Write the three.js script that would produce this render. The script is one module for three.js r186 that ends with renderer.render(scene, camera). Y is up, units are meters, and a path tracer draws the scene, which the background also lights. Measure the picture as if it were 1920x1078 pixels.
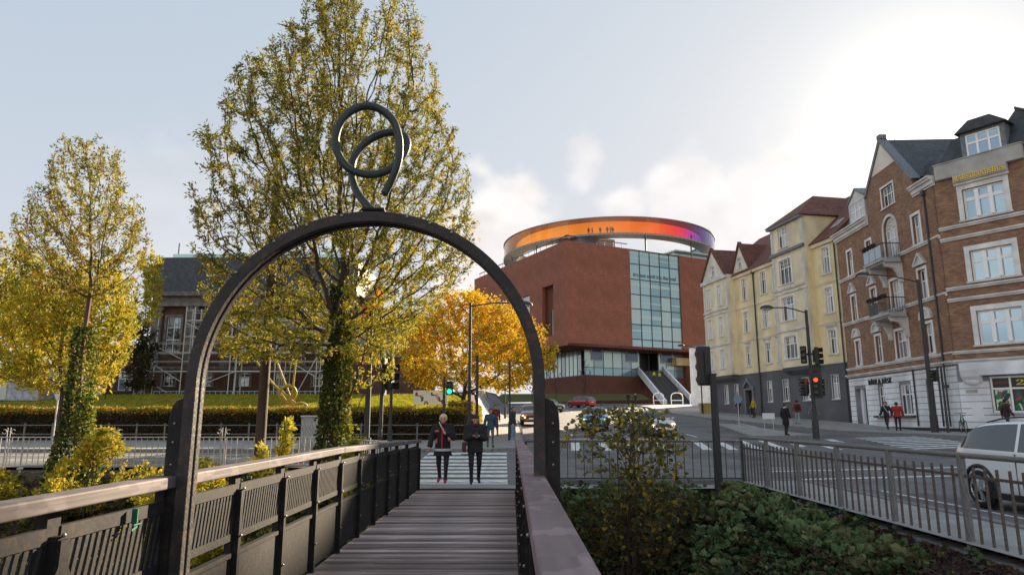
import * as THREE from 'three';
import { mergeGeometries, mergeVertices } from 'three/addons/utils/BufferGeometryUtils.js';
import { ConvexGeometry } from 'three/addons/geometries/ConvexGeometry.js';
import { RoundedBoxGeometry } from 'three/addons/geometries/RoundedBoxGeometry.js';

// ---------------------------------------------------------------- camera, sky, sun, exposure
const scene = new THREE.Scene();
const camera = new THREE.PerspectiveCamera(45.66, 1024 / 574, 0.05, 3000);
camera.position.set(0, 1.65, 0);
camera.rotation.set(Math.atan(246 / 1280), 0, 0);
const renderer = new THREE.WebGLRenderer({ antialias: true });
renderer.setSize(1024, 574);
renderer.toneMapping = THREE.LinearToneMapping;
renderer.toneMappingExposure = 3.7;
renderer.shadowMap.enabled = true;
document.body.appendChild(renderer.domElement);

const SUN_AZ = 32.7 * Math.PI / 180, SUN_EL = 19.2 * Math.PI / 180;
const sunDir = new THREE.Vector3(Math.sin(SUN_AZ) * Math.cos(SUN_EL), Math.sin(SUN_EL), -Math.cos(SUN_AZ) * Math.cos(SUN_EL));
const sun = new THREE.DirectionalLight(new THREE.Color(1, 0.82, 0.58), 5);
sun.position.copy(sunDir).multiplyScalar(160);
sun.castShadow = true;
sun.shadow.radius = 1.2;
sun.shadow.mapSize.set(4096, 4096);
Object.assign(sun.shadow.camera, { left: -90, right: 90, top: 90, bottom: -90, near: 1, far: 420 });
scene.add(sun, sun.target);

// ---- repeatable randomness and noise
function rng(seed) { let s = seed >>> 0; return () => { s = (s + 0x6d2b79f5) >>> 0; let t = Math.imul(s ^ (s >>> 15), 1 | s); t = (t + Math.imul(t ^ (t >>> 7), 61 | t)) ^ t; return ((t ^ (t >>> 14)) >>> 0) / 4294967296; }; }
const hash3 = (x, y, z) => { let h = Math.imul(x, 374761393) + Math.imul(y, 668265263) + Math.imul(z, 2147483647 ^ 0x5bd1e995); h = Math.imul(h ^ (h >>> 13), 1274126177); return ((h ^ (h >>> 16)) >>> 0) / 4294967296; };
const fade = (t) => t * t * (3 - 2 * t), lerp = (a, b, t) => a + (b - a) * t, clamp = (x, a = 0, b = 1) => Math.min(b, Math.max(a, x)), sstep = (a, b, x) => fade(clamp((x - a) / (b - a)));
function noise3(x, y, z) {
  const i = Math.floor(x), j = Math.floor(y), k = Math.floor(z), u = fade(x - i), v = fade(y - j), w = fade(z - k), h = (a, b, c) => hash3(i + a, j + b, k + c);
  return lerp(lerp(lerp(h(0, 0, 0), h(1, 0, 0), u), lerp(h(0, 1, 0), h(1, 1, 0), u), v), lerp(lerp(h(0, 0, 1), h(1, 0, 1), u), lerp(h(0, 1, 1), h(1, 1, 1), u), v), w);
}
const fbm3 = (x, y, z, o = 5) => { let s = 0, a = 0.5, t = 0; for (let i = 0; i < o; i++) { s += a * noise3(x, y, z); t += a; a *= 0.5; x = x * 2.03 + 11.3; y = y * 2.03 + 5.1; z = z * 2.03 + 3.7; } return s / t; };
const pn = (x, y, p, seed) => { const i = Math.floor(x), j = Math.floor(y), u = fade(x - i), v = fade(y - j), m = (a) => ((a % p) + p) % p, h = (a, b) => hash3(m(i + a), m(j + b), seed); return lerp(lerp(h(0, 0), h(1, 0), u), lerp(h(0, 1), h(1, 1), u), v); };
const pfbm = (u, v, p, o, seed) => { let s = 0, a = 0.5, t = 0; for (let i = 0; i < o; i++) { s += a * pn(u * p, v * p, p, seed + i); t += a; a *= 0.55; p *= 2; } return s / t; };

// ---- the sky: pale blue autumn air, bright veil round a low sun, cloud banks ahead, brighter cloud added behind
{
  const SKY = 0.3, W = 1536, H = 768, data = new Float32Array(W * H * 4), d = new THREE.Vector3();
  const dirOf = (px, py) => { const u = (px - 960) / 1280, v = (539 - py) / 1280, s = 0.1887, c = 0.982; return new THREE.Vector3(u, s + v * c, -(c - v * s)).normalize(); };
  const banks = [[935, 430, 3.6, 1], [890, 500, 3.4, 1], [990, 470, 2.6, 0.8], [1100, 285, 2.0, 0.6], [1300, 365, 3.6, 0.7], [1420, 380, 4.2, 0.6], [1170, 392, 1.8, 0.7], [1560, 330, 4, 0.4], [300, 430, 6, 0.25]].map(([x, y, r, k]) => [dirOf(x, y), r * Math.PI / 180, k]);
  const glowDir = dirOf(1735, 240);
  for (let j = 0; j < H; j++) for (let i = 0; i < W; i++) {
    const el = ((j + 0.5) / H - 0.5) * Math.PI, az = ((i + 0.5) / W - 0.5) * 2 * Math.PI, o = (j * W + i) * 4;
    d.set(Math.cos(el) * Math.cos(az), Math.sin(el), Math.cos(el) * Math.sin(az));
    const y = Math.max(0, d.y), t = Math.pow(y, 0.62), g = Math.acos(clamp(d.dot(glowDir), -1, 1)) * 180 / Math.PI;
    let r = lerp(0.71, 0.31, t), gg = lerp(0.72, 0.44, t), b = lerp(0.77, 0.575, t);
    const glow0 = Math.exp(-g / 3.2) * 1.5, glow1 = Math.exp(-g / 24) * 0.41;
    r += glow0 + glow1; gg += glow0 * 0.9 + glow1 * 0.74; b += glow0 * 0.72 + glow1 * 0.45;
    // cloud: thin scatter overhead, banks in view, unseen low band added as fill light
    const px = d.x / (y + 0.16), pz = d.z / (y + 0.16);
    const f = fbm3(px * 1.6 + 7.1, pz * 1.6 + 2.2, 0.5, 6), veil = fbm3(px * 0.5 + 30, pz * 0.9 + 12, 4.2, 4);
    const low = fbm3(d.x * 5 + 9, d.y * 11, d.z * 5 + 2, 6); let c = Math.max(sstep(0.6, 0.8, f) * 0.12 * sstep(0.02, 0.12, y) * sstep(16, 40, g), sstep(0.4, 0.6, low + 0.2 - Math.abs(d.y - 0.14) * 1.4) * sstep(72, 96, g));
    const fb = fbm3(d.x * 13, d.y * 19, d.z * 13, 6);
    for (const [bd, br, k] of banks) { const a = Math.acos(clamp(d.dot(bd), -1, 1)) / br; if (a < 2) c = Math.max(c, k * sstep(0.28, 0.62, fb * 1.15 + 0.42 - a * 0.52)); }
    const light = fbm3(d.x * 20 + 3, d.y * 30 + 0.6, d.z * 20, 4), cl = 0.8 + (light - 0.5) * 0.4 + glow1 * 0.5 + 0.5 * sstep(60, 150, g);  // cloud away from the sun is brightened to lift the shaded fronts
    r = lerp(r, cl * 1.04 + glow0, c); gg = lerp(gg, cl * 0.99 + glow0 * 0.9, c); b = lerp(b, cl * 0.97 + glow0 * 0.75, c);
    const vv = sstep(0.45, 0.8, veil) * 0.1; r = lerp(r, Math.max(r, 0.74), vv); gg = lerp(gg, Math.max(gg, 0.74), vv); b = lerp(b, Math.max(b, 0.77), vv);
    if (d.y < 0) { const k = sstep(0, 0.25, -d.y); r = lerp(r, 0.16, k); gg = lerp(gg, 0.15, k); b = lerp(b, 0.14, k); }
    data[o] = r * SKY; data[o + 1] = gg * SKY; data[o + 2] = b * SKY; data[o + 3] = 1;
  }
  const sky = new THREE.DataTexture(data, W, H, THREE.RGBAFormat, THREE.FloatType);
  sky.mapping = THREE.EquirectangularReflectionMapping; sky.magFilter = THREE.LinearFilter; sky.needsUpdate = true;
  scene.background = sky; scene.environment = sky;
}

// ---------------------------------------------------------------- materials
function tex(size, fn, srgb = true) {
  const data = new Uint8Array(size * size * 4);
  for (let j = 0; j < size; j++) for (let i = 0; i < size; i++) { const c = fn((i + 0.5) / size, (j + 0.5) / size), o = (j * size + i) * 4; for (let k = 0; k < 3; k++) data[o + k] = clamp(Array.isArray(c) ? c[k] : c) * 255; data[o + 3] = 255; }
  const t = new THREE.DataTexture(data, size, size); t.wrapS = t.wrapT = THREE.RepeatWrapping; t.magFilter = THREE.LinearFilter; t.colorSpace = srgb ? THREE.SRGBColorSpace : THREE.NoColorSpace; t.needsUpdate = true; return t;
}
const rep = (t, metres, my = metres) => { const c = t.clone(); c.repeat.set(1 / metres, 1 / my); c.needsUpdate = true; return c; };
const S = (x) => { x = clamp(x); return x <= 0.0031308 ? x * 12.92 : 1.055 * Math.pow(x, 1 / 2.4) - 0.055; };
const grey = (v) => [S(v[0]), S(v[1]), S(v[2])];
const T = {};
T.grain = tex(512, (u, v) => { const n = pfbm(u, v, 8, 6, 3); return 0.88 + (n - 0.5) * 0.5; });
T.grainL = tex(512, (u, v) => pfbm(u, v, 16, 6, 9), false);
T.asphalt = tex(1024, (u, v) => { const a = pfbm(u, v, 4, 4, 21), b = pfbm(u, v, 128, 2, 5), c = pfbm(u, v, 24, 3, 66); const w = sstep(0.5, 0.62, pfbm(u, v, 3, 4, 77)) * 0.25; const k = 0.135 * (0.72 + 0.6 * a - w) * (0.7 + 0.6 * b) * (0.85 + 0.3 * c); return grey([k * 1.04, k, k * 1.0]); });
T.asphaltB = tex(512, (u, v) => pfbm(u, v, 96, 3, 4), false);
T.wood = tex(512, (u, v) => { const s = pn(u * 3 + 0.4 * pfbm(u, v, 4, 3, 8), v * 64, 64, 2), f = pn(u * 8, v * 200, 200, 7), n = pfbm(u, v, 6, 4, 31); const k = 0.3 * (0.35 + 0.7 * s + 0.45 * f) * (0.6 + 0.8 * n); return grey([k * 1.3, k * 1.02, k * 0.92]); });
T.railwood = tex(512, (u, v) => { const s = pn(u * 3, v * 40, 40, 12), n = pfbm(u, v, 5, 5, 37), sc = sstep(0.62, 0.7, pfbm(u, v, 12, 3, 99)); const k = 0.125 * (0.75 + 0.25 * s) * (0.65 + 0.7 * n) * (1 + 0.35 * sc); return grey([k * 1.1, k * 0.92, k * 0.93]); });
T.woodB = tex(256, (u, v) => 0.5 * pn(u * 4, v * 48, 48, 2) + 0.5 * pn(u * 10, v * 120, 120, 7), false);
T.brick = tex(1024, (u, v) => { // 2.4 m square, courses far too fine to tell apart from here
  const row = Math.floor(v * 32), x = u * 10 + (row % 2) * 0.5, col = ((Math.floor(x) % 10) + 10) % 10, fx = x - Math.floor(x), fy = v * 32 - row, j = fx < 0.05 || fy < 0.16 ? 0.6 : 1;
  const h = hash3(col, row, 5), n = pfbm(u, v, 6, 5, 14); const k = (0.75 + 0.35 * h) * (0.7 + 0.6 * n); return j < 1 ? grey([0.2 * n + 0.14, 0.13 * n + 0.085, 0.09 * n + 0.05]) : grey([0.34 * k, 0.17 * k * (0.9 + 0.25 * h), 0.092 * k]);
});
T.museum = tex(512, (u, v) => { const n = pfbm(u, v, 4, 5, 71), row = Math.floor(v * 64), h = hash3(Math.floor(u * 20 + (row % 2) * 0.5) % 20, row, 9); const st = pfbm(u, v, 2, 4, 15), fy = v * 64 - row; const k = (0.6 + 0.45 * n + 0.4 * st) * (0.85 + 0.3 * h) * (fy < 0.18 ? 0.8 : 1); return grey([0.27 * k, 0.1 * k, 0.06 * k]); });
T.plaster = tex(512, (u, v) => { const n = pfbm(u, v, 5, 6, 41), s = pfbm(u, v, 2, 3, 87); return 0.93 + (n - 0.5) * 0.16 + (s - 0.5) * 0.16; });
T.roof = tex(512, (u, v) => { const row = Math.floor(v * 24), x = u * 16 + (row % 2) * 0.5, h = hash3(((Math.floor(x) % 16) + 16) % 16, row, 2), fy = v * 24 - row, n = pfbm(u, v, 4, 5, 52); return (0.55 + 0.35 * h * 0.6 + 0.35 * n) * (fy < 0.16 ? 0.6 : 1); });
T.grass = tex(512, (u, v) => { const n = pfbm(u, v, 8, 5, 61), f = pfbm(u, v, 64, 2, 62); const k = 0.6 + 0.8 * n * f * 1.6; return grey([0.2 * k, 0.22 * k, 0.03 * k]); });
T.soil = tex(512, (u, v) => { const n = pfbm(u, v, 10, 6, 33), f = pfbm(u, v, 60, 2, 34); const k = 0.5 + n * f * 2; return grey([0.06 * k, 0.036 * k, 0.027 * k]); });
T.paving = tex(512, (u, v) => { const n = pfbm(u, v, 6, 6, 43); const k = 0.28 * (0.6 + 0.8 * n); return grey([k * 1.04, k, k * 0.96]); });
T.iron = tex(512, (u, v) => { const n = pfbm(u, v, 5, 6, 91), s = sstep(0.58, 0.75, pfbm(u, v, 20, 4, 92)); const k = 0.021 * (0.6 + 0.9 * n); return grey([k * (1.05 + s * 0.9), k * (1 + s * 0.35), k * (1.02 + s * 0.1)]); });
const std = (o) => new THREE.MeshStandardMaterial(o), phys = (o) => new THREE.MeshPhysicalMaterial(o), rgb = (r, g, b) => new THREE.Color().setRGB(r, g, b);
const plain = (r, g, b, rough = 0.7, metal = 0, extra = {}) => std({ color: rgb(r, g, b), roughness: rough, metalness: metal, ...extra });
const grainy = (r, g, b, rough = 0.75, m = 1.5, extra = {}) => std({ color: rgb(r, g, b), roughness: rough, map: rep(T.grain, m), bumpMap: rep(T.grainL, m), bumpScale: 0.004, ...extra });
const M = {
  asphalt: std({ map: rep(T.asphalt, 5), roughness: 0.82, bumpMap: rep(T.asphaltB, 2), bumpScale: 0.006 }),
  paint: grainy(0.88, 0.88, 0.87, 0.7, 1.1), paving: std({ map: rep(T.paving, 3), roughness: 0.85, bumpMap: rep(T.grainL, 1), bumpScale: 0.003 }),
  kerb: grainy(0.27, 0.265, 0.255, 0.8, 1), soil: std({ map: rep(T.soil, 1.6), roughness: 1, bumpMap: rep(T.grainL, 0.8), bumpScale: 0.03 }),
  grassdark: std({ map: rep(T.grass, 2.5), color: rgb(0.4, 0.4, 0.45), roughness: 1 }), grass: std({ map: rep(T.grass, 2.5), roughness: 1, bumpMap: rep(T.grainL, 0.7), bumpScale: 0.03 }),
  deck: std({ map: T.wood, roughness: 0.62, bumpMap: T.woodB, bumpScale: 0.003 }), deck2: std({ map: T.wood, roughness: 0.66, bumpMap: T.woodB, bumpScale: 0.003, color: rgb(0.78, 0.77, 0.78) }), deck3: std({ map: T.wood, roughness: 0.58, bumpMap: T.woodB, bumpScale: 0.003, color: rgb(1.2, 1.15, 1.12) }),
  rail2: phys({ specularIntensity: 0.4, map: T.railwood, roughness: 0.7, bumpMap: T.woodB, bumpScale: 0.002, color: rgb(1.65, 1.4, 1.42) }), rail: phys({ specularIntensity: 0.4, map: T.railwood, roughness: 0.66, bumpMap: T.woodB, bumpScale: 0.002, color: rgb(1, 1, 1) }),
  iron: phys({ map: rep(T.iron, 0.9), roughness: 0.68, specularIntensity: 0.35, bumpMap: rep(T.grainL, 0.4), bumpScale: 0.0015 }), archiron: phys({ map: rep(T.iron, 0.9), color: rgb(1.7, 1.6, 1.55), roughness: 0.5, specularIntensity: 0.4, bumpMap: rep(T.grainL, 0.3), bumpScale: 0.003 }), dark: plain(0.018, 0.018, 0.02, 0.5), bronze: grainy(0.05, 0.065, 0.06, 0.5, 0.5, { metalness: 0.3 }), bolt: plain(0.3, 0.29, 0.27, 0.4, 0.6),
  silver: grainy(0.62, 0.6, 0.57, 0.5, 0.4), fencegrey: grainy(0.22, 0.212, 0.2, 0.7, 0.35), fencebar: grainy(0.13, 0.1, 0.085, 0.75, 0.25), fencedark: grainy(0.045, 0.045, 0.05, 0.6, 0.4), galv: plain(0.52, 0.52, 0.51, 0.5, 0.1), rust: grainy(0.1, 0.04, 0.028, 0.8, 0.5),
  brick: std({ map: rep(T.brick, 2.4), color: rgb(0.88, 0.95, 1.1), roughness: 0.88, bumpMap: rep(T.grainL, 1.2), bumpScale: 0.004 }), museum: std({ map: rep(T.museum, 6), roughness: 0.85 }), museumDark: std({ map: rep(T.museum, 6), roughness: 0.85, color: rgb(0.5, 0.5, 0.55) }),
  yellow: std({ map: rep(T.plaster, 4), color: rgb(0.9, 0.76, 0.46), roughness: 0.85 }), cream: std({ map: rep(T.plaster, 4), color: rgb(0.9, 0.8, 0.56), roughness: 0.85 }), gable: std({ map: rep(T.plaster, 4), color: rgb(0.84, 0.79, 0.68), roughness: 0.85 }),
  greywall: std({ map: rep(T.plaster, 4), color: rgb(0.13, 0.132, 0.145), roughness: 0.8 }), jointwall: std({ map: rep(T.plaster, 3), color: rgb(0.3, 0.31, 0.33), roughness: 0.85 }), whitewall: std({ map: rep(T.plaster, 3), color: rgb(0.95, 0.97, 1.0), roughness: 0.8 }), surround: std({ map: rep(T.plaster, 2), color: rgb(0.92, 0.91, 0.88), roughness: 0.75 }), trim: std({ map: rep(T.plaster, 2), color: rgb(0.74, 0.73, 0.7), roughness: 0.75 }), stone: std({ map: rep(T.plaster, 2), color: rgb(0.5, 0.49, 0.46), roughness: 0.8 }),
  tile: std({ map: rep(T.roof, 3), color: rgb(0.25, 0.095, 0.062), roughness: 0.8 }), slate: std({ map: rep(T.roof, 3), color: rgb(0.09, 0.095, 0.1), roughness: 0.6 }), zinc: grainy(0.2, 0.22, 0.24, 0.5, 1), lead: grainy(0.055, 0.06, 0.068, 0.55, 2),
  frame: plain(0.92, 0.92, 0.9, 0.5), frameDark: plain(0.07, 0.075, 0.08, 0.5), plinth: grainy(0.05, 0.048, 0.048, 0.8, 1.2), oldbrick: std({ map: rep(T.brick, 2.4), color: rgb(0.32, 0.3, 0.34), roughness: 0.9 }), sandstone: grainy(0.22, 0.2, 0.18, 0.9, 2),
  glassA: phys({ color: rgb(0.3, 0.36, 0.4), metalness: 0.35, roughness: 0.06 }), glassB: phys({ color: rgb(0.04, 0.045, 0.05), roughness: 0.05, ior: 1.7 }), glassC: phys({ color: rgb(0.5, 0.52, 0.54), roughness: 0.12, metalness: 0.15 }), glassSky: phys({ color: rgb(0.32, 0.44, 0.52), metalness: 0.65, roughness: 0.04 }),
  teal: phys({ color: rgb(0.34, 0.48, 0.48), metalness: 0.55, roughness: 0.1 }), teal2: phys({ color: rgb(0.24, 0.37, 0.39), metalness: 0.5, roughness: 0.12 }), teal3: phys({ color: rgb(0.42, 0.53, 0.5), metalness: 0.4, roughness: 0.16 }), blueglass: phys({ color: rgb(0.1, 0.14, 0.2), metalness: 0.3, roughness: 0.1 }),
  bark: grainy(0.075, 0.058, 0.042, 0.95, 0.6), barkPale: grainy(0.13, 0.1, 0.07, 0.95, 0.6), tyre: plain(0.012, 0.012, 0.013, 0.85), rim: plain(0.55, 0.56, 0.58, 0.3, 0.8), black: plain(0.012, 0.012, 0.014, 0.5), concrete: grainy(0.42, 0.4, 0.38, 0.8, 2), signback: grainy(0.03, 0.028, 0.03, 0.6, 0.5),  // the second bark is simply a paler colour, used on dead stems
  gold: plain(0.85, 0.6, 0.08, 0.45, 0), white: plain(0.8, 0.8, 0.8, 0.5), chrome: plain(0.6, 0.6, 0.6, 0.2, 0.9), skin: plain(0.5, 0.29, 0.21, 0.6), carglass: phys({ color: rgb(0.06, 0.075, 0.08), metalness: 0.25, roughness: 0.05, ior: 1.8 }),
};

// ---------------------------------------------------------------- helpers
const used = {};
const numbered = (n) => { const k = used[n] = (used[n] ?? -1) + 1; return k ? n + '_' + String(k).padStart(3, '0') : n; };
const shade = (o) => { o.castShadow = o.receiveShadow = true; return o; };
function tag(o, label, category, group) { o.userData = { ...o.userData, label, category }; if (group) o.userData.group = group; return o; }
function thing(name, label, category, [x, y, z] = [0, 0, 0], turn = 0, group) { const o = new THREE.Group(); o.name = numbered(name); o.position.set(x, y, z); o.rotation.y = turn; scene.add(o); return tag(o, label, category, group); }
function part(name, geo, mat, parent, label) { const g = Array.isArray(geo) ? merge(geo) : geo, m = shade(new THREE.Mesh(g, mat)); m.name = parent === scene ? numbered(name) : name; if (label) m.userData.label = label; parent.add(m); return m; }
function struct(name, geo, mat) { const m = part(name, geo, mat, scene); m.userData.kind = 'structure'; return m; }
function merge(list) {
  const a = list.map((g) => { let q = g.index ? g.toNonIndexed() : g; if (!q.attributes.normal) q.computeVertexNormals(); if (!q.attributes.uv) q.setAttribute('uv', new THREE.BufferAttribute(new Float32Array(q.attributes.position.count * 2), 2)); for (const k of Object.keys(q.attributes)) if (!['position', 'normal', 'uv', 'color'].includes(k)) q.deleteAttribute(k); return q; });
  const col = a.some((g) => g.attributes.color); if (col) for (const g of a) if (!g.attributes.color) g.setAttribute('color', new THREE.BufferAttribute(new Float32Array(g.attributes.position.count * 3).fill(1), 3));
  return a.length === 1 ? a[0] : mergeGeometries(a);
}
const V = (x, y, z) => new THREE.Vector3(x, y, z), UP = V(0, 1, 0);
// box with uv in metres
function bx(w, h, d, x = 0, y = 0, z = 0) {
  const g = new THREE.BoxGeometry(w, h, d), p = g.attributes.position, n = g.attributes.normal, uv = g.attributes.uv; g.translate(x, y, z);
  for (let i = 0; i < p.count; i++) { const ax = Math.abs(n.getX(i)) > 0.5, ay = Math.abs(n.getY(i)) > 0.5; uv.setXY(i, ax ? p.getZ(i) : p.getX(i), ay ? p.getZ(i) : p.getY(i)); }
  return g;
}
const bb = (x0, x1, y0, y1, z0, z1) => bx(x1 - x0, y1 - y0, z1 - z0, (x0 + x1) / 2, (y0 + y1) / 2, (z0 + z1) / 2);
const rbox = (w, h, d, r, x = 0, y = 0, z = 0) => new RoundedBoxGeometry(w, h, d, 2, r).translate(x, y, z);
function metreUV(g) { const p = g.attributes.position, n = g.attributes.normal, uv = new Float32Array(p.count * 2); for (let i = 0; i < p.count; i++) { const ax = Math.abs(n.getX(i)), ay = Math.abs(n.getY(i)), az = Math.abs(n.getZ(i)); if (ay > ax && ay > az) { uv[2 * i] = p.getX(i); uv[2 * i + 1] = p.getZ(i); } else { uv[2 * i] = ax > az ? p.getZ(i) : p.getX(i); uv[2 * i + 1] = p.getY(i); } } g.setAttribute('uv', new THREE.BufferAttribute(uv, 2)); return g; }
function bar(a, b, r0, r1 = r0, seg = 8) { const d = b.clone().sub(a), l = d.length(), g = new THREE.CylinderGeometry(r1, r0, l, seg).translate(0, l / 2, 0); g.applyQuaternion(new THREE.Quaternion().setFromUnitVectors(UP, d.normalize())); return g.translate(a.x, a.y, a.z); }
function beam(a, b, w, h) { const d = b.clone().sub(a), l = d.length(), g = bx(w, h, l), m = new THREE.Matrix4().lookAt(b, a, UP); g.applyMatrix4(m); return g.translate((a.x + b.x) / 2, (a.y + b.y) / 2, (a.z + b.z) / 2); }
const tube = (pts, r, n = 40, seg = 8, closed = false) => new THREE.TubeGeometry(new THREE.CatmullRomCurve3(pts, closed), n, r, seg, closed);
const hull = (pts) => metreUV(new ConvexGeometry(pts));
const prism = (poly, depth, bevel = 0) => new THREE.ExtrudeGeometry(new THREE.Shape(poly.map(([x, y]) => new THREE.Vector2(x, y))), { depth, bevelEnabled: bevel > 0, bevelSize: bevel, bevelThickness: bevel, bevelSegments: 2, curveSegments: 12 });

// ---------------------------------------------------------------- the lie of the land (d = metres ahead of the bridge head, x to the right)
function street(d) { const t = d - 27; return t <= -3 ? 0 : (t < 3 ? 0.047 * (t + 3) * (t + 3) / 12 : d < 100 ? 0.047 * t : 3.43 + 0.03 * (d - 100) - (d > 160 ? 0.03 * (d - 160) : 0)); }
const bankLine = (x) => x < -2.3 ? Math.min(23.1, 17.3 + (-2.3 - x) * 1.45) : 17.75;
function land(x, d) {
  let y = street(d);
  y += sstep(14, 24, x) * (1 - sstep(44, 56, d)) * Math.max(0, 0.8 - y) * sstep(26, 38, d);
  if (x < -2.3 && d > 36.6) y += sstep(-2.5, -3.6, x) * 0.085 * Math.min(25, d - 36.6) * (1 - 0.3 * sstep(-30, -60, x));
  return y;
}
function bank(x, d) { const e = x > 0.3 ? Math.min(5.75 - x, 17.75 - d) : bankLine(x) - d; const n = fbm3(x * 0.8, d * 0.8, 3.3, 4) - 0.5; return e <= 0 ? -0.05 : -Math.min(1.9, (x > 0.3 ? 0.42 : 0.5) * e) + n * 0.35 * clamp(e) - 0.05; }
function sheet(name, x0, x1, d0, d1, nx, nd, h, mat, keep) {
  const pos = [], uv = [], idx = [];
  for (let j = 0; j <= nd; j++) for (let i = 0; i <= nx; i++) { const x = lerp(x0, x1, i / nx), d = lerp(d0, d1, j / nd); pos.push(x, h(x, d), -d); uv.push(x, d); }
  for (let j = 0; j < nd; j++) for (let i = 0; i < nx; i++) { const a = j * (nx + 1) + i, x = lerp(x0, x1, (i + 0.5) / nx), d = lerp(d0, d1, (j + 0.5) / nd); if (keep && !keep(x, d)) continue; idx.push(a, a + 1, a + nx + 2, a, a + nx + 2, a + nx + 1); }
  const g = new THREE.BufferGeometry(); g.setAttribute('position', new THREE.Float32BufferAttribute(pos, 3)); g.setAttribute('uv', new THREE.Float32BufferAttribute(uv, 2)); g.setIndex(idx); g.computeVertexNormals();
  return name ? struct(name, g, mat) : g;
}
// a ribbon between two lines of [x, d] points, draped on the land
function ribbonGeo(A, B, lift, n = 4, m = 6, h = land) {
  const pos = [], uv = [], idx = [], rows = [];
  for (let s = 0; s < A.length - 1; s++) for (let k = 0; k < n; k++) rows.push([s, k / n]); rows.push([A.length - 2, 1]);
  for (const [s, t] of rows) for (let i = 0; i <= m; i++) { const a = i / m, x = lerp(lerp(A[s][0], A[s + 1][0], t), lerp(B[s][0], B[s + 1][0], t), a), d = lerp(lerp(A[s][1], A[s + 1][1], t), lerp(B[s][1], B[s + 1][1], t), a); pos.push(x, h(x, d) + lift, -d); uv.push(x, d); }
  for (let r = 0; r < rows.length - 1; r++) for (let i = 0; i < m; i++) { const a = r * (m + 1) + i; idx.push(a, a + 1, a + m + 2, a, a + m + 2, a + m + 1); }
  const g = new THREE.BufferGeometry(); g.setAttribute('position', new THREE.Float32BufferAttribute(pos, 3)); g.setAttribute('uv', new THREE.Float32BufferAttribute(uv, 2)); g.setIndex(idx); g.computeVertexNormals();
  const nn = g.attributes.normal; if (nn.getY(0) < 0) { const ix = g.index.array; for (let i = 0; i < ix.length; i += 3) { const q = ix[i]; ix[i] = ix[i + 1]; ix[i + 1] = q; } g.computeVertexNormals(); }
  return g;
}

// ---------------------------------------------------------------- ground, roads, pavements
{
  const xs = [], ds = [], far = [-900, -500, -300, -200, -140, -100, -75, -55, -42, -34, -29];
  for (const v of far) xs.push(v); for (let v = -26; v <= 30; v += 0.8) xs.push(v); for (const v of [34, 42, 55, 75, 100, 140, 200, 300, 500, 900]) xs.push(v);
  for (const v of [-600, -250, -100, -50, -25, -12]) ds.push(v); for (let v = -6; v <= 62; v += 0.8) ds.push(v); for (const v of [66, 72, 80, 90, 100, 110, 125, 140, 160, 200, 280, 400, 700, 1200, 1800]) ds.push(v);
  const pos = [], uv = [], idx = [], W = xs.length;
  for (const d of ds) for (const x of xs) { const wet = (x > 0.3 ? Math.min(5.75 - x, 17.75 - d) : bankLine(x) - d) > 0; pos.push(x, wet ? Math.min(bank(x, d), land(x, d)) : land(x, d) - 0.09, -d); uv.push(x, d); }
  for (let j = 0; j < ds.length - 1; j++) for (let i = 0; i < W - 1; i++) { const a = j * W + i; idx.push(a, a + 1, a + W + 1, a, a + W + 1, a + W); }
  const g = new THREE.BufferGeometry(); g.setAttribute('position', new THREE.Float32BufferAttribute(pos, 3)); g.setAttribute('uv', new THREE.Float32BufferAttribute(uv, 2)); g.setIndex(idx); g.computeVertexNormals();
  struct('ground', g, M.soil);
}
const cross = struct('road', ribbonGeo([[-90, 24.3], [-6.6, 24.3], [-2.3, 18.0], [6.2, 18.0], [70, 18.0]], [[-90, 31.2], [-6.6, 31.2], [-2.3, 31.2], [6.2, 31.2], [70, 31.2]], 0, 14, 10), M.asphalt);
struct('road', ribbonGeo([[6.2, -14], [6.2, 18]], [[70, -14], [70, 18]], 0, 20, 12), M.asphalt);
const avenue = struct('road', ribbonGeo([[-1, 31.2], [-0.5, 45], [-1, 60], [-3, 80], [-6, 100], [-14, 150]], [[60, 31.2], [40, 45], [30, 60], [30, 80], [34, 100], [34, 150]], 0, 12, 18), M.asphalt);
const kerbBox = (L) => rbox(L - 0.012, 0.2, 0.16, 0.02);
function kerbs(parent, line, step = 1, h = land) { // one stone after another along a line of [x, d]
  const geo = [kerbBox(step), kerbBox(step)]; let k = 0;
  for (let s = 0; s < line.length - 1; s++) { const [x0, d0] = line[s], [x1, d1] = line[s + 1], L = Math.hypot(x1 - x0, d1 - d0), n = Math.max(1, Math.round(L / step)); for (let i = 0; i < n; i++) { const t = (i + 0.5) / n, x = lerp(x0, x1, t), d = lerp(d0, d1, t), m = part('kerb_stone', geo[k++ % 2], M.kerb, parent); m.position.set(x, h(x, d) + 0.035 + (hash3(k, s, 1) - 0.5) * 0.012, -d); m.rotation.y = Math.atan2(d1 - d0, x1 - x0); m.scale.x = L / n / step; } }
}
const pv1 = struct('pavement', ribbonGeo([[-90, 31.3], [-0.9, 31.3]], [[-90, 36.5], [-0.9, 36.5]], 0.125, 24, 4), M.paving); kerbs(pv1, [[-32, 31.24], [-0.9, 31.24], [0.2, 31.9], [0.5, 33.5]], 1);
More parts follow.
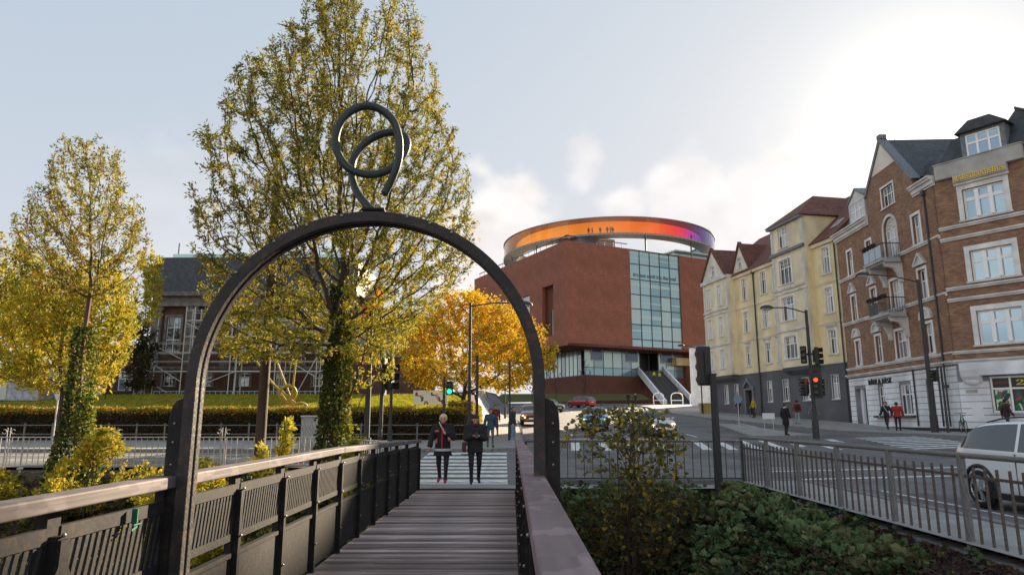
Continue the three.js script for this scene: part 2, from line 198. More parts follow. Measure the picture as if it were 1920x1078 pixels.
const pv2 = struct('pavement', merge([ribbonGeo([[-0.9, 31.3], [-0.9, 36.5]], [[0.1, 31.9], [0.55, 36.5]], 0.125, 4, 2), ribbonGeo([[-2.6, 36.5], [-2.3, 55], [-5, 80], [-9, 110]], [[0.55, 36.5], [0.5, 55], [-2.2, 80], [-6, 110]], 0.125, 8, 3)]), M.paving); kerbs(pv2, [[0.5, 33.5], [0.6, 45], [0.5, 55], [-2.2, 80]], 1.2);
const kerbR = [[34, 22], [25.5, 29.5], [22.6, 33.5], [21.3, 38], [20.4, 44], [19, 52], [17.3, 60], [16.2, 75], [18, 92], [17, 104], [9, 112], [-5, 119]];
const pv3 = struct('pavement', ribbonGeo(kerbR.map(([x, d]) => [x + 0.1, d + 0.05]), [[40, 26], [32, 33], [30, 38], [30, 45], [30, 52], [30, 60], [30, 66], [30, 80], [34, 96], [34, 108], [12, 116], [-5, 123]], 0.125, 6, 6), M.paving); kerbs(pv3, kerbR.slice(0, 10), 1.2);
const pv4 = struct('pavement', ribbonGeo([[5.75, -14], [5.75, 17.98]], [[7.3, -14], [7.3, 17.98]], 0.105, 24, 3), M.paving); kerbs(pv4, [[7.36, 2], [7.36, 17.98]], 1); 
const pv5 = struct('pavement', ribbonGeo([[-2.7, 16.95], [5.74, 16.95]], [[-2.7, 17.86], [5.74, 17.98]], 0.012, 6, 2), M.paving); kerbs(pv5, [[0.35, 18.06], [7.2, 18.06]], 1);
const isle = struct('traffic_island', ribbonGeo([[13.4, 39.2], [15.0, 51.5]], [[17.2, 39.2], [16.4, 51.5]], 0.12, 6, 2), M.paving); kerbs(isle, [[17.2, 39.15], [13.4, 39.15], [15.0, 51.5]], 1.2);
const lawn = struct('lawn', ribbonGeo([[-70, 37.2], [-3.6, 37.2]], [[-70, 62], [-3.6, 62]], -0.04, 30, 40, land), M.grass);
struct('grass_verge', ribbonGeo([[-4, 126], [26, 130]], [[-2, 138], [26, 138]], 0, 6, 6, (x, d) => street(d) + (d - 124) * 0.14), M.grassdark);
// painted markings, patches and covers
{
  const flat = (name, x, d, w, l, mat, parent, turn = 0) => { const c = Math.cos(turn), s = Math.sin(turn), q = (a, b) => [x + a * c - b * s, d + a * s + b * c]; part(name, ribbonGeo([q(-w / 2, -l / 2), q(-w / 2, l / 2)], [q(w / 2, -l / 2), q(w / 2, l / 2)], 0.003, 4, 3), mat, parent); };
  const dk = std({ map: rep(T.asphalt, 4), color: rgb(0.62, 0.62, 0.64), roughness: 0.85 }), lt = std({ map: rep(T.asphalt, 4), color: rgb(1.5, 1.48, 1.45), roughness: 0.85 });
  for (const [x, d, w, l, m, p, tn] of [[3.5, 22, 2.2, 5, dk, cross, 0.1], [11, 24, 5, 1.4, lt, cross, 0.05], [9.5, 29, 1.2, 3.4, dk, cross, 0], [-9, 28.6, 7, 1.2, lt, cross, 0], [-18, 26, 9, 0.9, dk, cross, 0.02], [6.5, 44, 1.6, 9, lt, avenue, 0.05], [13, 35.5, 4, 1.3, dk, avenue, 0.1], [3, 60, 1.3, 10, dk, avenue, -0.02], [16, 33, 1.5, 2.5, lt, avenue, 0.3]]) flat('road_patch', x, d, w, l, m, p, tn);
  for (const [x, d, w, l, p] of [[10.2, 11, 2.6, 1.1, scene.getObjectByName('road_001')], [12, 8, 0.7, 6, scene.getObjectByName('road_001')]]) flat('road_patch', x, d, w, l, dk, p);
  const cover = new THREE.CylinderGeometry(0.33, 0.33, 0.012, 24); for (const [x, d, p] of [[7.9, 21.5, cross], [-1.9, 30.2, cross], [12.5, 27, cross], [4.6, 36, avenue], [9.6, 14.5, scene.getObjectByName('road_001')]]) { const m = part('manhole_cover', cover, M.lead, p); m.position.set(x, land(x, d) + 0.004, -d); }
  const stripe = (x0, d0, x1, d1, w, parent) => { const dx = x1 - x0, dd = d1 - d0, L = Math.hypot(dx, dd), nx = -dd / L * w / 2, nd = dx / L * w / 2; part('painted_stripe', ribbonGeo([[x0 - nx, d0 - nd], [x1 - nx, d1 - nd]], [[x0 + nx, d0 + nd], [x1 + nx, d1 + nd]], 0.006, Math.max(2, Math.ceil(L / 1.5)), 1), M.paint, parent); };
  for (let k = 0; k < 8; k++) { const d = 19.05 + k * 1.62; stripe(-3.5 - k * 0.02, d, -0.12 - k * 0.015, d, 0.95, cross); }
  stripe(-3.4, 18.25, -0.1, 18.25, 0.35, cross);
  for (let k = 0; k < 9; k++) stripe(17.7 + k * 0.1, 31.6 + k * 0.75 , 21.4 - k * 0.02, 31.5 + k * 0.62, 0.3, avenue);
  for (let k = 0; k < 7; k++) stripe(9 + k * 1.2, 32.2, 9.8 + k * 1.2, 37.5, 0.42, avenue);
  for (let k = 0; k < 5; k++) stripe(1.5 + k * 1.4, 31.8, 1.9 + k * 1.4, 36.5, 0.42, avenue);
  for (const [x0, x1] of [[3.6, 1.3], [7.2, 6.2], [10.6, 10.6]]) for (let d = 40; d < 112; d += 5.2) { const t = (x) => lerp(x0, x1, (x - 40) / 72); stripe(t(d), d, t(d + 2.4), d + 2.4, 0.15, avenue); }
  stripe(1.2, 38.6, 9.6, 38.6, 0.35, avenue); stripe(16.8, 42, 17.8, 55, 0.14, avenue);
  for (let x = -60; x < -7; x += 5) stripe(x, 27.7, x + 2.5, 27.7, 0.14, cross);
  stripe(-60, 29.8, -5, 29.8, 0.12, cross);
  stripe(8.6, -6, 8.6, 16.5, 0.1, scene.getObjectByName('road_001')); for (let d = 2; d < 17; d += 4) stripe(14, d, 14, d + 2, 0.14, scene.getObjectByName('road_001'));
  stripe(8, 19.5, 20, 22.5, 0.3, cross); stripe(8.2, 22.4, 21, 25.8, 0.3, cross);
}

// ---------------------------------------------------------------- the footbridge: deck, two railings, arch
const sag = (d) => d < 9 ? 0 : -0.125 * (d - 9) / 7.6; // the rails ease down to the far end
{
  const t = thing('footbridge_deck', 'grey weathered timber footbridge deck of narrow cross planks', 'bridge deck', [-1.08, 0, -8]);
  const plankMats = [0.42, 0.62, 0.8, 0.92, 1.05, 1.25, 1.5].map((v, i) => phys({ specularIntensity: 0.4, map: T.wood, roughness: 0.55 + 0.03 * i, bumpMap: T.woodB, bumpScale: 0.004, color: rgb(v * 1.02, v * (i % 2 ? 0.96 : 1), v * (i % 2 ? 0.97 : 1.03)) })); const r = rng(5), geo = [0, 1, 2].map(() => { const g = rbox(2.3, 0.05, 0.124, 0.009), p = g.attributes.position, uv = g.attributes.uv, o = r(); for (let i = 0; i < p.count; i++) uv.setXY(i, p.getX(i) / 2.4 + o, p.getZ(i) / 1.1 + o * 7); return g; });
  let k = 0; for (let d = -0.6; d < 16.75; d += 0.132 + (r() < 0.32 ? 0.03 + 0.018 * r() : 0.006 + 0.008 * r())) { const m = part('plank', geo[k % 3], plankMats[Math.floor(r() * 7)], t); m.position.set(0, -0.027 + (r() - 0.5) * 0.009, 8 - d); m.rotation.z = (r() - 0.5) * 0.002; m.rotation.x = (r() - 0.5) * 0.03; k++; }
  part('beam', [bx(0.25, 0.5, 17.4, -1.0, -0.32, -0.1), bx(0.25, 0.5, 17.4, 1.0, -0.32, -0.1), bx(0.25, 0.5, 17.4, 0, -0.32, -0.1)], M.dark, t);
  part('end_plate', bx(2.3, 0.4, 0.05, 0, -0.2, -8.82), M.iron, t);
}
const RY = 1.29;
function railing(name, label, x, side) { // side +1: the deck lies at +x
  const t = thing(name, label, 'bridge railing', [x, 0, 0]);
  const stops = [0.4, 1.55, 2.3, 3.45, 4.55, 5.7, 6.8, 7.9, 9.03, 10.15, 11.3, 12.45, 13.6, 14.9, 16.6];
  // hand rail in lengths
  const cut = [-0.6, 4.43, 9.0, 12.5, 16.65];
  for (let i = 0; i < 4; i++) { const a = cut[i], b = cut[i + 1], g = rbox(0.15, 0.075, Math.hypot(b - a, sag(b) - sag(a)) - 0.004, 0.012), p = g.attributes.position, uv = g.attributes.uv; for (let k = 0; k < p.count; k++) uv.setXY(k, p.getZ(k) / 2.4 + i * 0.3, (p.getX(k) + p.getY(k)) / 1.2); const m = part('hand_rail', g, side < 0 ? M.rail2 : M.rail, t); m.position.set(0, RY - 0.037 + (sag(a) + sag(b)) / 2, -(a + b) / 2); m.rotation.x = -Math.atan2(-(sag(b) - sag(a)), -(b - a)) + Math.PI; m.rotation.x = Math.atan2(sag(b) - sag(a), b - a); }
  const posts = {};
  stops.forEach((d, i) => { const h = RY - 0.075 + sag(d); const parts = [bx(0.055, h - 0.02, 0.1, -side * 0.02, h / 2, 0), bx(0.09, h - 0.12, 0.05, side * 0.01, (h - 0.12) / 2, 0.002)]; if (i === 3 || i === 2) parts.push(prism([[-0.1, 0], [0.1, 0], [0.1, 0.86], [0.07, 0.9], [0.035, 0.96], [0.035, 1.08], [-0.035, 1.08], [-0.035, 0.96], [-0.07, 0.9], [-0.1, 0.86]], 0.02).rotateY(Math.PI / 2).translate(side * 0.055, 0, 0.0)); const m = part('post', parts, M.iron, t); m.position.z = -d; posts[i] = m; for (const y of [0.3, 0.74, 1.1]) part('bolt', new THREE.SphereGeometry(0.011, 8, 5).translate(side * 0.062, y, 0), M.bolt, m); });
  const r = rng(x > -1 ? 9 : 4), slatGeo = bx(0.012, 0.36, 0.03);
  for (let i = 0; i < stops.length - 1; i++) {
    const a = stops[i] + 0.05, b = stops[i + 1] - 0.05, L = b - a, c = (a + b) / 2, y = sag(c), panel = part('panel', [bx(0.03, 0.075, L, 0, 1.1 + y, 0), bx(0.03, 0.055, L, 0, 0.735 + y, 0)], M.iron, t); panel.position.z = -c;
    const n = Math.round(L / 0.058); for (let k = 0; k < n; k++) { const s = part('slat', slatGeo, M.iron, panel); s.position.set(0, 0.915 + y, L / 2 - (k + 0.5) * L / n); s.rotation.x = -0.22 + (r() - 0.5) * 0.06; }
    const plate = part('kick_plate', [bx(0.012, 0.56, L, 0, 0.32, 0), bx(0.05, 0.035, L, 0, 0.6, 0)], M.iron, t); plate.position.z = -c;
  }
  return t;
}
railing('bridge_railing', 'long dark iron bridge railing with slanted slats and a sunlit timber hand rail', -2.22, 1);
railing('bridge_railing', 'dark iron bridge railing seen along its broad timber top beside the leafy shrub', 0.14, -1);
{ // the arch: two steel bands with a slot between, standing on tall side posts, with a curled tube on top
  const t = thing('metal_arch', 'dark iron arch over the footbridge crowned by a looped tube', 'arch', [-0.965, 0, -4.58]);
  const R = 1.145, base = 1.87, band = (w, d, r, z0) => { const s = new THREE.Shape(); s.moveTo(-(r + w / 2), -base); s.lineTo(-(r + w / 2), 0); s.absarc(0, 0, r + w / 2, Math.PI, 0, true); s.lineTo(r + w / 2, -base); s.lineTo(r - w / 2, -base); s.lineTo(r - w / 2, 0); s.absarc(0, 0, r - w / 2, 0, Math.PI, false); s.lineTo(-(r - w / 2), -base); const g = new THREE.ExtrudeGeometry(s, { depth: d, bevelEnabled: true, bevelSize: 0.006, bevelThickness: 0.006, bevelSegments: 2, curveSegments: 40 }); return g.translate(0, base, z0); };
  part('band', band(0.062, 0.045, R, 0.02), M.archiron, t); part('band', band(0.062, 0.045, R, -0.065), M.archiron, t); part('rib', band(0.02, 0.03, R + 0.015, -0.015), M.dark, t);
  for (const s of [-1, 1]) { const pts = [[0, 0], [0.085, 0], [0.085, 1.62], [0.08, 1.68], [0.065, 1.73], [0.045, 1.76], [0.0, 1.78]]; const q = prism(pts.map(([x, y]) => [x * s, y]), 0.1, 0.005); part('side_post', q.translate(s * (R + 0.04), 0, -0.05), M.iron, t); for (const y of [0.35, 1.36, 1.5, 1.62]) part('bolt', new THREE.SphereGeometry(0.008, 8, 6).translate(s * (R + 0.085), y, 0.058), M.bolt, t); }
  for (const a of [62, 70, 78, 100, 112, 124, 140]) part('bolt', new THREE.SphereGeometry(0.011, 8, 6).translate(Math.cos(a * Math.PI / 180) * (R + 0.03), base + Math.sin(a * Math.PI / 180) * (R + 0.02), 0.073), M.bolt, t);
  // curl, traced as a spring: each turn a little farther back
  const px = [[840, 872], [800, 830], [755, 770], [730, 700], [728, 630], [755, 570], [810, 520], [870, 497], [920, 499], [955, 522], [966, 566], [945, 622], [905, 675], [850, 705], [790, 711], [730, 690], [690, 640], [674, 578], [690, 510], [735, 455], [800, 430], [860, 442], [915, 488], [941, 556], [944, 640], [920, 720], [885, 786]];
  const pts = px.map(([x, y], i) => V((x - 840) / 2.245 / 1280 * 4.73 - 0.0, base + R + 0.05 + (872 - y) / 2.245 / 1280 * 4.86, 0.1 * Math.sin(i / 26 * Math.PI * 2) * -1));
  part('curled_tube', [tube(pts, 0.028, 160, 12), new THREE.SphereGeometry(0.028, 10, 8).translate(...pts[26].toArray())], M.bronze, t);
  part('foot', rbox(0.16, 0.02, 0.1, 0.006, 0, base + R + 0.06, 0), M.iron, t);
}

// ---------------------------------------------------------------- building kit
function frameOf(A, B, base) { const dx = B[0] - A[0], dz = B[1] - A[1], L = Math.hypot(dx, dz), m = new THREE.Matrix4().makeBasis(V(dx / L, 0, dz / L), UP, V(-dz / L, 0, dx / L)); m.setPosition(A[0] - base[0], -base[1], A[1] - base[2]); return { m, L, off: (z) => { const q = m.clone(); q.multiply(new THREE.Matrix4().makeTranslation(0, 0, z)); return { m: q, L, off: null }; } }; }
const on = (F, g) => (Array.isArray(g) ? merge(g) : g).clone().applyMatrix4(F.m);
function wallGeo(outline, holes, depth) { const s = new THREE.Shape(outline.map(([x, y]) => new THREE.Vector2(x, y))); for (const h of holes) { const p = new THREE.Path(); if (h.arch) { p.moveTo(h.s0, h.y0); p.lineTo(h.s1, h.y0); p.lineTo(h.s1, h.y1); p.absarc((h.s0 + h.s1) / 2, h.y1, (h.s1 - h.s0) / 2, 0, Math.PI, false); p.lineTo(h.s0, h.y0); } else { p.moveTo(h.s0, h.y0); p.lineTo(h.s1, h.y0); p.lineTo(h.s1, h.y1); p.lineTo(h.s0, h.y1); p.lineTo(h.s0, h.y0); } s.holes.push(p); } return new THREE.ExtrudeGeometry(s, { depth, bevelEnabled: false, curveSegments: 10 }).translate(0, 0, -depth); }
let winSeed = 1;
function windowAt(parent, F, o) {
  const { s0, s1, y0, y1 } = o, w = s1 - s0, h = y1 - y0, cols = o.cols ?? 2, rec = o.rec ?? 0.12, fr = o.fr ?? 0.07, mu = o.mu ?? 0.06, rows = o.rows ?? [0.66], mat = o.mat ?? M.frame, g = [], z0 = -rec - 0.07, z1 = -rec;
  g.push(bb(s0 + 0.002, s0 + fr, y0 + 0.002, y1 - 0.002, z0, z1), bb(s1 - fr, s1 - 0.002, y0 + 0.002, y1 - 0.002, z0, z1), bb(s0 + fr, s1 - fr, y0 + 0.002, y0 + fr, z0, z1), bb(s0 + fr, s1 - fr, y1 - fr, y1 - 0.002, z0, z1));
  for (let i = 1; i < cols; i++) g.push(bb(s0 + w * i / cols - mu / 2, s0 + w * i / cols + mu / 2, y0 + fr, y1 - fr, z0 + 0.005, z1 + (o.post ?? 0.012)));
  for (const k of rows) g.push(bb(s0 + fr, s1 - fr, y0 + h * k - mu / 2, y0 + h * k + mu / 2, z0 + 0.01, z1 + 0.006));
  if (o.bars) { const yy = y0 + h * rows[0]; for (let i = 0; i < cols; i++) { const c = s0 + w * (i + 0.5) / cols; g.push(bb(c - 0.012, c + 0.012, yy, y1 - fr, z0 + 0.02, z1 - 0.01)); } g.push(bb(s0 + fr, s1 - fr, yy + (y1 - yy) * 0.5 - 0.012, yy + (y1 - yy) * 0.5 + 0.012, z0 + 0.02, z1 - 0.01)); }
  const win = part('window', on(F, g), mat, parent), ys = [y0 + fr, ...rows.map((k) => y0 + h * k), y1 - fr];
  for (let i = 0; i < cols; i++) for (let j = 0; j < ys.length - 1; j++) { const a = s0 + w * i / cols + (i ? mu / 2 : fr), b = s0 + w * (i + 1) / cols - (i < cols - 1 ? mu / 2 : fr), gl = o.glass ?? (hash3(winSeed++, 3, 7) < 0.6 ? M.glassB : hash3(winSeed, 9, 1) < 0.55 ? M.glassA : M.glassC), tilt = (hash3(winSeed, 5, 2) - 0.5) * 0.012; const q = bb(a, b, ys[j] + (j ? mu / 2 : 0), ys[j + 1] - (j < ys.length - 2 ? mu / 2 : 0), -0.006, 0.006); q.translate(-(a + b) / 2, 0, 0).rotateY(tilt).translate((a + b) / 2, 0, -rec - 0.04); part('pane', on(F, q), gl, win); }
  if (o.sur) { const t = o.sur, p = 0.035; part('surround', on(F, [bb(s0 - t, s0, y0, y1, 0.0, p), bb(s1, s1 + t, y0, y1, 0.0, p), bb(s0 - t, s1 + t, y1, y1 + t * 1.1, 0.0, p + 0.01)]), o.trim ?? M.surround, win); }
  if (o.sill !== false) part('sill', on(F, bb(s0 - (o.sur ?? 0.06) - 0.05, s1 + (o.sur ?? 0.06) + 0.05, y0 - 0.1, y0 - 0.002, -0.05, 0.1)), o.trim ?? M.trim, win);
  if (o.hood === 'flat') part('hood', on(F, [bb(s0 - 0.2, s1 + 0.2, y1 + 0.34, y1 + 0.44, 0, 0.2), bb(s0 - 0.14, s1 + 0.14, y1 + 0.2, y1 + 0.34, 0, 0.09)]), o.trim ?? M.trim, win);
  if (o.hood === 'peak') { const c = (s0 + s1) / 2, hw = w / 2 + 0.24; part('pediment', on(F, [bb(c - hw, c + hw, y1 + 0.28, y1 + 0.38, 0, 0.2), prism([[c - hw, y1 + 0.382], [c + hw, y1 + 0.382], [c, y1 + 1.0]], 0.09), prism([[c - hw, y1 + 0.382], [c - hw + 0.16, y1 + 0.382], [c, y1 + 0.92], [c + hw - 0.16, y1 + 0.382], [c + hw, y1 + 0.382], [c, y1 + 1.06]], 0.2)]), o.trim ?? M.trim, win); }
  if (o.hood === 'round') { const c = (s0 + s1) / 2, hw = w / 2 + 0.2, sh = new THREE.Shape(); sh.absarc(c, y1 + 0.384, hw, 0, Math.PI, false); const ho = new THREE.Shape(); ho.absarc(c, y1 + 0.384, hw + 0.02, 0, Math.PI, false); ho.lineTo(c - hw + 0.12, y1 + 0.384); ho.absarc(c, y1 + 0.384, hw - 0.12, Math.PI, 0, true); part('pediment', on(F, [bb(c - hw - 0.04, c + hw + 0.04, y1 + 0.28, y1 + 0.38, 0, 0.18), new THREE.ExtrudeGeometry(sh, { depth: 0.08, bevelEnabled: false, curveSegments: 14 }), new THREE.ExtrudeGeometry(ho, { depth: 0.18, bevelEnabled: false, curveSegments: 14 })]), o.trim ?? M.trim, win); }
  return win;
}
const hole = (o) => o;
const gutter = (F, s0, s1, y, z = 0.34) => on(F, [bb(s0, s1, y, y + 0.14, z, z + 0.16)]);
const course = (F, s0, s1, y, h = 0.2, p = 0.14) => on(F, [bb(s0, s1, y, y + h * 0.5, 0.001, p * 0.6), bb(s0, s1, y + h * 0.5, y + h, 0.001, p)]);
const cornice = (F, s0, s1, y) => on(F, [bb(s0, s1, y - 0.62, y - 0.5, 0.001, 0.12), bb(s0, s1, y - 0.5, y - 0.24, 0.001, 0.2), bb(s0, s1, y - 0.24, y - 0.1, 0.001, 0.34), bb(s0, s1, y - 0.1, y, 0.001, 0.44)]);

// ---------------------------------------------------------------- yellow apartment house
{
  const base = [24, 1.0, -64], t = thing('apartment_house', 'pale yellow apartment house with red tile roof and dark grey ground floor', 'apartment building', base);
  const F = frameOf([21.7, -75.4], [26, -53], base), L = F.L, B = { m: F.off(0.8).m, L }, up = [], bays = [], gnd = [], W = (a, b, y0, y1, o = {}) => ({ s0: a, s1: b, y0, y1, ...o });
  const rowsY = [[13.28, 15.45], [10.05, 12.1], [6.72, 8.65]];
  rowsY.forEach(([a, b], i) => {
    const hood = i === 2 ? 'flat' : undefined, bars = true;
    for (const [s, e, c] of [[7.95, 8.72, 2], [11.45, 12.33, 2], [20.9, 21.75, 2]]) up.push(W(s, e, a, b, { cols: c, bars, sur: 0.16, hood }));
    up.push(W(13.55, 14.3, a, b, { cols: 2, bars, sur: 0.14, hood }));
    for (const [s, e, c] of [[15.9, 17.7, 3]]) bays.push(W(s, e, a, b, { cols: c, bars, sur: 0.16 }));
    for (const [s, e] of [[1.95, 2.75], [4.3, 5.15]]) bays.push(W(s, e, a, b, { cols: 2, bars, sur: 0.12, glass: M.glassC }));
  });
  for (const [s, e] of [[0.55, 1.15], [3.24, 3.97], [5.38, 6.05], [11.45, 12.15], [13.97, 14.8], [20.75, 21.6]]) gnd.push(W(s, e, 3.2, 5.06, { cols: 2, bars: true, sur: 0.03 }));
  gnd.push(W(16.9, 18.1, 3.2, 5.08, { cols: 3, bars: true, sur: 0.03 }));
  const door = W(7.5, 8.75, 1.9, 4.35);
  part('wall', on(F, wallGeo([[0, 6], [L, 6], [L, 16], [0, 16]], up, 0.35)), M.yellow, t);
  part('ground_floor_wall', on(F, wallGeo([[0, 0.4], [L, 0.4], [L, 5.95], [0, 5.95]], [...gnd, door], 0.4)), M.greywall, t);
  part('course', on(F, [bb(0, L, 5.951, 5.999, -0.3, 0.06)]), M.stone, t);
  for (const y of [9.15, 12.45]) part('course', course(F, 0, L, y, 0.16, 0.09), M.cream, t);
  part('cornice', on(F, [bb(0, L, 15.7, 16, 0.001, 0.25)]), M.cream, t);
  for (const o of up) windowAt(t, F, o); for (const o of gnd) windowAt(t, F, o);
  // the bays
  for (const [a, b, top, name] of [[1.25, 6.5, 16.3, 'bay'], [14.95, 19.7, 18.7, 'bay']]) {
    const holes = bays.filter((o) => o.s0 > a && o.s1 < b); if (top > 18) holes.push(W(16.05, 17.5, 16.55, 18.4, { cols: 3, bars: true, rows: [0.62] }));
    const bay = part(name, on(B, wallGeo([[a, 6.0], [b, 6.0], [b, top], [a, top]], holes, 0.3)), top > 18 ? M.cream : M.cream, t);
    part('bay_side', on(F, [bb(a, a + 0.3, 6.0, top, 0.001, 0.499), bb(b - 0.3, b, 6.0, top, 0.001, 0.499), bb(a + 0.3, b - 0.3, 6.0, 6.2, 0.001, 0.499), ...(top > 18 ? [bb(b - 0.3, b, 16.0, top, -3.2, 0.0), bb(a, a + 0.3, 16.0, top, -3.2, 0.0)] : [])]), top > 18 ? M.yellow : M.cream, bay);
    part('corbel', on(F, prism([[0, 5.999], [0.8, 5.999], [0.7, 5.7], [0, 5.35]], b - a - 0.6).rotateY(-Math.PI / 2).translate(b - 0.3, 0, 0.001)), M.greywall, bay);
    for (const o of holes) windowAt(t, B, o);
    part('course', on(B, [bb(a - 0.06, b + 0.06, 9.1, 9.3, 0.001, 0.12), bb(a - 0.06, b + 0.06, 12.4, 12.55, 0.001, 0.1), bb(a - 0.06, b + 0.06, 12.75, 12.95, 0.001, 0.14)]), M.trim, bay);
    for (const s of [a + 0.18, b - 0.18]) part('pilaster', on(B, [bb(s - 0.16, s + 0.16, 6.2, 9.08, 0.001, 0.07), bb(s - 0.16, s + 0.16, 9.32, 12.38, 0.001, 0.07), bb(s - 0.16, s + 0.16, 12.97, 15.9, 0.001, 0.07), ...(top > 18 ? [bb(s - 0.16, s + 0.16, 16.25, 18.5, 0.001, 0.07)] : [])]), M.trim, bay);
    part('cornice', on(B, [bb(a - 0.15, b + 0.15, 15.95, 16.2, 0.001, 0.25), ...(top > 18 ? [bb(a - 0.2, b + 0.2, 18.5, 18.72, 0.001, 0.35)] : [])]), top > 18 ? M.zinc : M.trim, bay);
  }
  // roofs
  const P = (s, y, z) => V(s, y, z).applyMatrix4(F.m), roofs = (n, pts, mat = M.tile) => part(n, hull(pts.map((q) => P(...q))), mat, t);
  const main = roofs('roof', [[-0.2, 16.01, 0.4], [L, 16.01, 0.4], [2.5, 21.4, -5.6], [L, 21.4, -5.6], [-0.2, 16.01, -11.5], [L, 16.01, -11.5]]);
  roofs('bay_roof', [[14.6, 18.73, 1.2], [20, 18.73, 1.2], [14.6, 18.73, -4], [20, 18.73, -4], [17.3, 21.35, -2.2], [17.3, 21.35, -6.5]]);
  for (const [a, b, y, pk, z, win] of [[1.0, 6.2, 16.35, 19.5, 0.8, [3.2, 3.9]], [6.3, 9.75, 16.15, 19.1, 0.02, [7.45, 8.15]]]) {
    const c = (a + b) / 2, o = W(win[0], win[1], 16.65, 17.8, { cols: 2, rows: [0.6], rec: 0.08 }), Z = { m: F.off(z).m, L };
    const gb = part('gable', on(Z, wallGeo([[a, y], [b, y], [c, pk]], [o], 0.25)), M.gable, t); windowAt(t, Z, o);
    part('verge', on(Z, [prism([[a - 0.25, y - 0.05], [a, y - 0.05], [c, pk], [c, pk + 0.28]], 0.4).translate(0, 0, -0.22), prism([[b + 0.25, y - 0.05], [c, pk + 0.28], [c, pk], [b, y - 0.05]], 0.4).translate(0, 0, -0.22)]), M.tile, gb);
    roofs('gable_roof', [[a + 0.01, y, z - 0.26], [b - 0.01, y, z - 0.26], [c, pk + 0.1, z - 0.26], [c, pk + 0.1, -5], [a + 0.01, y, -4], [b - 0.01, y, -4]]);
    part('sill_course', on(Z, [bb(a - 0.1, b + 0.1, y - 0.18, y - 0.01, -0.1, 0.2)]), M.trim, gb);
  }
  part('skylight', on(F, rbox(0.8, 0.08, 1.1, 0.02).rotateX(0.73).translate(21.4, 17.62, -1.35)), M.glassC, main);
  part('drain_pipe', on(F, [bar(V(10.3, 1.2, 0.1), V(10.3, 15.9, 0.1), 0.07), bx(0.3, 0.3, 0.2, 10.3, 15.7, 0.15)]), M.lead, t);
  part('drain_pipe', on(F, [bar(V(22.6, 1.2, 0.1), V(22.6, 15.9, 0.1), 0.06)]), M.lead, t);
  // door with peaked hood
  const dr = part('door', on(F, bb(7.56, 8.69, 1.95, 4.3, -0.34, -0.28)), M.black, t);
  part('door_surround', on(F, [bb(7.2, 7.5, 1.9, 4.4, 0, 0.12), bb(8.75, 9.05, 1.9, 4.4, 0, 0.12), bb(7.1, 9.15, 4.402, 4.55, 0, 0.2), prism([[7.0, 4.552], [7.3, 4.552], [8.12, 5.25], [8.95, 4.552], [9.25, 4.552], [8.12, 5.55]], 0.25)]), M.zinc, dr);
  part('step', on(F, bb(7.2, 9.05, 1.4, 1.86, 0.001, 0.5)), M.kerb, dr);
  // solid core
  part('back_wall', on(F, [bb(0.02, L - 0.02, 0.3, 15.99, -11, -0.52)]), M.yellow, t);
}

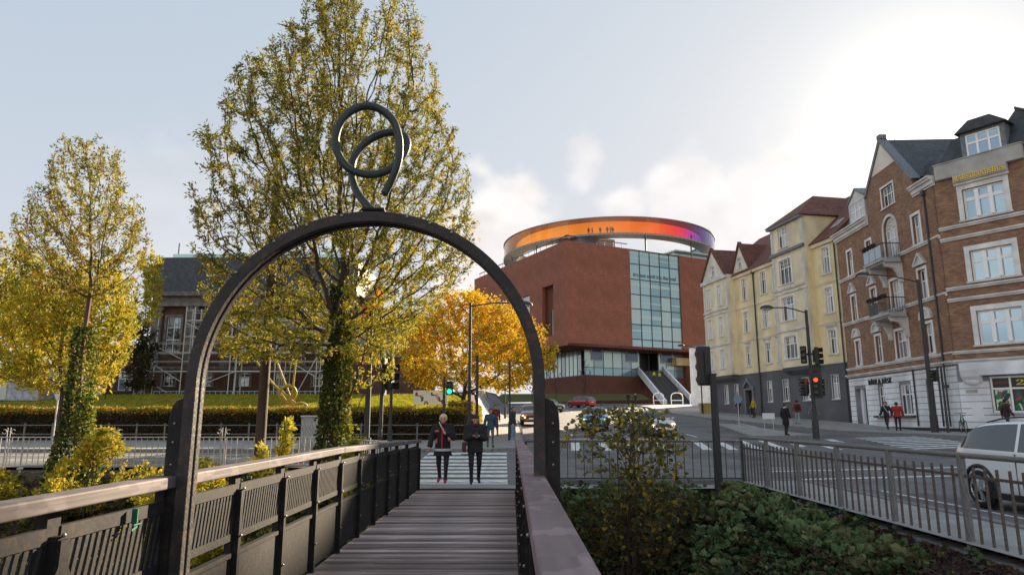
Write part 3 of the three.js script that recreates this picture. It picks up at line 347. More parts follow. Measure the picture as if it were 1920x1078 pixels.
// ---------------------------------------------------------------- red brick corner house
{
  const base = [25.6, 0.5, -46], t = thing('corner_house', 'red brick corner house with white rusticated ground floor and gold letters under its roof', 'apartment building', base);
  const A = [26, -53], C = [25.36, -39.07], E = [C[0] + 0.572 * 4.9, C[1] + 0.82 * 4.9], F = frameOf(A, C, base), G = frameOf(C, E, base), L = F.L, GL = G.L;
  const W = (a, b, y0, y1, o = {}) => ({ s0: a, s1: b, y0, y1, ...o }), up = [], low = [], trim = M.trim;
  const one = { cols: 2, rows: [0.62], sur: 0.16, rec: 0.16 };
  for (const [s, e] of [[1.72, 2.42], [4.85, 5.55], [11.15, 12.0]]) { up.push(W(s, e, 12.4, 14.25, { ...one })); up.push(W(s, e, 8.9, 10.75, { ...one, hood: 'peak' })); up.push(W(s, e, 5.55, 7.36, { ...one, hood: 'round' })); }
  up.push(W(7.65, 9.1, 8.55, 10.75, { ...one, cols: 3, glass: M.glassC }), W(7.6, 9.12, 5.55, 7.36, { ...one, cols: 3 }));
  const arch = W(7.5, 9.15, 12.1, 14.3, { arch: true });
  const gab = W(7.75, 9.3, 15.85, 17.25, { cols: 3, rows: [0.62], sur: 0.12, rec: 0.14 });
  // brick walls
  part('wall', on(F, wallGeo([[0, 4.85], [L, 4.85], [L, 16], [11.6, 16], [11.6, 16.8], [10.0, 18.55], [6.5, 18.55], [5.6, 17.6], [5.6, 16], [0, 16]], [...up, arch, gab], 0.4)), M.brick, t);
  const gt = part('gable', on(F, [prism([[6.5, 18.553], [10.0, 18.553], [8.25, 20.6]], 0.34).translate(0, 0, -0.36)]), M.gable, t);
  part('verge', on(F, [prism([[5.3, 17.45], [5.6, 17.45], [8.25, 20.55], [8.25, 20.9]], 0.5).translate(0, 0, -0.42), prism([[11.95, 16.6], [8.25, 20.9], [8.25, 20.55], [11.62, 16.6]], 0.5).translate(0, 0, -0.42), bb(8.05, 8.45, 20.75, 21.05, -0.4, 0.1)]), M.zinc, gt);
  const pier = part('pier', on(F, [bb(13.0, L - 0.1, 4.9, 15.3, 0.001, 0.12)]), M.brick, t);
  // ground floor: courses of rendered stone with open joints, each course a piece
  const openings = [W(0.85, 2.7, 1.2, 3.83), W(4.5, 5.35, 1.9, 3.85, { cols: 2, rows: [0.66], rec: 0.1 }), W(7.4, 8.95, 1.9, 3.87, { cols: 3, rows: [0.66], rec: 0.1 }), W(10.65, 11.5, 1.15, 3.87)];
  const gopen = [W(1.55, 4.35, 1.98, 3.92, { cols: 3, rows: [0.66], rec: 0.12, fr: 0.09, mu: 0.09 })];
  for (const [FF, len, ops] of [[F, L, openings], [G, GL, gopen]]) {
    part('ground_floor_wall', on(FF, wallGeo([[0, 1.1], [len, 1.1], [len, 4.72], [0, 4.72]], ops, 0.4)), M.jointwall, t);
    for (let y = 1.12; y < (FF === G ? 3.6 : 4.5); y += 0.37) { const cuts = ops.filter((o) => o.y0 < y + 0.36 && o.y1 > y).sort((a, b) => a.s0 - b.s0); let s = 0.02; for (const o of [...cuts, W(len + 0.06, 0, 0, 0)]) { const e = o.s0 - 0.005; if (e - s > 0.1) part('stone_course', on(FF, bb(s, Math.min(e, len - 0.02), y, Math.min(y + 0.335, 4.6), 0.0015, 0.04)), M.whitewall, t); s = o.s1 + 0.005; } }
    part('plinth', on(FF, bb(0, len, -0.3, 1.099, -0.4, 0.05)), M.plinth, t);
    part('course', course(FF, -0.05, len, 4.72, 0.2, 0.26), trim, t); part('course', course(FF, 0, len, 5.25, 0.18, 0.16), trim, t);
    part('brick_band', on(FF, bb(0, len, 4.93, 5.24, 0.0, 0.03)), M.brick, t);
  }
  for (const y of [8.68, 12.12]) part('course', course(F, 0, L, y, 0.22, 0.15), trim, t);
  for (const [a, b] of [[-0.1, 5.5], [11.7, L + 0.1]]) part('cornice', cornice(F, a, b, 16.0), trim, t);
  for (const o of [...up, gab]) windowAt(t, F, o);
  windowAt(t, F, openings[1]); windowAt(t, F, openings[2]);
  // arched balcony door
  const ad = windowAt(t, F, { s0: 7.52, s1: 9.13, y0: 12.1, y1: 14.28, cols: 3, rows: [0.7], rec: 0.16, glass: M.glassC, sill: false });
  { const sh = new THREE.Shape(); sh.absarc(8.325, 14.31, 0.8, 0, Math.PI, false); const ring = new THREE.Shape(); ring.absarc(8.325, 14.3, 1.0, 0, Math.PI, false); ring.lineTo(7.515, 14.3); ring.absarc(8.325, 14.3, 0.81, Math.PI, 0, true); part('tympanum', on(F, [new THREE.ExtrudeGeometry(sh, { depth: 0.05, bevelEnabled: false }).translate(0, 0, -0.2), ...[0.25, 0.5].map((r) => new THREE.TorusGeometry(r, 0.05, 6, 16, Math.PI).translate(8.325, 14.35, -0.14))]), M.trim, ad); part('surround', on(F, [new THREE.ExtrudeGeometry(ring, { depth: 0.04, bevelEnabled: false }), bb(7.32, 7.515, 12.35, 14.299, 0, 0.04), bb(9.135, 9.33, 12.35, 14.299, 0, 0.04)]), M.trim, ad); }
  // balconies
  for (const [y, glassy] of [[11.95, true], [8.35, false]]) {
    const b = part('balcony', on(F, [bb(7.0, 9.6, y - 0.12, y + 0.06, 0.16, 1.35), bb(6.95, 9.65, y - 0.24, y - 0.12, 0.16, 1.2)]), M.stone, t);
    for (const s of [7.2, 9.3]) part('bracket', on(F, prism([[0.001, y - 0.241], [1.15, y - 0.241], [1.0, y - 0.5], [0.5, y - 0.62], [0.25, y - 1.1], [0.2, y - 1.5], [0.001, y - 1.55]], 0.28).rotateY(-Math.PI / 2).translate(s + 0.14, 0, 0)), M.trim, b);
    const bars = []; for (let s = 7.05; s < 9.6; s += 0.16) bars.push(bar(V(s, y + 0.06, 1.3), V(s, y + 1.0, 1.3), 0.012, 0.012, 5)); for (let z = 0.2; z < 1.3; z += 0.16) bars.push(bar(V(7.05, y + 0.06, z), V(7.05, y + 1.0, z), 0.012, 0.012, 5), bar(V(9.57, y + 0.06, z), V(9.57, y + 1.0, z), 0.012, 0.012, 5));
    part('balcony_rail', on(F, [...bars, bb(7.02, 9.6, y + 1.0, y + 1.05, 1.28, 1.32), bb(7.02, 7.07, y + 1.0, y + 1.05, 0.1, 1.28), bb(9.55, 9.6, y + 1.0, y + 1.05, 0.1, 1.28)]), M.black, b);
    if (glassy) for (const [a, c] of [[7.1, 7.85], [7.9, 8.68], [8.73, 9.5]]) part('screen', on(F, bb(a, c, y + 0.1, y + 0.92, 1.315, 1.33)), M.glassA, b);
    else { part('screen', on(F, bb(7.1, 8.4, y + 0.1, y + 0.85, 1.315, 1.33)), M.lead, b); }
    const r = rng(y * 10), pot = []; for (let i = 0; i < 260; i++) { const s = glassy ? 7.05 + r() * 1.7 : 7.0 + r() * 2.5; pot.push(new THREE.OctahedronGeometry(0.03 + r() * 0.06, 0).scale(1, 0.4, 1).rotateX(r() * 3).rotateZ(r() * 3).translate(s, y + (glassy ? 1.0 : 1.05) + r() * 0.22, 1.2 + r() * 0.22)); } part('flower_box', on(F, pot), plain(0.05, 0.03, 0.03, 0.9), b);
  }
  part('drain_pipe', on(F, [bar(V(13.05, 1.2, 0.19), V(13.05, 15.4, 0.19), 0.055), bx(0.25, 0.3, 0.2, 13.05, 15.2, 0.22)]), M.lead, t);
  for (const q of [9.45, 12.2]) part('drain_pipe', on(F, bar(V(q, 1.2, 0.1), V(q, 4.7, 0.1), 0.05)), M.lead, t);
  // doors and sign on the ground floor
  part('recess', on(F, bb(0.86, 2.69, 1.2, 3.82, -0.39, -0.36)), M.whitewall, t); const d1 = part('door', on(F, bb(1.9, 2.5, 1.22, 3.75, -0.3, -0.22)), M.glassB, t); part('door_frame', on(F, [bb(1.75, 1.9, 1.2, 3.82, -0.34, -0.05), bb(2.5, 2.66, 1.2, 3.82, -0.34, -0.05)]), M.whitewall, d1);
  part('door', on(F, [bb(10.66, 11.49, 1.16, 3.86, -0.3, -0.24), bb(10.74, 11.4, 1.4, 2.4, -0.24, -0.22), bb(10.74, 11.4, 2.6, 3.6, -0.24, -0.22)]), plain(0.09, 0.028, 0.018, 0.5), t);
  part('window_ledge', on(F, [bb(4.0, 9.2, 1.72, 1.84, 0.031, 0.3)]), M.lead, t);
  // corner face
  const triple = { cols: 3, rows: [0.66], fr: 0.1, mu: 0.2, post: 0.1, sur: 0.26, rec: 0.14, glass: M.glassSky };
  const cw = [W(1.42, 3.5, 12.9, 14.7, triple), W(1.4, 3.5, 9.3, 11.06, triple), W(1.35, 3.55, 5.7, 7.6, triple)];
  part('wall', on(G, wallGeo([[0, 4.85], [GL, 4.85], [GL, 16.3], [0, 16.3]], cw, 0.4)), M.brick, t); for (const o of cw) windowAt(t, G, o);
  for (const y of [5.25, 8.9, 8.25, 12.5, 11.82]) if (y > 5.3) part('course', course(G, 0.0, GL, y, 0.2, 0.16), trim, t);
  part('parapet', on(G, [bb(0.2, GL - 0.25, 15.6, 16.45, 0.001, 0.3), bb(0.2, 1.2, 15.55, 15.599, 0.001, 0.28), bb(0.15, GL - 0.2, 16.451, 16.5, -0.1, 0.36)]), M.stone, t);
  part('hood', on(G, [bb(1.1, 3.85, 14.98, 15.12, 0.001, 0.2)]), trim, t);
  part('corbel', on(G, [prism([[0.001, 4.7], [0.55, 4.7], [0.55, 4.3], [0.45, 3.95], [0.2, 3.65], [0.001, 3.55]], 0.9).rotateY(-Math.PI / 2).translate(1.25, 0, 0.0), new THREE.SphereGeometry(0.36, 16, 8, 0, 6.3, Math.PI / 2, Math.PI / 2).scale(1, 0.8, 1).translate(0.8, 3.75, 0.16)]), M.whitewall, t);
  part('shop_beam', on(G, [bb(1.26, GL, 4.0, 4.7, 0.031, 0.4)]), M.whitewall, t);
  part('name_plate', on(G, [bb(0.35, 0.95, 3.05, 3.25, 0.032, 0.05)]), M.stone, t); part('name_plate', on(F, [bb(12.5, 13.1, 3.4, 3.6, 0.032, 0.05)]), M.lead, t); part('notice_board', on(G, [bb(0.55, 1.1, 1.7, 2.4, 0.032, 0.05)]), M.white, t);
  // shop window with its posters
  const poster = (w, h, draw) => { const c = document.createElement('canvas'); c.width = w; c.height = h; const x = c.getContext('2d'); draw(x, w, h); const q = new THREE.CanvasTexture(c); q.colorSpace = THREE.SRGBColorSpace; return q; };
  const sw = windowAt(t, G, { ...gopen[0], glass: M.glassB });
  const posters = [[1.66, 2.4, 3.33, 3.82, (x, w, h) => { x.fillStyle = '#241c22'; x.fillRect(0, 0, w, h); x.fillStyle = '#a02a2c'; x.font = `bold ${h * 0.3}px sans-serif`; x.textAlign = 'center'; x.fillText('ÅBENT', w / 2, h * 0.62); }], [2.56, 3.34, 3.33, 3.82, (x, w, h) => { x.fillStyle = '#1c1a22'; x.fillRect(0, 0, w, h); x.fillStyle = '#d8cc2c'; x.font = `bold ${h * 0.82}px serif`; x.textAlign = 'center'; x.fillText('2', w / 2, h * 0.8); }],
    ...[[1.72, 2.4], [2.56, 3.34], [3.5, 4.24]].map(([a, b], k) => [a, b, 2.1, 3.2, (x, w, h) => { const r = rng(40 + k); x.fillStyle = ['#c9d6cf', '#20354a', '#d8e0d6'][k]; x.fillRect(0, 0, w, h); for (let i = 0; i < 26; i++) { x.fillStyle = ['#1f5a35', '#2f7d47', '#173a2c', '#d9e2dc', '#a33a44', '#3a4a55'][Math.floor(r() * (i < 12 ? 3 : 6))]; x.beginPath(); x.ellipse(w * (0.2 + r() * 0.6), h * (0.15 + r() * 0.75), w * (0.08 + r() * 0.22), h * (0.04 + r() * 0.16), r() * 3, 0, 7); x.fill(); } }])];
  for (const [a, b, y0, y1, f] of posters) { const g = new THREE.PlaneGeometry(b - a, y1 - y0).translate((a + b) / 2, (y0 + y1) / 2, 0); const solid = bx(b - a, y1 - y0, 0.006, (a + b) / 2, (y0 + y1) / 2, -0.155); const uv = solid.attributes.uv, p = solid.attributes.position; for (let i = 0; i < p.count; i++) uv.setXY(i, (p.getX(i) - a) / (b - a), (p.getY(i) - y0) / (y1 - y0)); part('poster', on(G, solid), std({ map: poster(128, 160, f), roughness: 0.25 }), sw); }
  const { Font, FontLoader } = await import('three/addons/loaders/FontLoader.js'), { TextGeometry } = await import('three/addons/geometries/TextGeometry.js');
  const serif = await new FontLoader().loadAsync('fonts/droid/droid_serif_bold.typeface.json'), sans = await new FontLoader().loadAsync('fonts/droid/droid_sans_bold.typeface.json');
  const word = (str, font, size, width, depth) => { const g = new TextGeometry(str, { font, size, depth, curveSegments: 3 }); g.computeBoundingBox(); const b = g.boundingBox, k = width / (b.max.x - b.min.x); return g.translate(-b.min.x, -b.min.y, 0).scale(k, 1, 1); };
  part('lettering', on(G, word('MARSTRANDSHUS', serif, 0.3, 2.55, 0.05).translate(1.18, 15.2, 0.305)), M.gold, t); part('letter_backing', on(G, bb(1.12, 3.85, 15.125, 15.599, 0.05, 0.3)), M.stone, t);
  part('lettering', on(F, word('RÅUI & RÅSK', sans, 0.36, 3.3, 0.06).translate(3.3, 4.02, 0.035)), M.black, t);
  globalThis.__fonts = { serif, sans, word };
  // roofs
  const P = (s, y, z) => V(s, y, z).applyMatrix4(F.m), Q = (s, y, z) => V(s, y, z).applyMatrix4(G.m), roof = (n, pts, mat) => part(n, hull(pts), mat, t);
  const mr = roof('roof', [P(0, 16.01, -0.43), P(L, 16.01, -0.43), P(0, 17.9, -1.5), P(L - 1, 17.9, -1.5), P(0, 20.2, -5), P(L - 2, 20.2, -5), P(0, 16.01, -11), P(L, 16.01, -11)], M.slate);
  roof('gable_roof', [P(5.75, 17.5, -0.43), P(11.5, 16.85, -0.43), P(8.25, 20.7, -0.43), P(8.25, 20.7, -9), P(5.75, 17.5, -7), P(11.5, 16.85, -7)], M.slate);
  roof('corner_roof', [Q(0.2, 16.31, 0.0), Q(GL, 16.31, 0.0), Q(0.9, 18.2, -0.9), Q(GL + 2, 18.2, -0.9), Q(2.5, 19.2, -3.2), Q(GL + 6, 19.2, -3.2), Q(GL + 8, 16.31, 0), Q(0.2, 16.31, -9), Q(GL + 8, 16.31, -9)], M.lead);
  // dormers
  const dm = W(2.98, 5.05, 16.25, 17.5, { cols: 3, rows: [0.55], rec: 0.02, mu: 0.08, glass: M.glassC, sill: false }); windowAt(t, F, dm);
  const dg = part('dormer', on(F, [prism([[2.72, 16.02], [2.97, 16.02], [2.97, 17.52], [5.06, 17.52], [5.06, 16.02], [5.3, 16.02], [5.3, 17.7], [4.01, 18.5], [2.72, 17.7]], 0.2).translate(0, 0, -0.18), bb(2.72, 5.3, 16.02, 17.69, -2.2, -0.181)]), M.trim, t); part('dormer_roof', on(F, prism([[2.6, 17.65], [4.01, 18.5], [5.42, 17.65], [5.42, 17.8], [4.01, 18.68], [2.6, 17.8]], 2.6).translate(0, 0, -2.5)), M.zinc, dg);
  const D = { m: G.off(0.05).m, L: GL }, cd = W(1.95, 3.7, 16.52, 17.85, { cols: 3, rows: [0.6], rec: 0.02, fr: 0.09, mu: 0.12, glass: M.glassSky, sill: false }); windowAt(t, D, cd);
  const cg = part('dormer', on(D, [bb(1.7, 1.949, 16.5, 18.0, -0.2, 0), bb(3.701, 3.95, 16.5, 18.0, -0.2, 0), bb(1.949, 3.701, 17.851, 18.0, -0.2, 0), bb(1.7, 3.95, 16.5, 18.0, -3, -0.201)]), M.zinc, t); part('dormer_roof', on(D, prism([[1.5, 18.001], [4.15, 18.001], [3.4, 18.6], [2.3, 18.6]], 3.4).translate(0, 0, -3.1)), M.lead, cg);
  part('gable_end', on({ m: G.off(-1.2).m }, [prism([[2.3, 16.6], [7.6, 16.6], [4.3, 18.95]], 0.4).translate(0, 0, -0.2)]), M.lead, t); part('rear_roof', on({ m: G.off(-1.2).m }, [prism([[4.2, 18.9], [8.2, 16.2], [8.4, 16.35], [4.2, 19.1]], 5).translate(0, 0, -4.8)]), M.slate, t);
  part('antenna', on(F, [bar(V(4.6, 19, -3), V(4.6, 22.3, -3), 0.02), bar(V(4.3, 21.8, -3), V(4.9, 21.8, -3), 0.015)]), M.lead, t);
  // body behind the fronts
  const sh = new THREE.Shape(); const rel = (p) => new THREE.Vector2(p.x, -p.z); const ring = [P(0.02, 0, -0.42), P(L - 0.3, 0, -0.42), Q(0.2, 0, -0.45), Q(GL - 0.02, 0, -0.42), Q(GL + 7.9, 0, -0.42), P(L + 8, 0, -11), P(0.02, 0, -10.9)].map(rel); sh.setFromPoints(ring);
  part('back_wall', new THREE.ExtrudeGeometry(sh, { depth: 16.2, bevelEnabled: false }).rotateX(-Math.PI / 2).translate(0, -0.5, 0), M.brick, t);
}

// ---------------------------------------------------------------- art museum with the coloured ring
{
  const base = [20, 3, -150], t = thing('art_museum', 'large cube of red brick museum with a rainbow glass ring walkway on its roof', 'museum', base);
  const K = [11, -134], R1 = [K[0] + 0.887 * 52, K[1] - 0.462 * 52], L1 = [K[0] - 0.462 * 45, K[1] - 0.887 * 45];
  const FR = frameOf(K, R1, base), FL0 = frameOf(L1, K, base), FL = FL0, LL = FL0.L; // left face runs from its far end to the corner
  const W = (a, b, y0, y1) => ({ s0: a, s1: b, y0, y1 }), y0 = 15.9, y1 = 37.2;
  const glassHole = W(15.85, 29.5, y0 + 0.02, 37.0), sl = (s) => LL - s;
  part('wall', on(FR, wallGeo([[0, y0], [52, y0], [52, y1], [0, y1]], [W(15.85, 29.5, y0 + 0.4, y1 - 0.05)], 0.8)), M.museum, t);
  part('wall', on(FL, wallGeo([[0, y0], [LL - 0.81, y0], [LL - 0.81, y1], [0, y1]], [W(sl(10), sl(5.4), 18.4, 29), W(sl(19.4), sl(15.4), 22, 28.4), W(sl(27), sl(23.5), 19, 22.5)], 0.8)), M.museum, t);
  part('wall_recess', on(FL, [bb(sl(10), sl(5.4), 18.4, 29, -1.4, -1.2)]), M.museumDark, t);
  const recess = part('window', on(FL, [bb(sl(8), sl(7.9), 18.6, 24, -1.19, -1.0), bb(sl(6.7), sl(6.6), 18.6, 24, -1.19, -1.0)]), M.frameDark, t); part('pane', on(FL, bb(sl(7.85), sl(6.75), 18.6, 24, -1.15, -1.1)), M.glassB, recess);
  for (const [a, b, c, d] of [[19.4, 15.4, 22, 28.4], [27, 23.5, 19, 22.5]]) { const w = part('window', on(FL, [bb(sl(a), sl(a) + 0.12, c, d, -0.5, -0.2), bb(sl(b) - 0.12, sl(b), c, d, -0.5, -0.2)]), M.frame, t); part('pane', on(FL, bb(sl(a) + 0.12, sl(b) - 0.12, c, d, -0.45, -0.4)), M.glassC, w); }
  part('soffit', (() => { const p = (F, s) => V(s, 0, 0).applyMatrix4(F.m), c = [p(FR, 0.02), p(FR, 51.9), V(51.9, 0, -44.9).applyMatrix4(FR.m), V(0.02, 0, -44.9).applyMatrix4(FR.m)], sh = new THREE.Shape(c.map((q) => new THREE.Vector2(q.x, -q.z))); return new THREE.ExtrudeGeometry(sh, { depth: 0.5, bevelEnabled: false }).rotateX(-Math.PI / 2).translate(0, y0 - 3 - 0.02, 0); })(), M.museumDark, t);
  part('roof', (() => { const c = [[0.7, -0.7], [51.3, -0.7], [51.3, -44.3], [0.7, -44.3]].map(([a, b]) => V(a, 0, b).applyMatrix4(FR.m)), sh = new THREE.Shape(c.map((q) => new THREE.Vector2(q.x, -q.z))); return new THREE.ExtrudeGeometry(sh, { depth: 0.5, bevelEnabled: false }).rotateX(-Math.PI / 2).translate(0, y1 - 3 - 0.9, 0); })(), M.zinc, t);
  part('wall', on({ m: FR.off(-44.2).m }, bb(0.8, 51, y0, y1, -0.8, 0)), M.museum, t);
  // glass front: five bays of panes, floors behind them
  const rows = [y0 + 0.45, 17.95, 21.1, 24.4, 27.5, 30.75, 34.1, 37.1], w = (29.5 - 15.85) / 5, cw = part('curtain_wall', on(FR, [...[0, 1, 2, 3, 4, 5].map((i) => bb(15.85 + i * w - 0.07, 15.85 + i * w + 0.07, y0 + 0.4, 37.15, -0.42, -0.2)), ...rows.map((y) => bb(15.92, 29.43, y - 0.09, y + 0.09, -0.4, -0.21))]), M.frameDark, t);
  const r = rng(77); for (let i = 0; i < 5; i++) for (let j = 0; j < rows.length - 1; j++) part('pane', on(FR, bb(15.93 + i * w, 15.77 + (i + 1) * w, rows[j] + 0.1, rows[j + 1] - 0.1, -0.34, -0.31).translate(-(15.85 + (i + 0.5) * w), 0, 0.325).rotateY((r() - 0.5) * 0.01).translate(15.85 + (i + 0.5) * w, 0, -0.325)), [M.teal, M.teal2, M.teal, M.teal3][Math.floor(r() * 4)], cw);
  for (const [y, h] of [[36.3, 0.45], [35.2, 0.25], [29.2, 0.7], [22.3, 0.8], [25.6, 0.3], [19.6, 0.35]]) part('blind', on(FR, bb(15.95, 29.4, y, y + h, -0.305, -0.285)), M.teal3, cw);
  const { sans, word } = globalThis.__fonts; part('lettering', on(FR, word("it's not until it's the end", sans, 0.75, 11.6, 0.04).translate(16.9, 31.35, -0.3)), M.frameDark, cw);
  // lower glass storey, set back, and the brick base
  const K2 = [15.0, -141.5], FA = frameOf(K2, [K2[0] + 0.887 * 44, K2[1] - 0.462 * 44], base), FB = frameOf([K2[0] - 0.462 * 22, K2[1] - 0.887 * 22], K2, base), yb = 10.5, yt = y0 - 0.05;
  const low = part('glass_storey', [on(FA, [bb(0, 44, yb - 0.12, yb + 0.05, -0.3, 0.05), bb(0, 44, yt - 0.1, yt, -0.3, 0.02), ...Array.from({ length: 12 }, (_, i) => bb(i * 2.4 - 0.04, i * 2.4 + 0.04, yb, yt, -0.15, 0.02))]), on(FB, [bb(0, 22, yb - 0.12, yb + 0.05, -0.3, 0.05), bb(0, 22, yt - 0.1, yt, -0.3, 0.02), ...Array.from({ length: 14 }, (_, i) => bb(i * 1.6 - 0.035, i * 1.6 + 0.035, yb, yt, -0.15, 0.02))])], M.frameDark, t);
  for (let i = 0; i < 11; i++) { if (i === 6 || i === 7) continue; part('pane', on(FA, bb(i * 2.4 + 0.05, i * 2.4 + 2.35, yb + 0.06, 12.1, -0.1, -0.07)), M.teal2, low); part('pane', on(FA, bb(i * 2.4 + 0.05, i * 2.4 + 2.35, 12.2, yt - 0.12, -0.1, -0.07)), [M.teal3, M.glassA, M.teal3][i % 3], low); }
  for (let i = 0; i < 13; i++) part('pane', on(FB, bb(i * 1.6 + 0.05, i * 1.6 + 1.55, yb + 0.06, yt - 0.12, -0.1, -0.07)), i % 4 ? M.teal3 : M.glassA, low);
  for (const [a, b] of [[1.9, 4.3], [10.9, 13.6], [20.3, 23.2]]) { const f = part('window', on(FA, [bb(a - 0.2, a, 13.8, 16.2, 0.03, 0.1), bb(b, b + 0.2, 13.8, 16.2, 0.03, 0.1), bb(a - 0.2, b + 0.2, 16.2, 16.4, 0.03, 0.1), bb(a - 0.2, b + 0.2, 13.6, 13.8, 0.03, 0.1)]), M.stone, t); part('pane', on(FA, bb(a, b, 13.8, 16.2, 0.03, 0.06)), M.blueglass, f); }
  part('entrance', on(FA, [bb(14.3, 19.4, 12.1, 16.3, -3, -2.8), bb(14.3, 14.5, 12.1, 16.3, -2.8, 0.1), bb(19.2, 19.4, 12.1, 16.3, -2.8, 0.1), bb(14.5, 19.2, 16.1, 16.3, -2.8, 0.1)]), M.black, t);
  part('canopy', on(FA, [bb(23.2, 34, 13.2, 14.9, 0.1, 1.6)]), std({ map: rep(T.plaster, 3), color: rgb(0.75, 0.6, 0.3), roughness: 0.8 }), t);
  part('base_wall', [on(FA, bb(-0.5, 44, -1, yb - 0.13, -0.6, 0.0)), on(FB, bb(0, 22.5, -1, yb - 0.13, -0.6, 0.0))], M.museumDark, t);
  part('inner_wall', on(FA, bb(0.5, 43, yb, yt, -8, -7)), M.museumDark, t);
  part('pillar', on(FA, bb(27.0, 28.2, 2, 15.8, 0.1, 3)), M.museum, t);
  // outside stair
  { const A = V(16.9, 12.1, 0.1).applyMatrix4(FA.m), Bt = V(31.0 - base[0], 4.1 - base[1], -127 - base[2]), n = 30, run = V(Bt.x - A.x, 0, Bt.z - A.z), len = run.length(), ang = Math.atan2(run.x, run.z), stair = part('stair_slab', beam(V(A.x, A.y - 0.9, A.z), V(Bt.x, Bt.y - 0.9, Bt.z), 5.2, 0.5), M.plinth, t);
    for (let i = 0; i < n; i++) { const q = (i + 0.5) / n, m = part('step', bx(5.0, 0.29, len / n - 0.02), M.lead, stair); m.position.set(lerp(A.x, Bt.x, q), lerp(A.y, Bt.y, q) - 0.35, lerp(A.z, Bt.z, q)); m.rotation.y = ang; }
    const side = V(Math.cos(ang), 0, -Math.sin(ang)); for (const s of [-2.75, 2.75]) part('parapet', beam(V(A.x, A.y + 0.1, A.z).addScaledVector(side, s), V(Bt.x, Bt.y + 0.1, Bt.z).addScaledVector(side, s), 0.35, 1.5), M.whitewall, stair);
    for (const s of [-2.4]) part('hand_rail', bar(V(A.x, A.y + 1.0, A.z).addScaledVector(side, s), V(Bt.x, Bt.y + 1.0, Bt.z).addScaledVector(side, s), 0.06), M.rust, stair); }
  // roof rails and lift house under the ring
  { const posts = []; for (let s = 1; s < 44; s += 2.6) posts.push(on(FL, bar(V(sl(s), y1, -0.5), V(sl(s), y1 + 1.1, -0.5), 0.05, 0.05, 6))); for (let s = 1; s < 16; s += 2.2) posts.push(on(FR, bar(V(s, y1, -0.5), V(s, y1 + 1.1, -0.5), 0.05, 0.05, 6))); part('roof_rail', [...posts, on(FL, bb(2, sl(0), y1 + 1.05, y1 + 1.2, -0.6, -0.4)), on(FR, bb(0, 15.6, y1 + 1.05, y1 + 1.2, -0.6, -0.4))], M.frameDark, t); }
  part('lift_house', on(FR, bb(7.2, 16.5, y1 - 0.2, 40.7, -14, -6)), M.zinc, t);
  part('roof_house', on(FR, [bb(29.5, 50, y1, y1 + 1.2, -8, -1.5), bb(29, 50.5, y1 + 1.2, y1 + 1.5, -9, -0.5)]), M.teal3, t);
  // ring: floor, ceiling and two rows of coloured panes
  const c = [24 - base[0], 0, -167 - base[2]], R = 26, RI = 23.1, yF = 40.7 - base[1], yC = 44.1 - base[1];
  const ann = (ro, ri, h, y) => { const s = new THREE.Shape(); s.absarc(0, 0, ro, 0, Math.PI * 2, false); const p = new THREE.Path(); p.absarc(0, 0, ri, 0, Math.PI * 2, true); s.holes.push(p); return new THREE.ExtrudeGeometry(s, { depth: h, bevelEnabled: false, curveSegments: 96 }).rotateX(-Math.PI / 2).translate(c[0], y, c[2]); };
  const ring = part('ring_floor', ann(R + 0.15, RI - 0.15, 0.45, yF - 0.45), M.concrete, t); part('ring_roof', ann(R + 0.15, RI - 0.15, 0.22, yC), M.concrete, t);
  const stops = [[-180, [1, 0.75, 0.1]], [-130, [0.9, 0.9, 0.15]], [-90, [1, 0.62, 0.1]], [-62, [1, 0.56, 0.06]], [-30, [1, 0.53, 0.02]], [0, [1, 0.47, 0.012]], [22, [1, 0.4, 0.02]], [38, [1, 0.22, 0.15]], [46, [0.95, 0.12, 0.5]], [54, [0.72, 0.16, 0.8]], [62, [0.45, 0.25, 0.85]], [90, [0.25, 0.4, 0.9]], [130, [0.15, 0.7, 0.7]], [160, [0.4, 0.85, 0.3]], [180, [1, 0.75, 0.1]]];
  const hue = (a) => { for (let i = 0; i < stops.length - 1; i++) if (a <= stops[i + 1][0]) { const q = (a - stops[i][0]) / (stops[i + 1][0] - stops[i][0]); return stops[i][1].map((v, k) => lerp(v, stops[i + 1][1][k], q)); } return stops[0][1]; };
  const toCam = Math.atan2(-(c[0] + base[0]), -(c[2] + base[2])), N = 96; // angle 0 faces the bridge
  const arcPane = (ra, a0, a1) => { const pts = []; for (const rr of [ra - 0.03, ra + 0.03]) for (const a of [a0, a1]) for (const y of [yF, yC]) pts.push(V(c[0] + Math.sin(a) * rr, y, c[2] + Math.cos(a) * rr)); return new ConvexGeometry(pts); };
  for (let i = 0; i < N; i++) { const deg = -180 + (i + 0.5) * 360 / N, a0 = toCam + (deg - 180 / N) * Math.PI / 180, a1 = toCam + (deg + 180 / N) * Math.PI / 180, col = hue(deg), m = phys({ color: rgb(...col.map((v) => Math.pow(v, 0.5))), transmission: 1, thickness: 0, roughness: 0.02 }); for (const ra of [R - 0.05, RI + 0.05]) part('pane', arcPane(ra, a0, a1), m, ring); }
  for (let k = 0; k < 12; k++) { const a = k * Math.PI / 6 + 0.2; part('column', bar(V(c[0] + Math.sin(a) * 24.5, y1 - 3, c[2] + Math.cos(a) * 24.5), V(c[0] + Math.sin(a) * 24.5, yF - 0.45, c[2] + Math.cos(a) * 24.5), 0.18), M.zinc, ring); }
  globalThis.__ring = { x: c[0] + base[0], z: c[2] + base[2], y: 40.7, toCam };
}
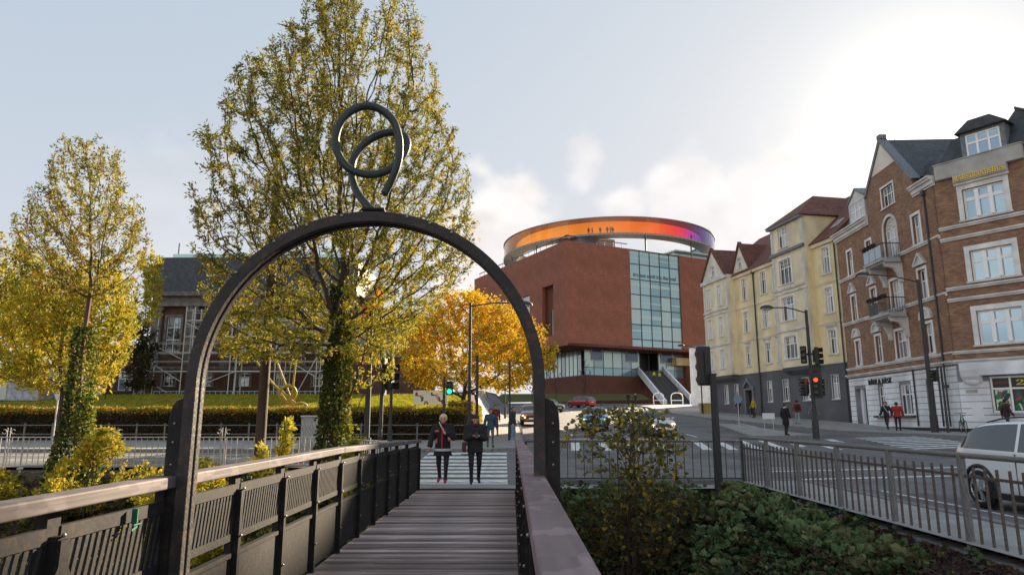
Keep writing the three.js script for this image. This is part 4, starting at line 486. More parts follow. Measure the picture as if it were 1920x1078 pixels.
// white rendered house between the stairs and the yellow house
{
  const t = thing('white_house', 'plain white rendered house wall beside the museum stairs', 'building', [27.5, 3, -99]);
  const F = frameOf([25.2, -97], [29.5, -88], [27.5, 3, -99]);
  part('wall', on(F, [bb(0, 10, -1, 11.5, -9, 0)]), M.whitewall, t); part('coping', on(F, [bb(-0.1, 10, 11.5, 11.7, -9, 0.1)]), M.zinc, t);
  part('vent_box', on(F, [bb(1.4, 2.6, 3.4, 4.4, 0, 0.5), bb(1.5, 2.5, 3.5, 4.3, 0.5, 0.53)]), M.white, t);
}
// old brick library behind the scaffold
{
  const base = [-26, 3, -66], t = thing('old_library', 'dark old brick building with a slate mansard roof behind the scaffolding', 'building', base), F = { m: new THREE.Matrix4().makeTranslation(-base[0], -base[1], -66 - base[2]) };
  const W = (a, b, y0, y1, o = {}) => ({ s0: a, s1: b, y0, y1, cols: 2, rows: [0.6], rec: 0.2, sur: 0.2, trim: M.sandstone, ...o });
  const ops = []; for (const x of [-33.0, -29.4, -25.8, -22.2, -18.6]) { ops.push(W(x - 0.55, x + 0.55, 4.7, 6.0)); ops.push(W(x - 0.7, x + 0.7, 8.0, 11.4, { rows: [0.35, 0.7] })); }
  part('wall', on(F, wallGeo([[-35, 2.5], [-15.6, 2.5], [-15.6, 12.4], [-35, 12.4]], ops, 0.4)), M.oldbrick, t); for (const o of ops) windowAt(t, F, o);
  for (const x of [-34.6, -31.2, -27.6, -24, -20.4, -16.2]) part('pilaster', on(F, [bb(x - 0.45, x + 0.45, 7, 12.0, 0.001, 0.25), bb(x - 0.6, x + 0.6, 12.0, 12.39, 0.001, 0.35), bb(x - 0.55, x + 0.55, 6.6, 7, 0.001, 0.32)]), M.sandstone, t);
  part('course', on(F, [bb(-35.2, -15.4, 6.3, 6.59, 0.001, 0.25)]), M.sandstone, t); part('cornice', on(F, [bb(-35.5, -15.1, 12.4, 12.75, -0.4, 0.5), bb(-35.5, -15.1, 13.4, 13.8, -0.4, 0.7), bb(-35.2, -15.4, 12.75, 13.4, -0.4, 0.2)]), M.sandstone, t);
  const rf = part('roof', hull([[-35.4, 13.81, 0.5], [-15.2, 13.81, 0.5], [-35.7, 17.2, -0.5], [-15.3, 17.2, -0.5], [-35.4, 13.81, -14], [-15.2, 13.81, -14], [-35.7, 17.2, -13], [-15.3, 17.2, -13]].map(([x, y, z]) => V(x - base[0], y - base[1], z - 66 - base[2]))), M.lead, t);
  part('skylight', on(F, [bb(-34.2, -17, 17.21, 17.95, -3.4, -0.95)]), M.teal, rf); part('ridge_board', on(F, [bb(-35.6, -15.6, 17.21, 17.5, -0.9, -0.55)]), M.lead, rf); part('roof_hatch', on(F, bb(-30.2, -29.2, 15.4, 15.65, -0.3, 0.12)), M.white, rf); part('flag_pole', on(F, bar(V(-34.7, 17, -3), V(-34.7, 19.6, -3), 0.06)), M.rust, rf);
  part('wing_wall', on(F, wallGeo([[-15.55, 2.5], [-7.4, 2.5], [-7.4, 7.4], [-15.55, 7.4]], [], 0.4)), M.oldbrick, t); part('wing_panel', on(F, [-14.8, -13.2, -11.6].map((x) => bb(x, x + 1.1, 7.5, 10.6, -0.4, -0.1))), M.zinc, t); part('wing_wall', on(F, bb(-15.55, -7.4, 7.4, 10.8, -9, -0.41)), M.sandstone, t); part('wing_roof', on(F, [bb(-15.9, -7, 10.8, 11.3, -9.4, 0.3)]), M.lead, t); part('chimney', on(F, [bb(-10.9, -9.7, 11.3, 12.2, -3, -1.6), bb(-10.45, -10.15, 12.2, 15, -2.5, -2.2)]), M.oldbrick, t);
  part('low_wing', on(F, [bb(-45, -35.1, 2.5, 8.4, -9, -0.8), bb(-45.3, -35.1, 8.4, 8.7, -9.2, -0.5)]), M.oldbrick, t); for (const x of [-41.5, -38.2]) windowAt(t, { m: F.m }, W(x, x + 1.3, 4.3, 6.2, { rec: 0.72 }));
  part('back_wall', on(F, bb(-34.9, -15.7, 2.6, 13.8, -13.5, -0.55)), M.oldbrick, t);
}
{ // tube scaffolding
  const t = thing('scaffolding', 'silver tube scaffolding along the front of the old library', 'scaffolding', [-26, 3.4, -63]), rel = (x, y, z) => V(x + 26, y - 3.4, z);
  const xs = [-34.6, -33.6, -30.4, -29.6, -26.0, -25.4, -21.8, -18.0, -17.4], lifts = [5.9, 7.6, 9.1, 10.6], bay = (x) => x > -30.6 ? 11.9 : 9.2;
  for (const x of xs) for (const z of [0, -1.3]) part('standard', bar(rel(x, 3.3, z), rel(x, (x < -33 ? 11.3 : x < -29.5 ? 11.9 : 10.9), z), 0.055, 0.055, 6), M.galv, t);
  for (const y of lifts) { const x0 = y > 9 ? -30.4 : -34.8; for (const z of [0.03, -1.33]) { part('ledger', bar(rel(x0, y, z), rel(-17.2, y, z), 0.048, 0.048, 6), M.galv, t); part('guard_rail', bar(rel(x0, y + 0.95, z), rel(-17.2, y + 0.95, z), 0.028, 0.028, 6), M.galv, t); } for (let x = x0 + 0.3; x < -17.6; x += 1.6) part('board', bx(1.54, 0.07, 1.1, x + 0.78 + 26, y + 0.06 - 3.4, -0.65), M.silver, t); }
  for (const [a, y0, b, y1] of [[-34.6, 9.0, -30.4, 7.0], [-34.6, 7.5, -30.4, 5.0], [-34.6, 5.6, -31.5, 4.0], [-26, 9.0, -21.8, 7.2], [-25.4, 5.9, -29.6, 4.2], [-21.8, 7.6, -18, 5.4], [-24.8, 7.4, -22.2, 9.0], [-18, 9.6, -21.8, 7.9], [-30.4, 10.4, -26, 8.4], [-18, 7.2, -19.6, 4.0], [-33.6, 4.1, -36.5, 3.3]]) part('brace', bar(rel(a, y0, 0.09), rel(b, y1, 0.09), 0.042, 0.042, 6), M.galv, t);
  for (const x of [-28.6, -28.0, -20.9, -20.4]) part('ladder_rail', bar(rel(x, 3.4, 0.2), rel(x + 0.1, 7.2, 0.15), 0.03, 0.03, 6), M.galv, t);
  const rail = []; for (let x = -32; x < -17; x += 0.5) rail.push(bx(0.05, 0.9, 0.04, x + 26, 0.2, 1.4)); part('site_fence', [...rail, bx(15, 0.06, 0.05, 1.5, 0.65, 1.4), bx(15, 0.06, 0.05, 1.5, -0.1, 1.4)], plain(0.25, 0.4, 0.42, 0.6), t);
}

// ---------------------------------------------------------------- plants
class Mesher { // loose triangles with colours
  constructor() { this.p = []; this.c = []; }
  tri(a, b, c, col) { this.p.push(a.x, a.y, a.z, b.x, b.y, b.z, c.x, c.y, c.z); for (let i = 0; i < 3; i++) this.c.push(col[0], col[1], col[2]); }
  geo() { const g = new THREE.BufferGeometry(); g.setAttribute('position', new THREE.Float32BufferAttribute(this.p, 3)); g.setAttribute('color', new THREE.Float32BufferAttribute(this.c, 3)); g.computeVertexNormals(); return g; }
  // one leaf: a folded blade from its stalk end
  leaf(o, d, s, len, wid, col, fold = 0.25) {
    const nx = (d.y * s.z - d.z * s.y) * wid * fold, ny = (d.z * s.x - d.x * s.z) * wid * fold, nz = (d.x * s.y - d.y * s.x) * wid * fold, h = len * 0.45, mx = o.x + d.x * h + nx, my = o.y + d.y * h + ny, mz = o.z + d.z * h + nz, tx = o.x + d.x * len, ty = o.y + d.y * len, tz = o.z + d.z * len, sx = s.x * wid, sy = s.y * wid, sz = s.z * wid;
    this.p.push(o.x, o.y, o.z, mx + sx, my + sy, mz + sz, tx, ty, tz, o.x, o.y, o.z, tx, ty, tz, mx - sx, my - sy, mz - sz); for (let i = 0; i < 6; i++) this.c.push(col[0], col[1], col[2]);
  }
  roundLeaf(o, d, s, len, col) {
    const nx = d.y * s.z - d.z * s.y, ny = d.z * s.x - d.x * s.z, nz = d.x * s.y - d.y * s.x, R = Mesher.ring, n = R.length, X = [], Y = [], Z = [], add = (u, v, w) => { X.push(o.x + (d.x * u + s.x * v + nx * w) * len); Y.push(o.y + (d.y * u + s.y * v + ny * w) * len); Z.push(o.z + (d.z * u + s.z * v + nz * w) * len); };
    for (const q of R) add(q[0], q[1], q[2]); add(0.5, 0, 0);
    for (let i = 0; i < n; i++) { const j = (i + 1) % n; this.p.push(X[n], Y[n], Z[n], X[i], Y[i], Z[i], X[j], Y[j], Z[j]); for (let k = 0; k < 3; k++) this.c.push(col[0], col[1], col[2]); }
  }
  limb(a, b, ra, rb, col, seg = 5) { const d = b.clone().sub(a).normalize(), s = Math.abs(d.y) > 0.9 ? V(1, 0, 0) : V(0, 1, 0), u = new THREE.Vector3().crossVectors(d, s).normalize(), w = new THREE.Vector3().crossVectors(d, u), A = [], B = []; for (let i = 0; i < seg; i++) { const q = i / seg * Math.PI * 2, e = u.clone().multiplyScalar(Math.cos(q)).addScaledVector(w, Math.sin(q)); A.push(a.clone().addScaledVector(e, ra)); B.push(b.clone().addScaledVector(e, rb)); } for (let i = 0; i < seg; i++) { const j = (i + 1) % seg; this.tri(A[i], B[i], B[j], col); this.tri(A[i], B[j], A[j], col); } }
}
Mesher.ring = [[0, 0, 0], [0.22, 0.38, 0.08], [0.62, 0.4, 0.08], [1, 0, -0.06], [0.62, -0.4, 0.08], [0.22, -0.38, 0.08]];
const leafMat = phys({ vertexColors: true, roughness: 0.75, side: THREE.DoubleSide, transmission: 0.45, thickness: 0, specularIntensity: 0.35 }), glossLeaf = phys({ vertexColors: true, roughness: 0.7, side: THREE.DoubleSide, transmission: 0.4, thickness: 0, specularIntensity: 0.25 }), barkMat = std({ vertexColors: true, roughness: 0.95 });
const randDir = (r) => { const z = r() * 2 - 1, a = r() * 6.2832, s = Math.sqrt(1 - z * z); return V(s * Math.cos(a), z, s * Math.sin(a)); };
const perp = (d, r) => new THREE.Vector3().crossVectors(d, randDir(r)).normalize();
const pick = (list, r) => list[Math.floor(r() * list.length)];
// grows limbs towards a cloud of points (space colonisation)
function grow({ seed, trunk, points, step, kill, reach = 1e9, lift = 0.12, iters = 90 }) {
  const r = rng(seed), N = trunk.map((p, i) => ({ p: p.clone(), par: i - 1, kids: 0 })), at = points.map((p) => ({ p, best: -1, dd: 1e9 })); let fresh = 0, live = at;
  for (let it = 0; it < iters && live.length; it++) {
    for (const a of live) for (let i = fresh; i < N.length; i++) { const d = a.p.distanceToSquared(N[i].p); if (d < a.dd) { a.dd = d; a.best = i; } }
    fresh = N.length; const pull = new Map();
    for (const a of live) { if (a.dd > reach * reach) continue; const d = a.p.clone().sub(N[a.best].p).normalize(), q = pull.get(a.best); if (q) q.add(d); else pull.set(a.best, d); }
    if (!pull.size) break;
    for (const [i, d] of pull) { if (N[i].kids > 4) continue; d.normalize().addScaledVector(randDir(r), 0.22); d.y += lift; d.normalize(); N.push({ p: N[i].p.clone().addScaledVector(d, step), par: i, kids: 0 }); N[i].kids++; }
    live = live.filter((a) => { for (let i = fresh; i < N.length; i++) if (a.p.distanceToSquared(N[i].p) < kill * kill) return false; return true; });
  }
  for (const n of N) n.w = 0; for (let i = N.length - 1; i > 0; i--) { if (!N[i].w) N[i].w = 1; if (N[i].par >= 0) N[N[i].par].w += N[i].w; } return N;
}
function treeParts(t, N, { rTip, exp = 0.42, rMax, bark = [0.06, 0.047, 0.035], leaves, leafLen, leafWid, cols, spread, droop = 0, seed, maxW = 7, round = false, thickR = 0.06, mat = leafMat, upward = 0, flutter = 0.5, colAt }) {
  const r = rng(seed), T0 = new Mesher(), B = new Mesher(), L = new Mesher(), rad = (n) => Math.min(rMax, rTip * Math.pow(n.w, exp));
  N.forEach((n) => { if (n.par < 0) return; const p = N[n.par], ra = rad(p), rb = rad(n), thick = rb > thickR; (thick ? T0 : B).limb(p.p, n.p, thick ? ra : Math.min(ra, rb * 1.35), rb, bark.map((v) => v * (0.8 + 0.4 * r())), rb > 0.1 ? 9 : rb > 0.03 ? 6 : 4); });
  for (const n of N) { if (n.w > maxW || n.par < 0) continue; const ax = n.p.clone().sub(N[n.par].p), tone = 0.55 + 0.9 * fbm3(n.p.x * 0.7, n.p.y * 0.7, n.p.z * 0.7 + seed, 3); const k = leaves * (0.6 + 0.8 * r());
    const tint = colAt ? colAt(n.p, r) : pick(cols, r); for (let i = 0; i < k; i++) { const o = n.p.clone().addScaledVector(ax, -r()).addScaledVector(randDir(r), spread * r()), d = randDir(r).multiplyScalar(flutter).addScaledVector(ax.clone().normalize(), 0.6); d.y += upward - droop * r(); d.normalize(); const base = r() < 0.7 ? tint : colAt ? colAt(o, r) : pick(cols, r), vv = tone * (0.85 + 0.3 * r()), c = base.map((v) => v * vv), len = leafLen * (0.65 + 0.7 * r()); if (round) L.roundLeaf(o, d, perp(d, r), len, c); else L.leaf(o, d, perp(d, r), len, leafWid * (0.7 + 0.6 * r()), c); } }
  const out = {}; if (T0.p.length) out.trunk = part('trunk', T0.geo(), barkMat, t); if (B.p.length) out.branches = part('branches', B.geo(), barkMat, t); out.crown = part('crown', L.geo(), mat, t); return out;
}
// points inside a crown given as a profile of [y, x0, x1] about z, thinner towards its skin
function crownPoints(n, prof, z, depth, seed, notch) { const r = rng(seed), out = []; const y0 = prof[0][0], y1 = prof[prof.length - 1][0]; let guard = 0;
  while (out.length < n && guard++ < n * 60) { const y = lerp(y0, y1, r()); let i = 0; while (i < prof.length - 2 && y > prof[i + 1][0]) i++; const q = (y - prof[i][0]) / (prof[i + 1][0] - prof[i][0]), a = lerp(prof[i][1], prof[i + 1][1], q), b = lerp(prof[i][2], prof[i + 1][2], q), c = (a + b) / 2, h = (b - a) / 2, u = r() * 2 - 1, w = r() * 2 - 1, rr = u * u + w * w; if (rr > 1 || r() > h / 5 + 0.25) continue; const p = V(c + u * h, y, z + w * h * depth); if (fbm3(p.x * 0.55 + seed, p.y * 0.55, p.z * 0.55, 3) < 0.38) continue; if (notch && notch(p)) continue; out.push(p); } return out; }
function ivyOn(t, path, r0, r1, n, seed, size = 0.085) { const r = rng(seed), L = new Mesher(), cols = [[0.035, 0.055, 0.014], [0.05, 0.075, 0.018], [0.09, 0.11, 0.02], [0.16, 0.16, 0.03]], sunny = [[0.3, 0.29, 0.04], [0.2, 0.22, 0.03], [0.4, 0.34, 0.04], [0.1, 0.13, 0.02]]; for (let i = 0; i < n; i++) { const q = Math.pow(r(), 1.45) * (path.length - 1), k = Math.min(path.length - 2, Math.floor(q)), c = path[k].clone().lerp(path[k + 1], q - k), a = r() * 6.2832, bump = 0.45 + 1.15 * fbm3(Math.cos(a) * 1.4, c.y * 1.1, Math.sin(a) * 1.4 + seed, 3), R = lerp(r0, r1, q / (path.length - 1)) * bump * (0.8 + 0.35 * r()), out = V(Math.cos(a), 0, Math.sin(a)), o = c.addScaledVector(out, R), d = out.clone().multiplyScalar(0.6).addScaledVector(randDir(r), 0.6); d.y -= 0.5; d.normalize(); L.roundLeaf(o, d, perp(d, r), size * (0.6 + 0.8 * r()), pick(out.x > 0.25 && r() < 0.75 ? sunny : cols, r).map((v) => v * (0.7 + 0.6 * r()))); } return part('ivy', L.geo(), glossLeaf, t); }  // sun side of the trunk gets sunlight put into its leaf colours
const willow = [[0.17, 0.18, 0.03], [0.22, 0.21, 0.035], [0.29, 0.24, 0.04], [0.42, 0.31, 0.04], [0.11, 0.13, 0.035]], yellowGreen = [[0.42, 0.39, 0.04], [0.56, 0.45, 0.04], [0.3, 0.32, 0.035], [0.62, 0.46, 0.04]];
const local = (t, pts) => pts.map((p) => p.clone().sub(t.position));
{ // the great willow-leaved tree behind the arch
  const t = thing('tall_tree', 'tall olive and yellow tree with an ivy covered trunk behind the arch', 'tree', [-5.15, -0.5, -20]);
  const prof = [[3.2, -8.4, -3.6], [4.4, -9.1, -2.5], [6.1, -9.3, -1.1], [7.8, -9.85, -1.0], [9.6, -9.7, -1.4], [11.4, -9.0, -2.0], [12.6, -8.3, -2.2], [13.6, -7.1, -2.5], [14.6, -6.7, -2.9], [16.0, -6.3, -3.6]];
  const notch = (p) => p.y > 11.8 && Math.abs(p.x + 4.45 + 0.02 * (p.y - 12)) < 0.16 + 0.07 * (p.y - 11.8) || (p.y > 13.4 && p.x < -7.4);
  const pts = crownPoints(8000, prof, -20, 0.85, 11, notch), tr = []; for (let y = -0.5; y <= 4.4; y += 0.35) tr.push(V(-5.15 + 0.05 * Math.sin(y), y, -20 + 0.04 * Math.cos(y * 1.3)));
  const N = grow({ seed: 3, trunk: local(t, tr), points: local(t, pts), step: 0.21, kill: 0.28, lift: 0.22, iters: 130 });
  treeParts(t, N, { rTip: 0.007, exp: 0.44, rMax: 0.3, leaves: 21, leafLen: 0.12, leafWid: 0.02, cols: willow, spread: 0.17, seed: 21, droop: 0.3, maxW: 5, colAt: (o, r) => { const low = o.y < 6.2, sunny = o.x > 0.2 ? 0.3 : 0; const q = r(); return q < (low ? 0.65 : 0.16) + sunny * 0.4 ? pick(yellowGreen, r) : pick(willow, r); } });  // sunny flank coloured yellower, as sunlight would show it
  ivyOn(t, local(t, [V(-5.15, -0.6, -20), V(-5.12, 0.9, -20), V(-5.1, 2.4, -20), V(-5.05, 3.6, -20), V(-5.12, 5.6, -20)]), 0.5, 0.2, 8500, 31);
  // leafy side growth on the sunny flank of the trunk
  const side = grow({ seed: 8, trunk: local(t, [V(-5.0, 1.4, -20), V(-4.8, 1.8, -19.9)]), points: local(t, crownPoints(260, [[1.2, -4.9, -4.2], [2.6, -5.0, -3.4], [4.4, -5.2, -3.2], [5.2, -5, -3.6]], -19.9, 1, 15)), step: 0.2, kill: 0.28, lift: 0.1 });
  treeParts(t, side, { rTip: 0.006, rMax: 0.03, leaves: 9, leafLen: 0.11, leafWid: 0.03, cols: yellowGreen, spread: 0.16, seed: 22, maxW: 4 });
}
{ // slim tree on the bank to the left
  const t = thing('slim_tree', 'slim autumn tree with thin upper crown and ivy clad trunk beside the silver street railing', 'tree', [-12.75, -0.7, -20.4]);
  const prof = [[5.2, -14.4, -11.9], [6.4, -15.2, -11.2], [7.4, -15.3, -11.3], [8.4, -14.9, -11.7], [9.6, -14.4, -12.3], [10.8, -14.2, -12.5], [11.7, -13.9, -12.7]];
  const tr = []; for (let y = -0.7; y <= 5.6; y += 0.35) tr.push(V(-12.75 - 0.02 * y + 0.04 * Math.sin(y * 1.3), y, -20.4));
  const N = grow({ seed: 5, trunk: local(t, tr), points: local(t, crownPoints(2600, prof, -20.4, 0.85, 7)), step: 0.2, kill: 0.28, lift: 0.28, iters: 120 });
  treeParts(t, N, { rTip: 0.006, exp: 0.44, rMax: 0.17, bark: [0.1, 0.075, 0.05], leaves: 17, leafLen: 0.12, leafWid: 0.021, cols: [...willow, ...yellowGreen, [0.4, 0.2, 0.03]], spread: 0.2, seed: 23, droop: 0.2, maxW: 4, thickR: 0.04 });
  ivyOn(t, local(t, [V(-12.75, -0.9, -20.4), V(-12.78, 0.8, -20.4), V(-12.8, 2.2, -20.4), V(-12.86, 4.4, -20.4)]), 0.58, 0.2, 6600, 33);
}
function leafyTree(name, label, base, prof, n, o, group) { const t = thing(name, label, 'tree', base, 0, group), zc = base[2], tr = []; const top = o.fork ?? prof[0][0]; for (let y = base[1]; y <= top; y += 0.35) tr.push(V(base[0] + (o.lean ?? 0) * (y - base[1]), y, zc)); const N = grow({ seed: o.seed, trunk: local(t, tr), points: local(t, crownPoints(n, prof, zc, o.depth ?? 0.85, o.seed + 50)), step: o.step ?? 0.35, kill: o.kill ?? 0.5, lift: o.lift ?? 0.15 }); treeParts(t, N, { rTip: 0.008, exp: 0.45, rMax: 0.22, leaves: 12, leafLen: 0.14, leafWid: 0.035, cols: yellowGreen, spread: 0.28, maxW: 5, ...o }); return t; }
leafyTree('bushy_tree', 'bushy yellow green tree filling the gap beside the ivy clad trunk of the slim tree', [-16.6, 0.2, -25.5], [[2.6, -18.0, -15.2], [3.6, -19.0, -14.6], [5.4, -19.4, -14.3], [6.8, -18.8, -14.6], [7.7, -17.8, -15.6]], 2800, { seed: 61, step: 0.27, kill: 0.36, fork: 2.0, leaves: 26, leafLen: 0.15, leafWid: 0.04, spread: 0.36 });
leafyTree('golden_tree', 'golden green tree at the lawn edge left of the bushy yellow tree', [-28.5, 1.0, -36], [[3.4, -31, -25.4], [6, -33, -24.4], [8.5, -32.5, -24.7], [10.6, -30.5, -26], [11.6, -29, -27.5]], 1700, { seed: 62, fork: 3.4, leaves: 42, leafLen: 0.18, leafWid: 0.055, spread: 0.45, step: 0.42, kill: 0.52, cols: [...yellowGreen, [0.2, 0.13, 0.03], [0.14, 0.16, 0.03]] });
leafyTree('dark_tree', 'darker green tree standing between the bushy tree and the old library', [-33, 3.2, -56], [[5.5, -40, -31.5], [8, -41, -31.2], [11, -40, -32], [13.5, -38, -34]], 520, { seed: 63, fork: 5, leaves: 16, leafLen: 0.3, leafWid: 0.1, spread: 0.7, step: 0.8, kill: 1, cols: [[0.07, 0.085, 0.02], [0.1, 0.11, 0.02], [0.2, 0.17, 0.03], [0.28, 0.22, 0.03]] });
leafyTree('orange_tree', 'spreading orange and yellow autumn tree on the corner above the crossing', [-2.95, 1.6, -41.5], [[3.3, -5.6, 0.6], [4.2, -7.0, 2.6], [5.6, -7.2, 3.0], [7.0, -6.8, 2.3], [8.2, -5.6, 0.6], [9.3, -4.4, -1.4]], 3000, { seed: 64, step: 0.3, kill: 0.38, fork: 2.6, leaves: 14, leafLen: 0.19, leafWid: 0.06, spread: 0.36, lift: 0.05, cols: [[0.55, 0.24, 0.02], [0.62, 0.33, 0.025], [0.6, 0.42, 0.03], [0.5, 0.15, 0.02], [0.35, 0.3, 0.03], [0.3, 0.26, 0.03]], colAt: (o, r) => { const h = o.y / 7; return r() < 0.35 + h * 0.5 ? pick([[0.64, 0.38, 0.02], [0.68, 0.47, 0.025], [0.62, 0.28, 0.02], [0.68, 0.52, 0.03]], r) : pick([[0.5, 0.41, 0.03], [0.38, 0.34, 0.03], [0.62, 0.46, 0.03]], r); } });
{ const t = thing('columnar_tree', 'narrow column shaped tree against the corner of the old library', 'tree', [-33.2, 3.4, -61]); const N = grow({ seed: 9, trunk: [V(0, 0, 0), V(0, 1, 0), V(0, 2, 0), V(0, 4, 0), V(0, 6, 0)], points: crownPoints(760, [[0.6, -1.2, 1.2], [4, -1.4, 1.4], [9, -1.3, 1.4], [13.2, -1.1, 1.1]], 0, 1, 12), step: 0.5, kill: 0.7, lift: 0.7 }); treeParts(t, N, { rTip: 0.01, rMax: 0.2, leaves: 34, leafLen: 0.26, leafWid: 0.08, cols: [[0.06, 0.06, 0.02], [0.3, 0.24, 0.03]], spread: 0.5, seed: 19, maxW: 6, colAt: (o, r) => o.y > 6.5 ? pick(yellowGreen, r) : pick([[0.05, 0.05, 0.015], [0.09, 0.07, 0.02]], r) }); }  // sunlit look of the top is put into its yellow leaf colours
for (const [x, z, s, h, lab] of [[3.5, -121, 1, 8, 'bare thin tree against the museum base wall, the one farthest along the avenue'], [7.8, -122, 2, 9, 'bare thin tree against the museum base wall, the middle one of its row'], [12.6, -122, 4, 8.5, 'bare thin tree against the museum base wall, the one closest to the stairs']]) { const t = thing('bare_tree', lab, 'tree', [x, 4.2, z]), m = new Mesher(), N = grow({ seed: s, trunk: [V(0, 0, 0), V(0, 1, 0), V(0, 2, 0)], points: crownPoints(160, [[2.2, -1.5, 1.5], [5, -2.4, 2.4], [h, -1, 1]], 0, 1, 80 + s), step: 0.5, kill: 0.8, lift: 0.25 }); for (const n of N) if (n.par >= 0) m.limb(N[n.par].p, n.p, 0.03 + 0.012 * Math.sqrt(N[n.par].w), 0.02 + 0.012 * Math.sqrt(n.w), [0.06, 0.045, 0.04], 4); part('branches', m.geo(), barkMat, t); }
// hedges: a dark twiggy body with leaves on it
function hedge(label, base, boxes, n, seed, cols) { const t = thing('hedge', label, 'hedge', base), r = rng(seed), L = new Mesher(), core = []; const vol = boxes.map(([x0, x1, y0, y1, z0, z1]) => (x1 - x0) * (y1 - y0) + (z1 - z0) * (y1 - y0) + (x1 - x0) * (z1 - z0)), tot = vol.reduce((a, b) => a + b, 0);
  boxes.forEach(([x0, x1, y0, y1, z0, z1], k) => { core.push(bb(x0 + 0.12, x1 - 0.12, y0, y1 - 0.12, z0 + 0.12, z1 - 0.12)); for (let i = 0; i < n * vol[k] / tot; i++) { const w = x1 - x0, h = y1 - y0, d = z1 - z0, q = r() * (w * h + d * h + w * d); let o; if (q < w * h) o = V(lerp(x0, x1, r()), lerp(y0, y1, r()), r() < 0.75 ? z1 : z0); else if (q < w * h + d * h) o = V(r() < 0.7 ? x1 : x0, lerp(y0, y1, r()), lerp(z0, z1, r())); else o = V(lerp(x0, x1, r()), y1, lerp(z0, z1, r())); const bump = (fbm3(o.x * 1.2, o.y * 1.5, o.z * 1.2 + seed, 3) - 0.5) * 0.3; o.addScaledVector(randDir(r), 0.12 * r()); o.y += bump * (o.y - y0) / h; o.z += bump; const d2 = randDir(r); L.leaf(o, d2, perp(d2, r), 0.1 + r() * 0.08, 0.04, pick(cols(o, y1), r).map((v) => v * (0.6 + 0.8 * r()))); } });
  part('twigs', core, plain(0.025, 0.02, 0.012, 1), t); part('leaves', L.geo(), leafMat, t); return t; }
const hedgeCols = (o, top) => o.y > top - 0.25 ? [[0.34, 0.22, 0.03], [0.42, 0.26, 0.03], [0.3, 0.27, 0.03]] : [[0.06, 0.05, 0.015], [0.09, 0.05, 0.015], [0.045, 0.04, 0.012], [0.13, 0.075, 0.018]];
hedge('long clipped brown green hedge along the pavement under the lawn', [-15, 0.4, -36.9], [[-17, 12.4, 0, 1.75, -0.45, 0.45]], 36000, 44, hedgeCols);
hedge('sunlit yellow hedge running up the side street from the crossing', [-3.0, 0.5, -46], [[-0.45, 0.55, -0.1, 2.0, -9.0, 8.4]], 20000, 45, () => [[0.45, 0.34, 0.03], [0.36, 0.3, 0.03], [0.5, 0.3, 0.03], [0.25, 0.22, 0.03]]);
// shrubs
function shrub(label, base, prof, n, o, group) { const t = thing('shrub', label, 'shrub', base, 0, group), r = rng(o.seed), all = []; const stems = o.stems ?? 4; const pts = crownPoints(n, prof, base[2], o.depth ?? 0.8, o.seed + 9); for (let s = 0; s < stems; s++) { const a = r() * 6.28, b = V(Math.cos(a) * 0.15, 0, Math.sin(a) * 0.15), mine = pts.filter((_, i) => i % stems === s); all.push(grow({ seed: o.seed + s, trunk: [b, b.clone().setY(0.25)], points: local(t, mine), step: o.step ?? 0.13, kill: o.kill ?? 0.17, lift: o.lift ?? 0.25 })); } const N = []; for (const g of all) { const k = N.length; for (const q of g) N.push({ ...q, par: q.par < 0 ? -1 : q.par + k }); } treeParts(t, N, { rTip: 0.004, rMax: 0.018, leaves: 4, leafLen: 0.09, leafWid: 0.03, cols: yellowGreen, spread: 0.1, maxW: 6, thickR: 1, ...o }); return t; }
shrub('loose leafy shrub with round olive and yellow leaves rising in front of the street railing', [2.1, -1.35, -13], [[-0.2, 1.2, 3.1], [0.4, 0.8, 3.3], [0.9, 0.75, 3.4], [1.35, 1.0, 3.3], [1.9, 1.3, 3.0]], 260, { seed: 71, stems: 12, leaves: 0.85, leafLen: 0.085, round: true, cols: [[0.14, 0.145, 0.045], [0.19, 0.18, 0.045], [0.24, 0.21, 0.05], [0.11, 0.11, 0.04], [0.16, 0.16, 0.05], [0.21, 0.16, 0.05], [0.6, 0.44, 0.05]], lift: 0.45, step: 0.11, kill: 0.16, flutter: 0.8, spread: 0.06, bark: [0.09, 0.06, 0.045], maxW: 5, rMax: 0.014, mat: glossLeaf });
shrub('low brownish yellow shrub at the foot of the round leaved shrub on the bank', [2.2, -1.5, -13.1], [[-1.0, 1.0, 3.1], [-0.3, 0.7, 3.5], [0.4, 0.8, 3.4]], 230, { seed: 72, stems: 8, leaves: 2.2, leafLen: 0.085, round: true, cols: [[0.13, 0.1, 0.035], [0.16, 0.11, 0.04], [0.1, 0.1, 0.035], [0.08, 0.085, 0.03], [0.14, 0.12, 0.04], [0.4, 0.3, 0.04]], lift: 0.1, droop: 0.5, spread: 0.08, maxW: 8, mat: glossLeaf });
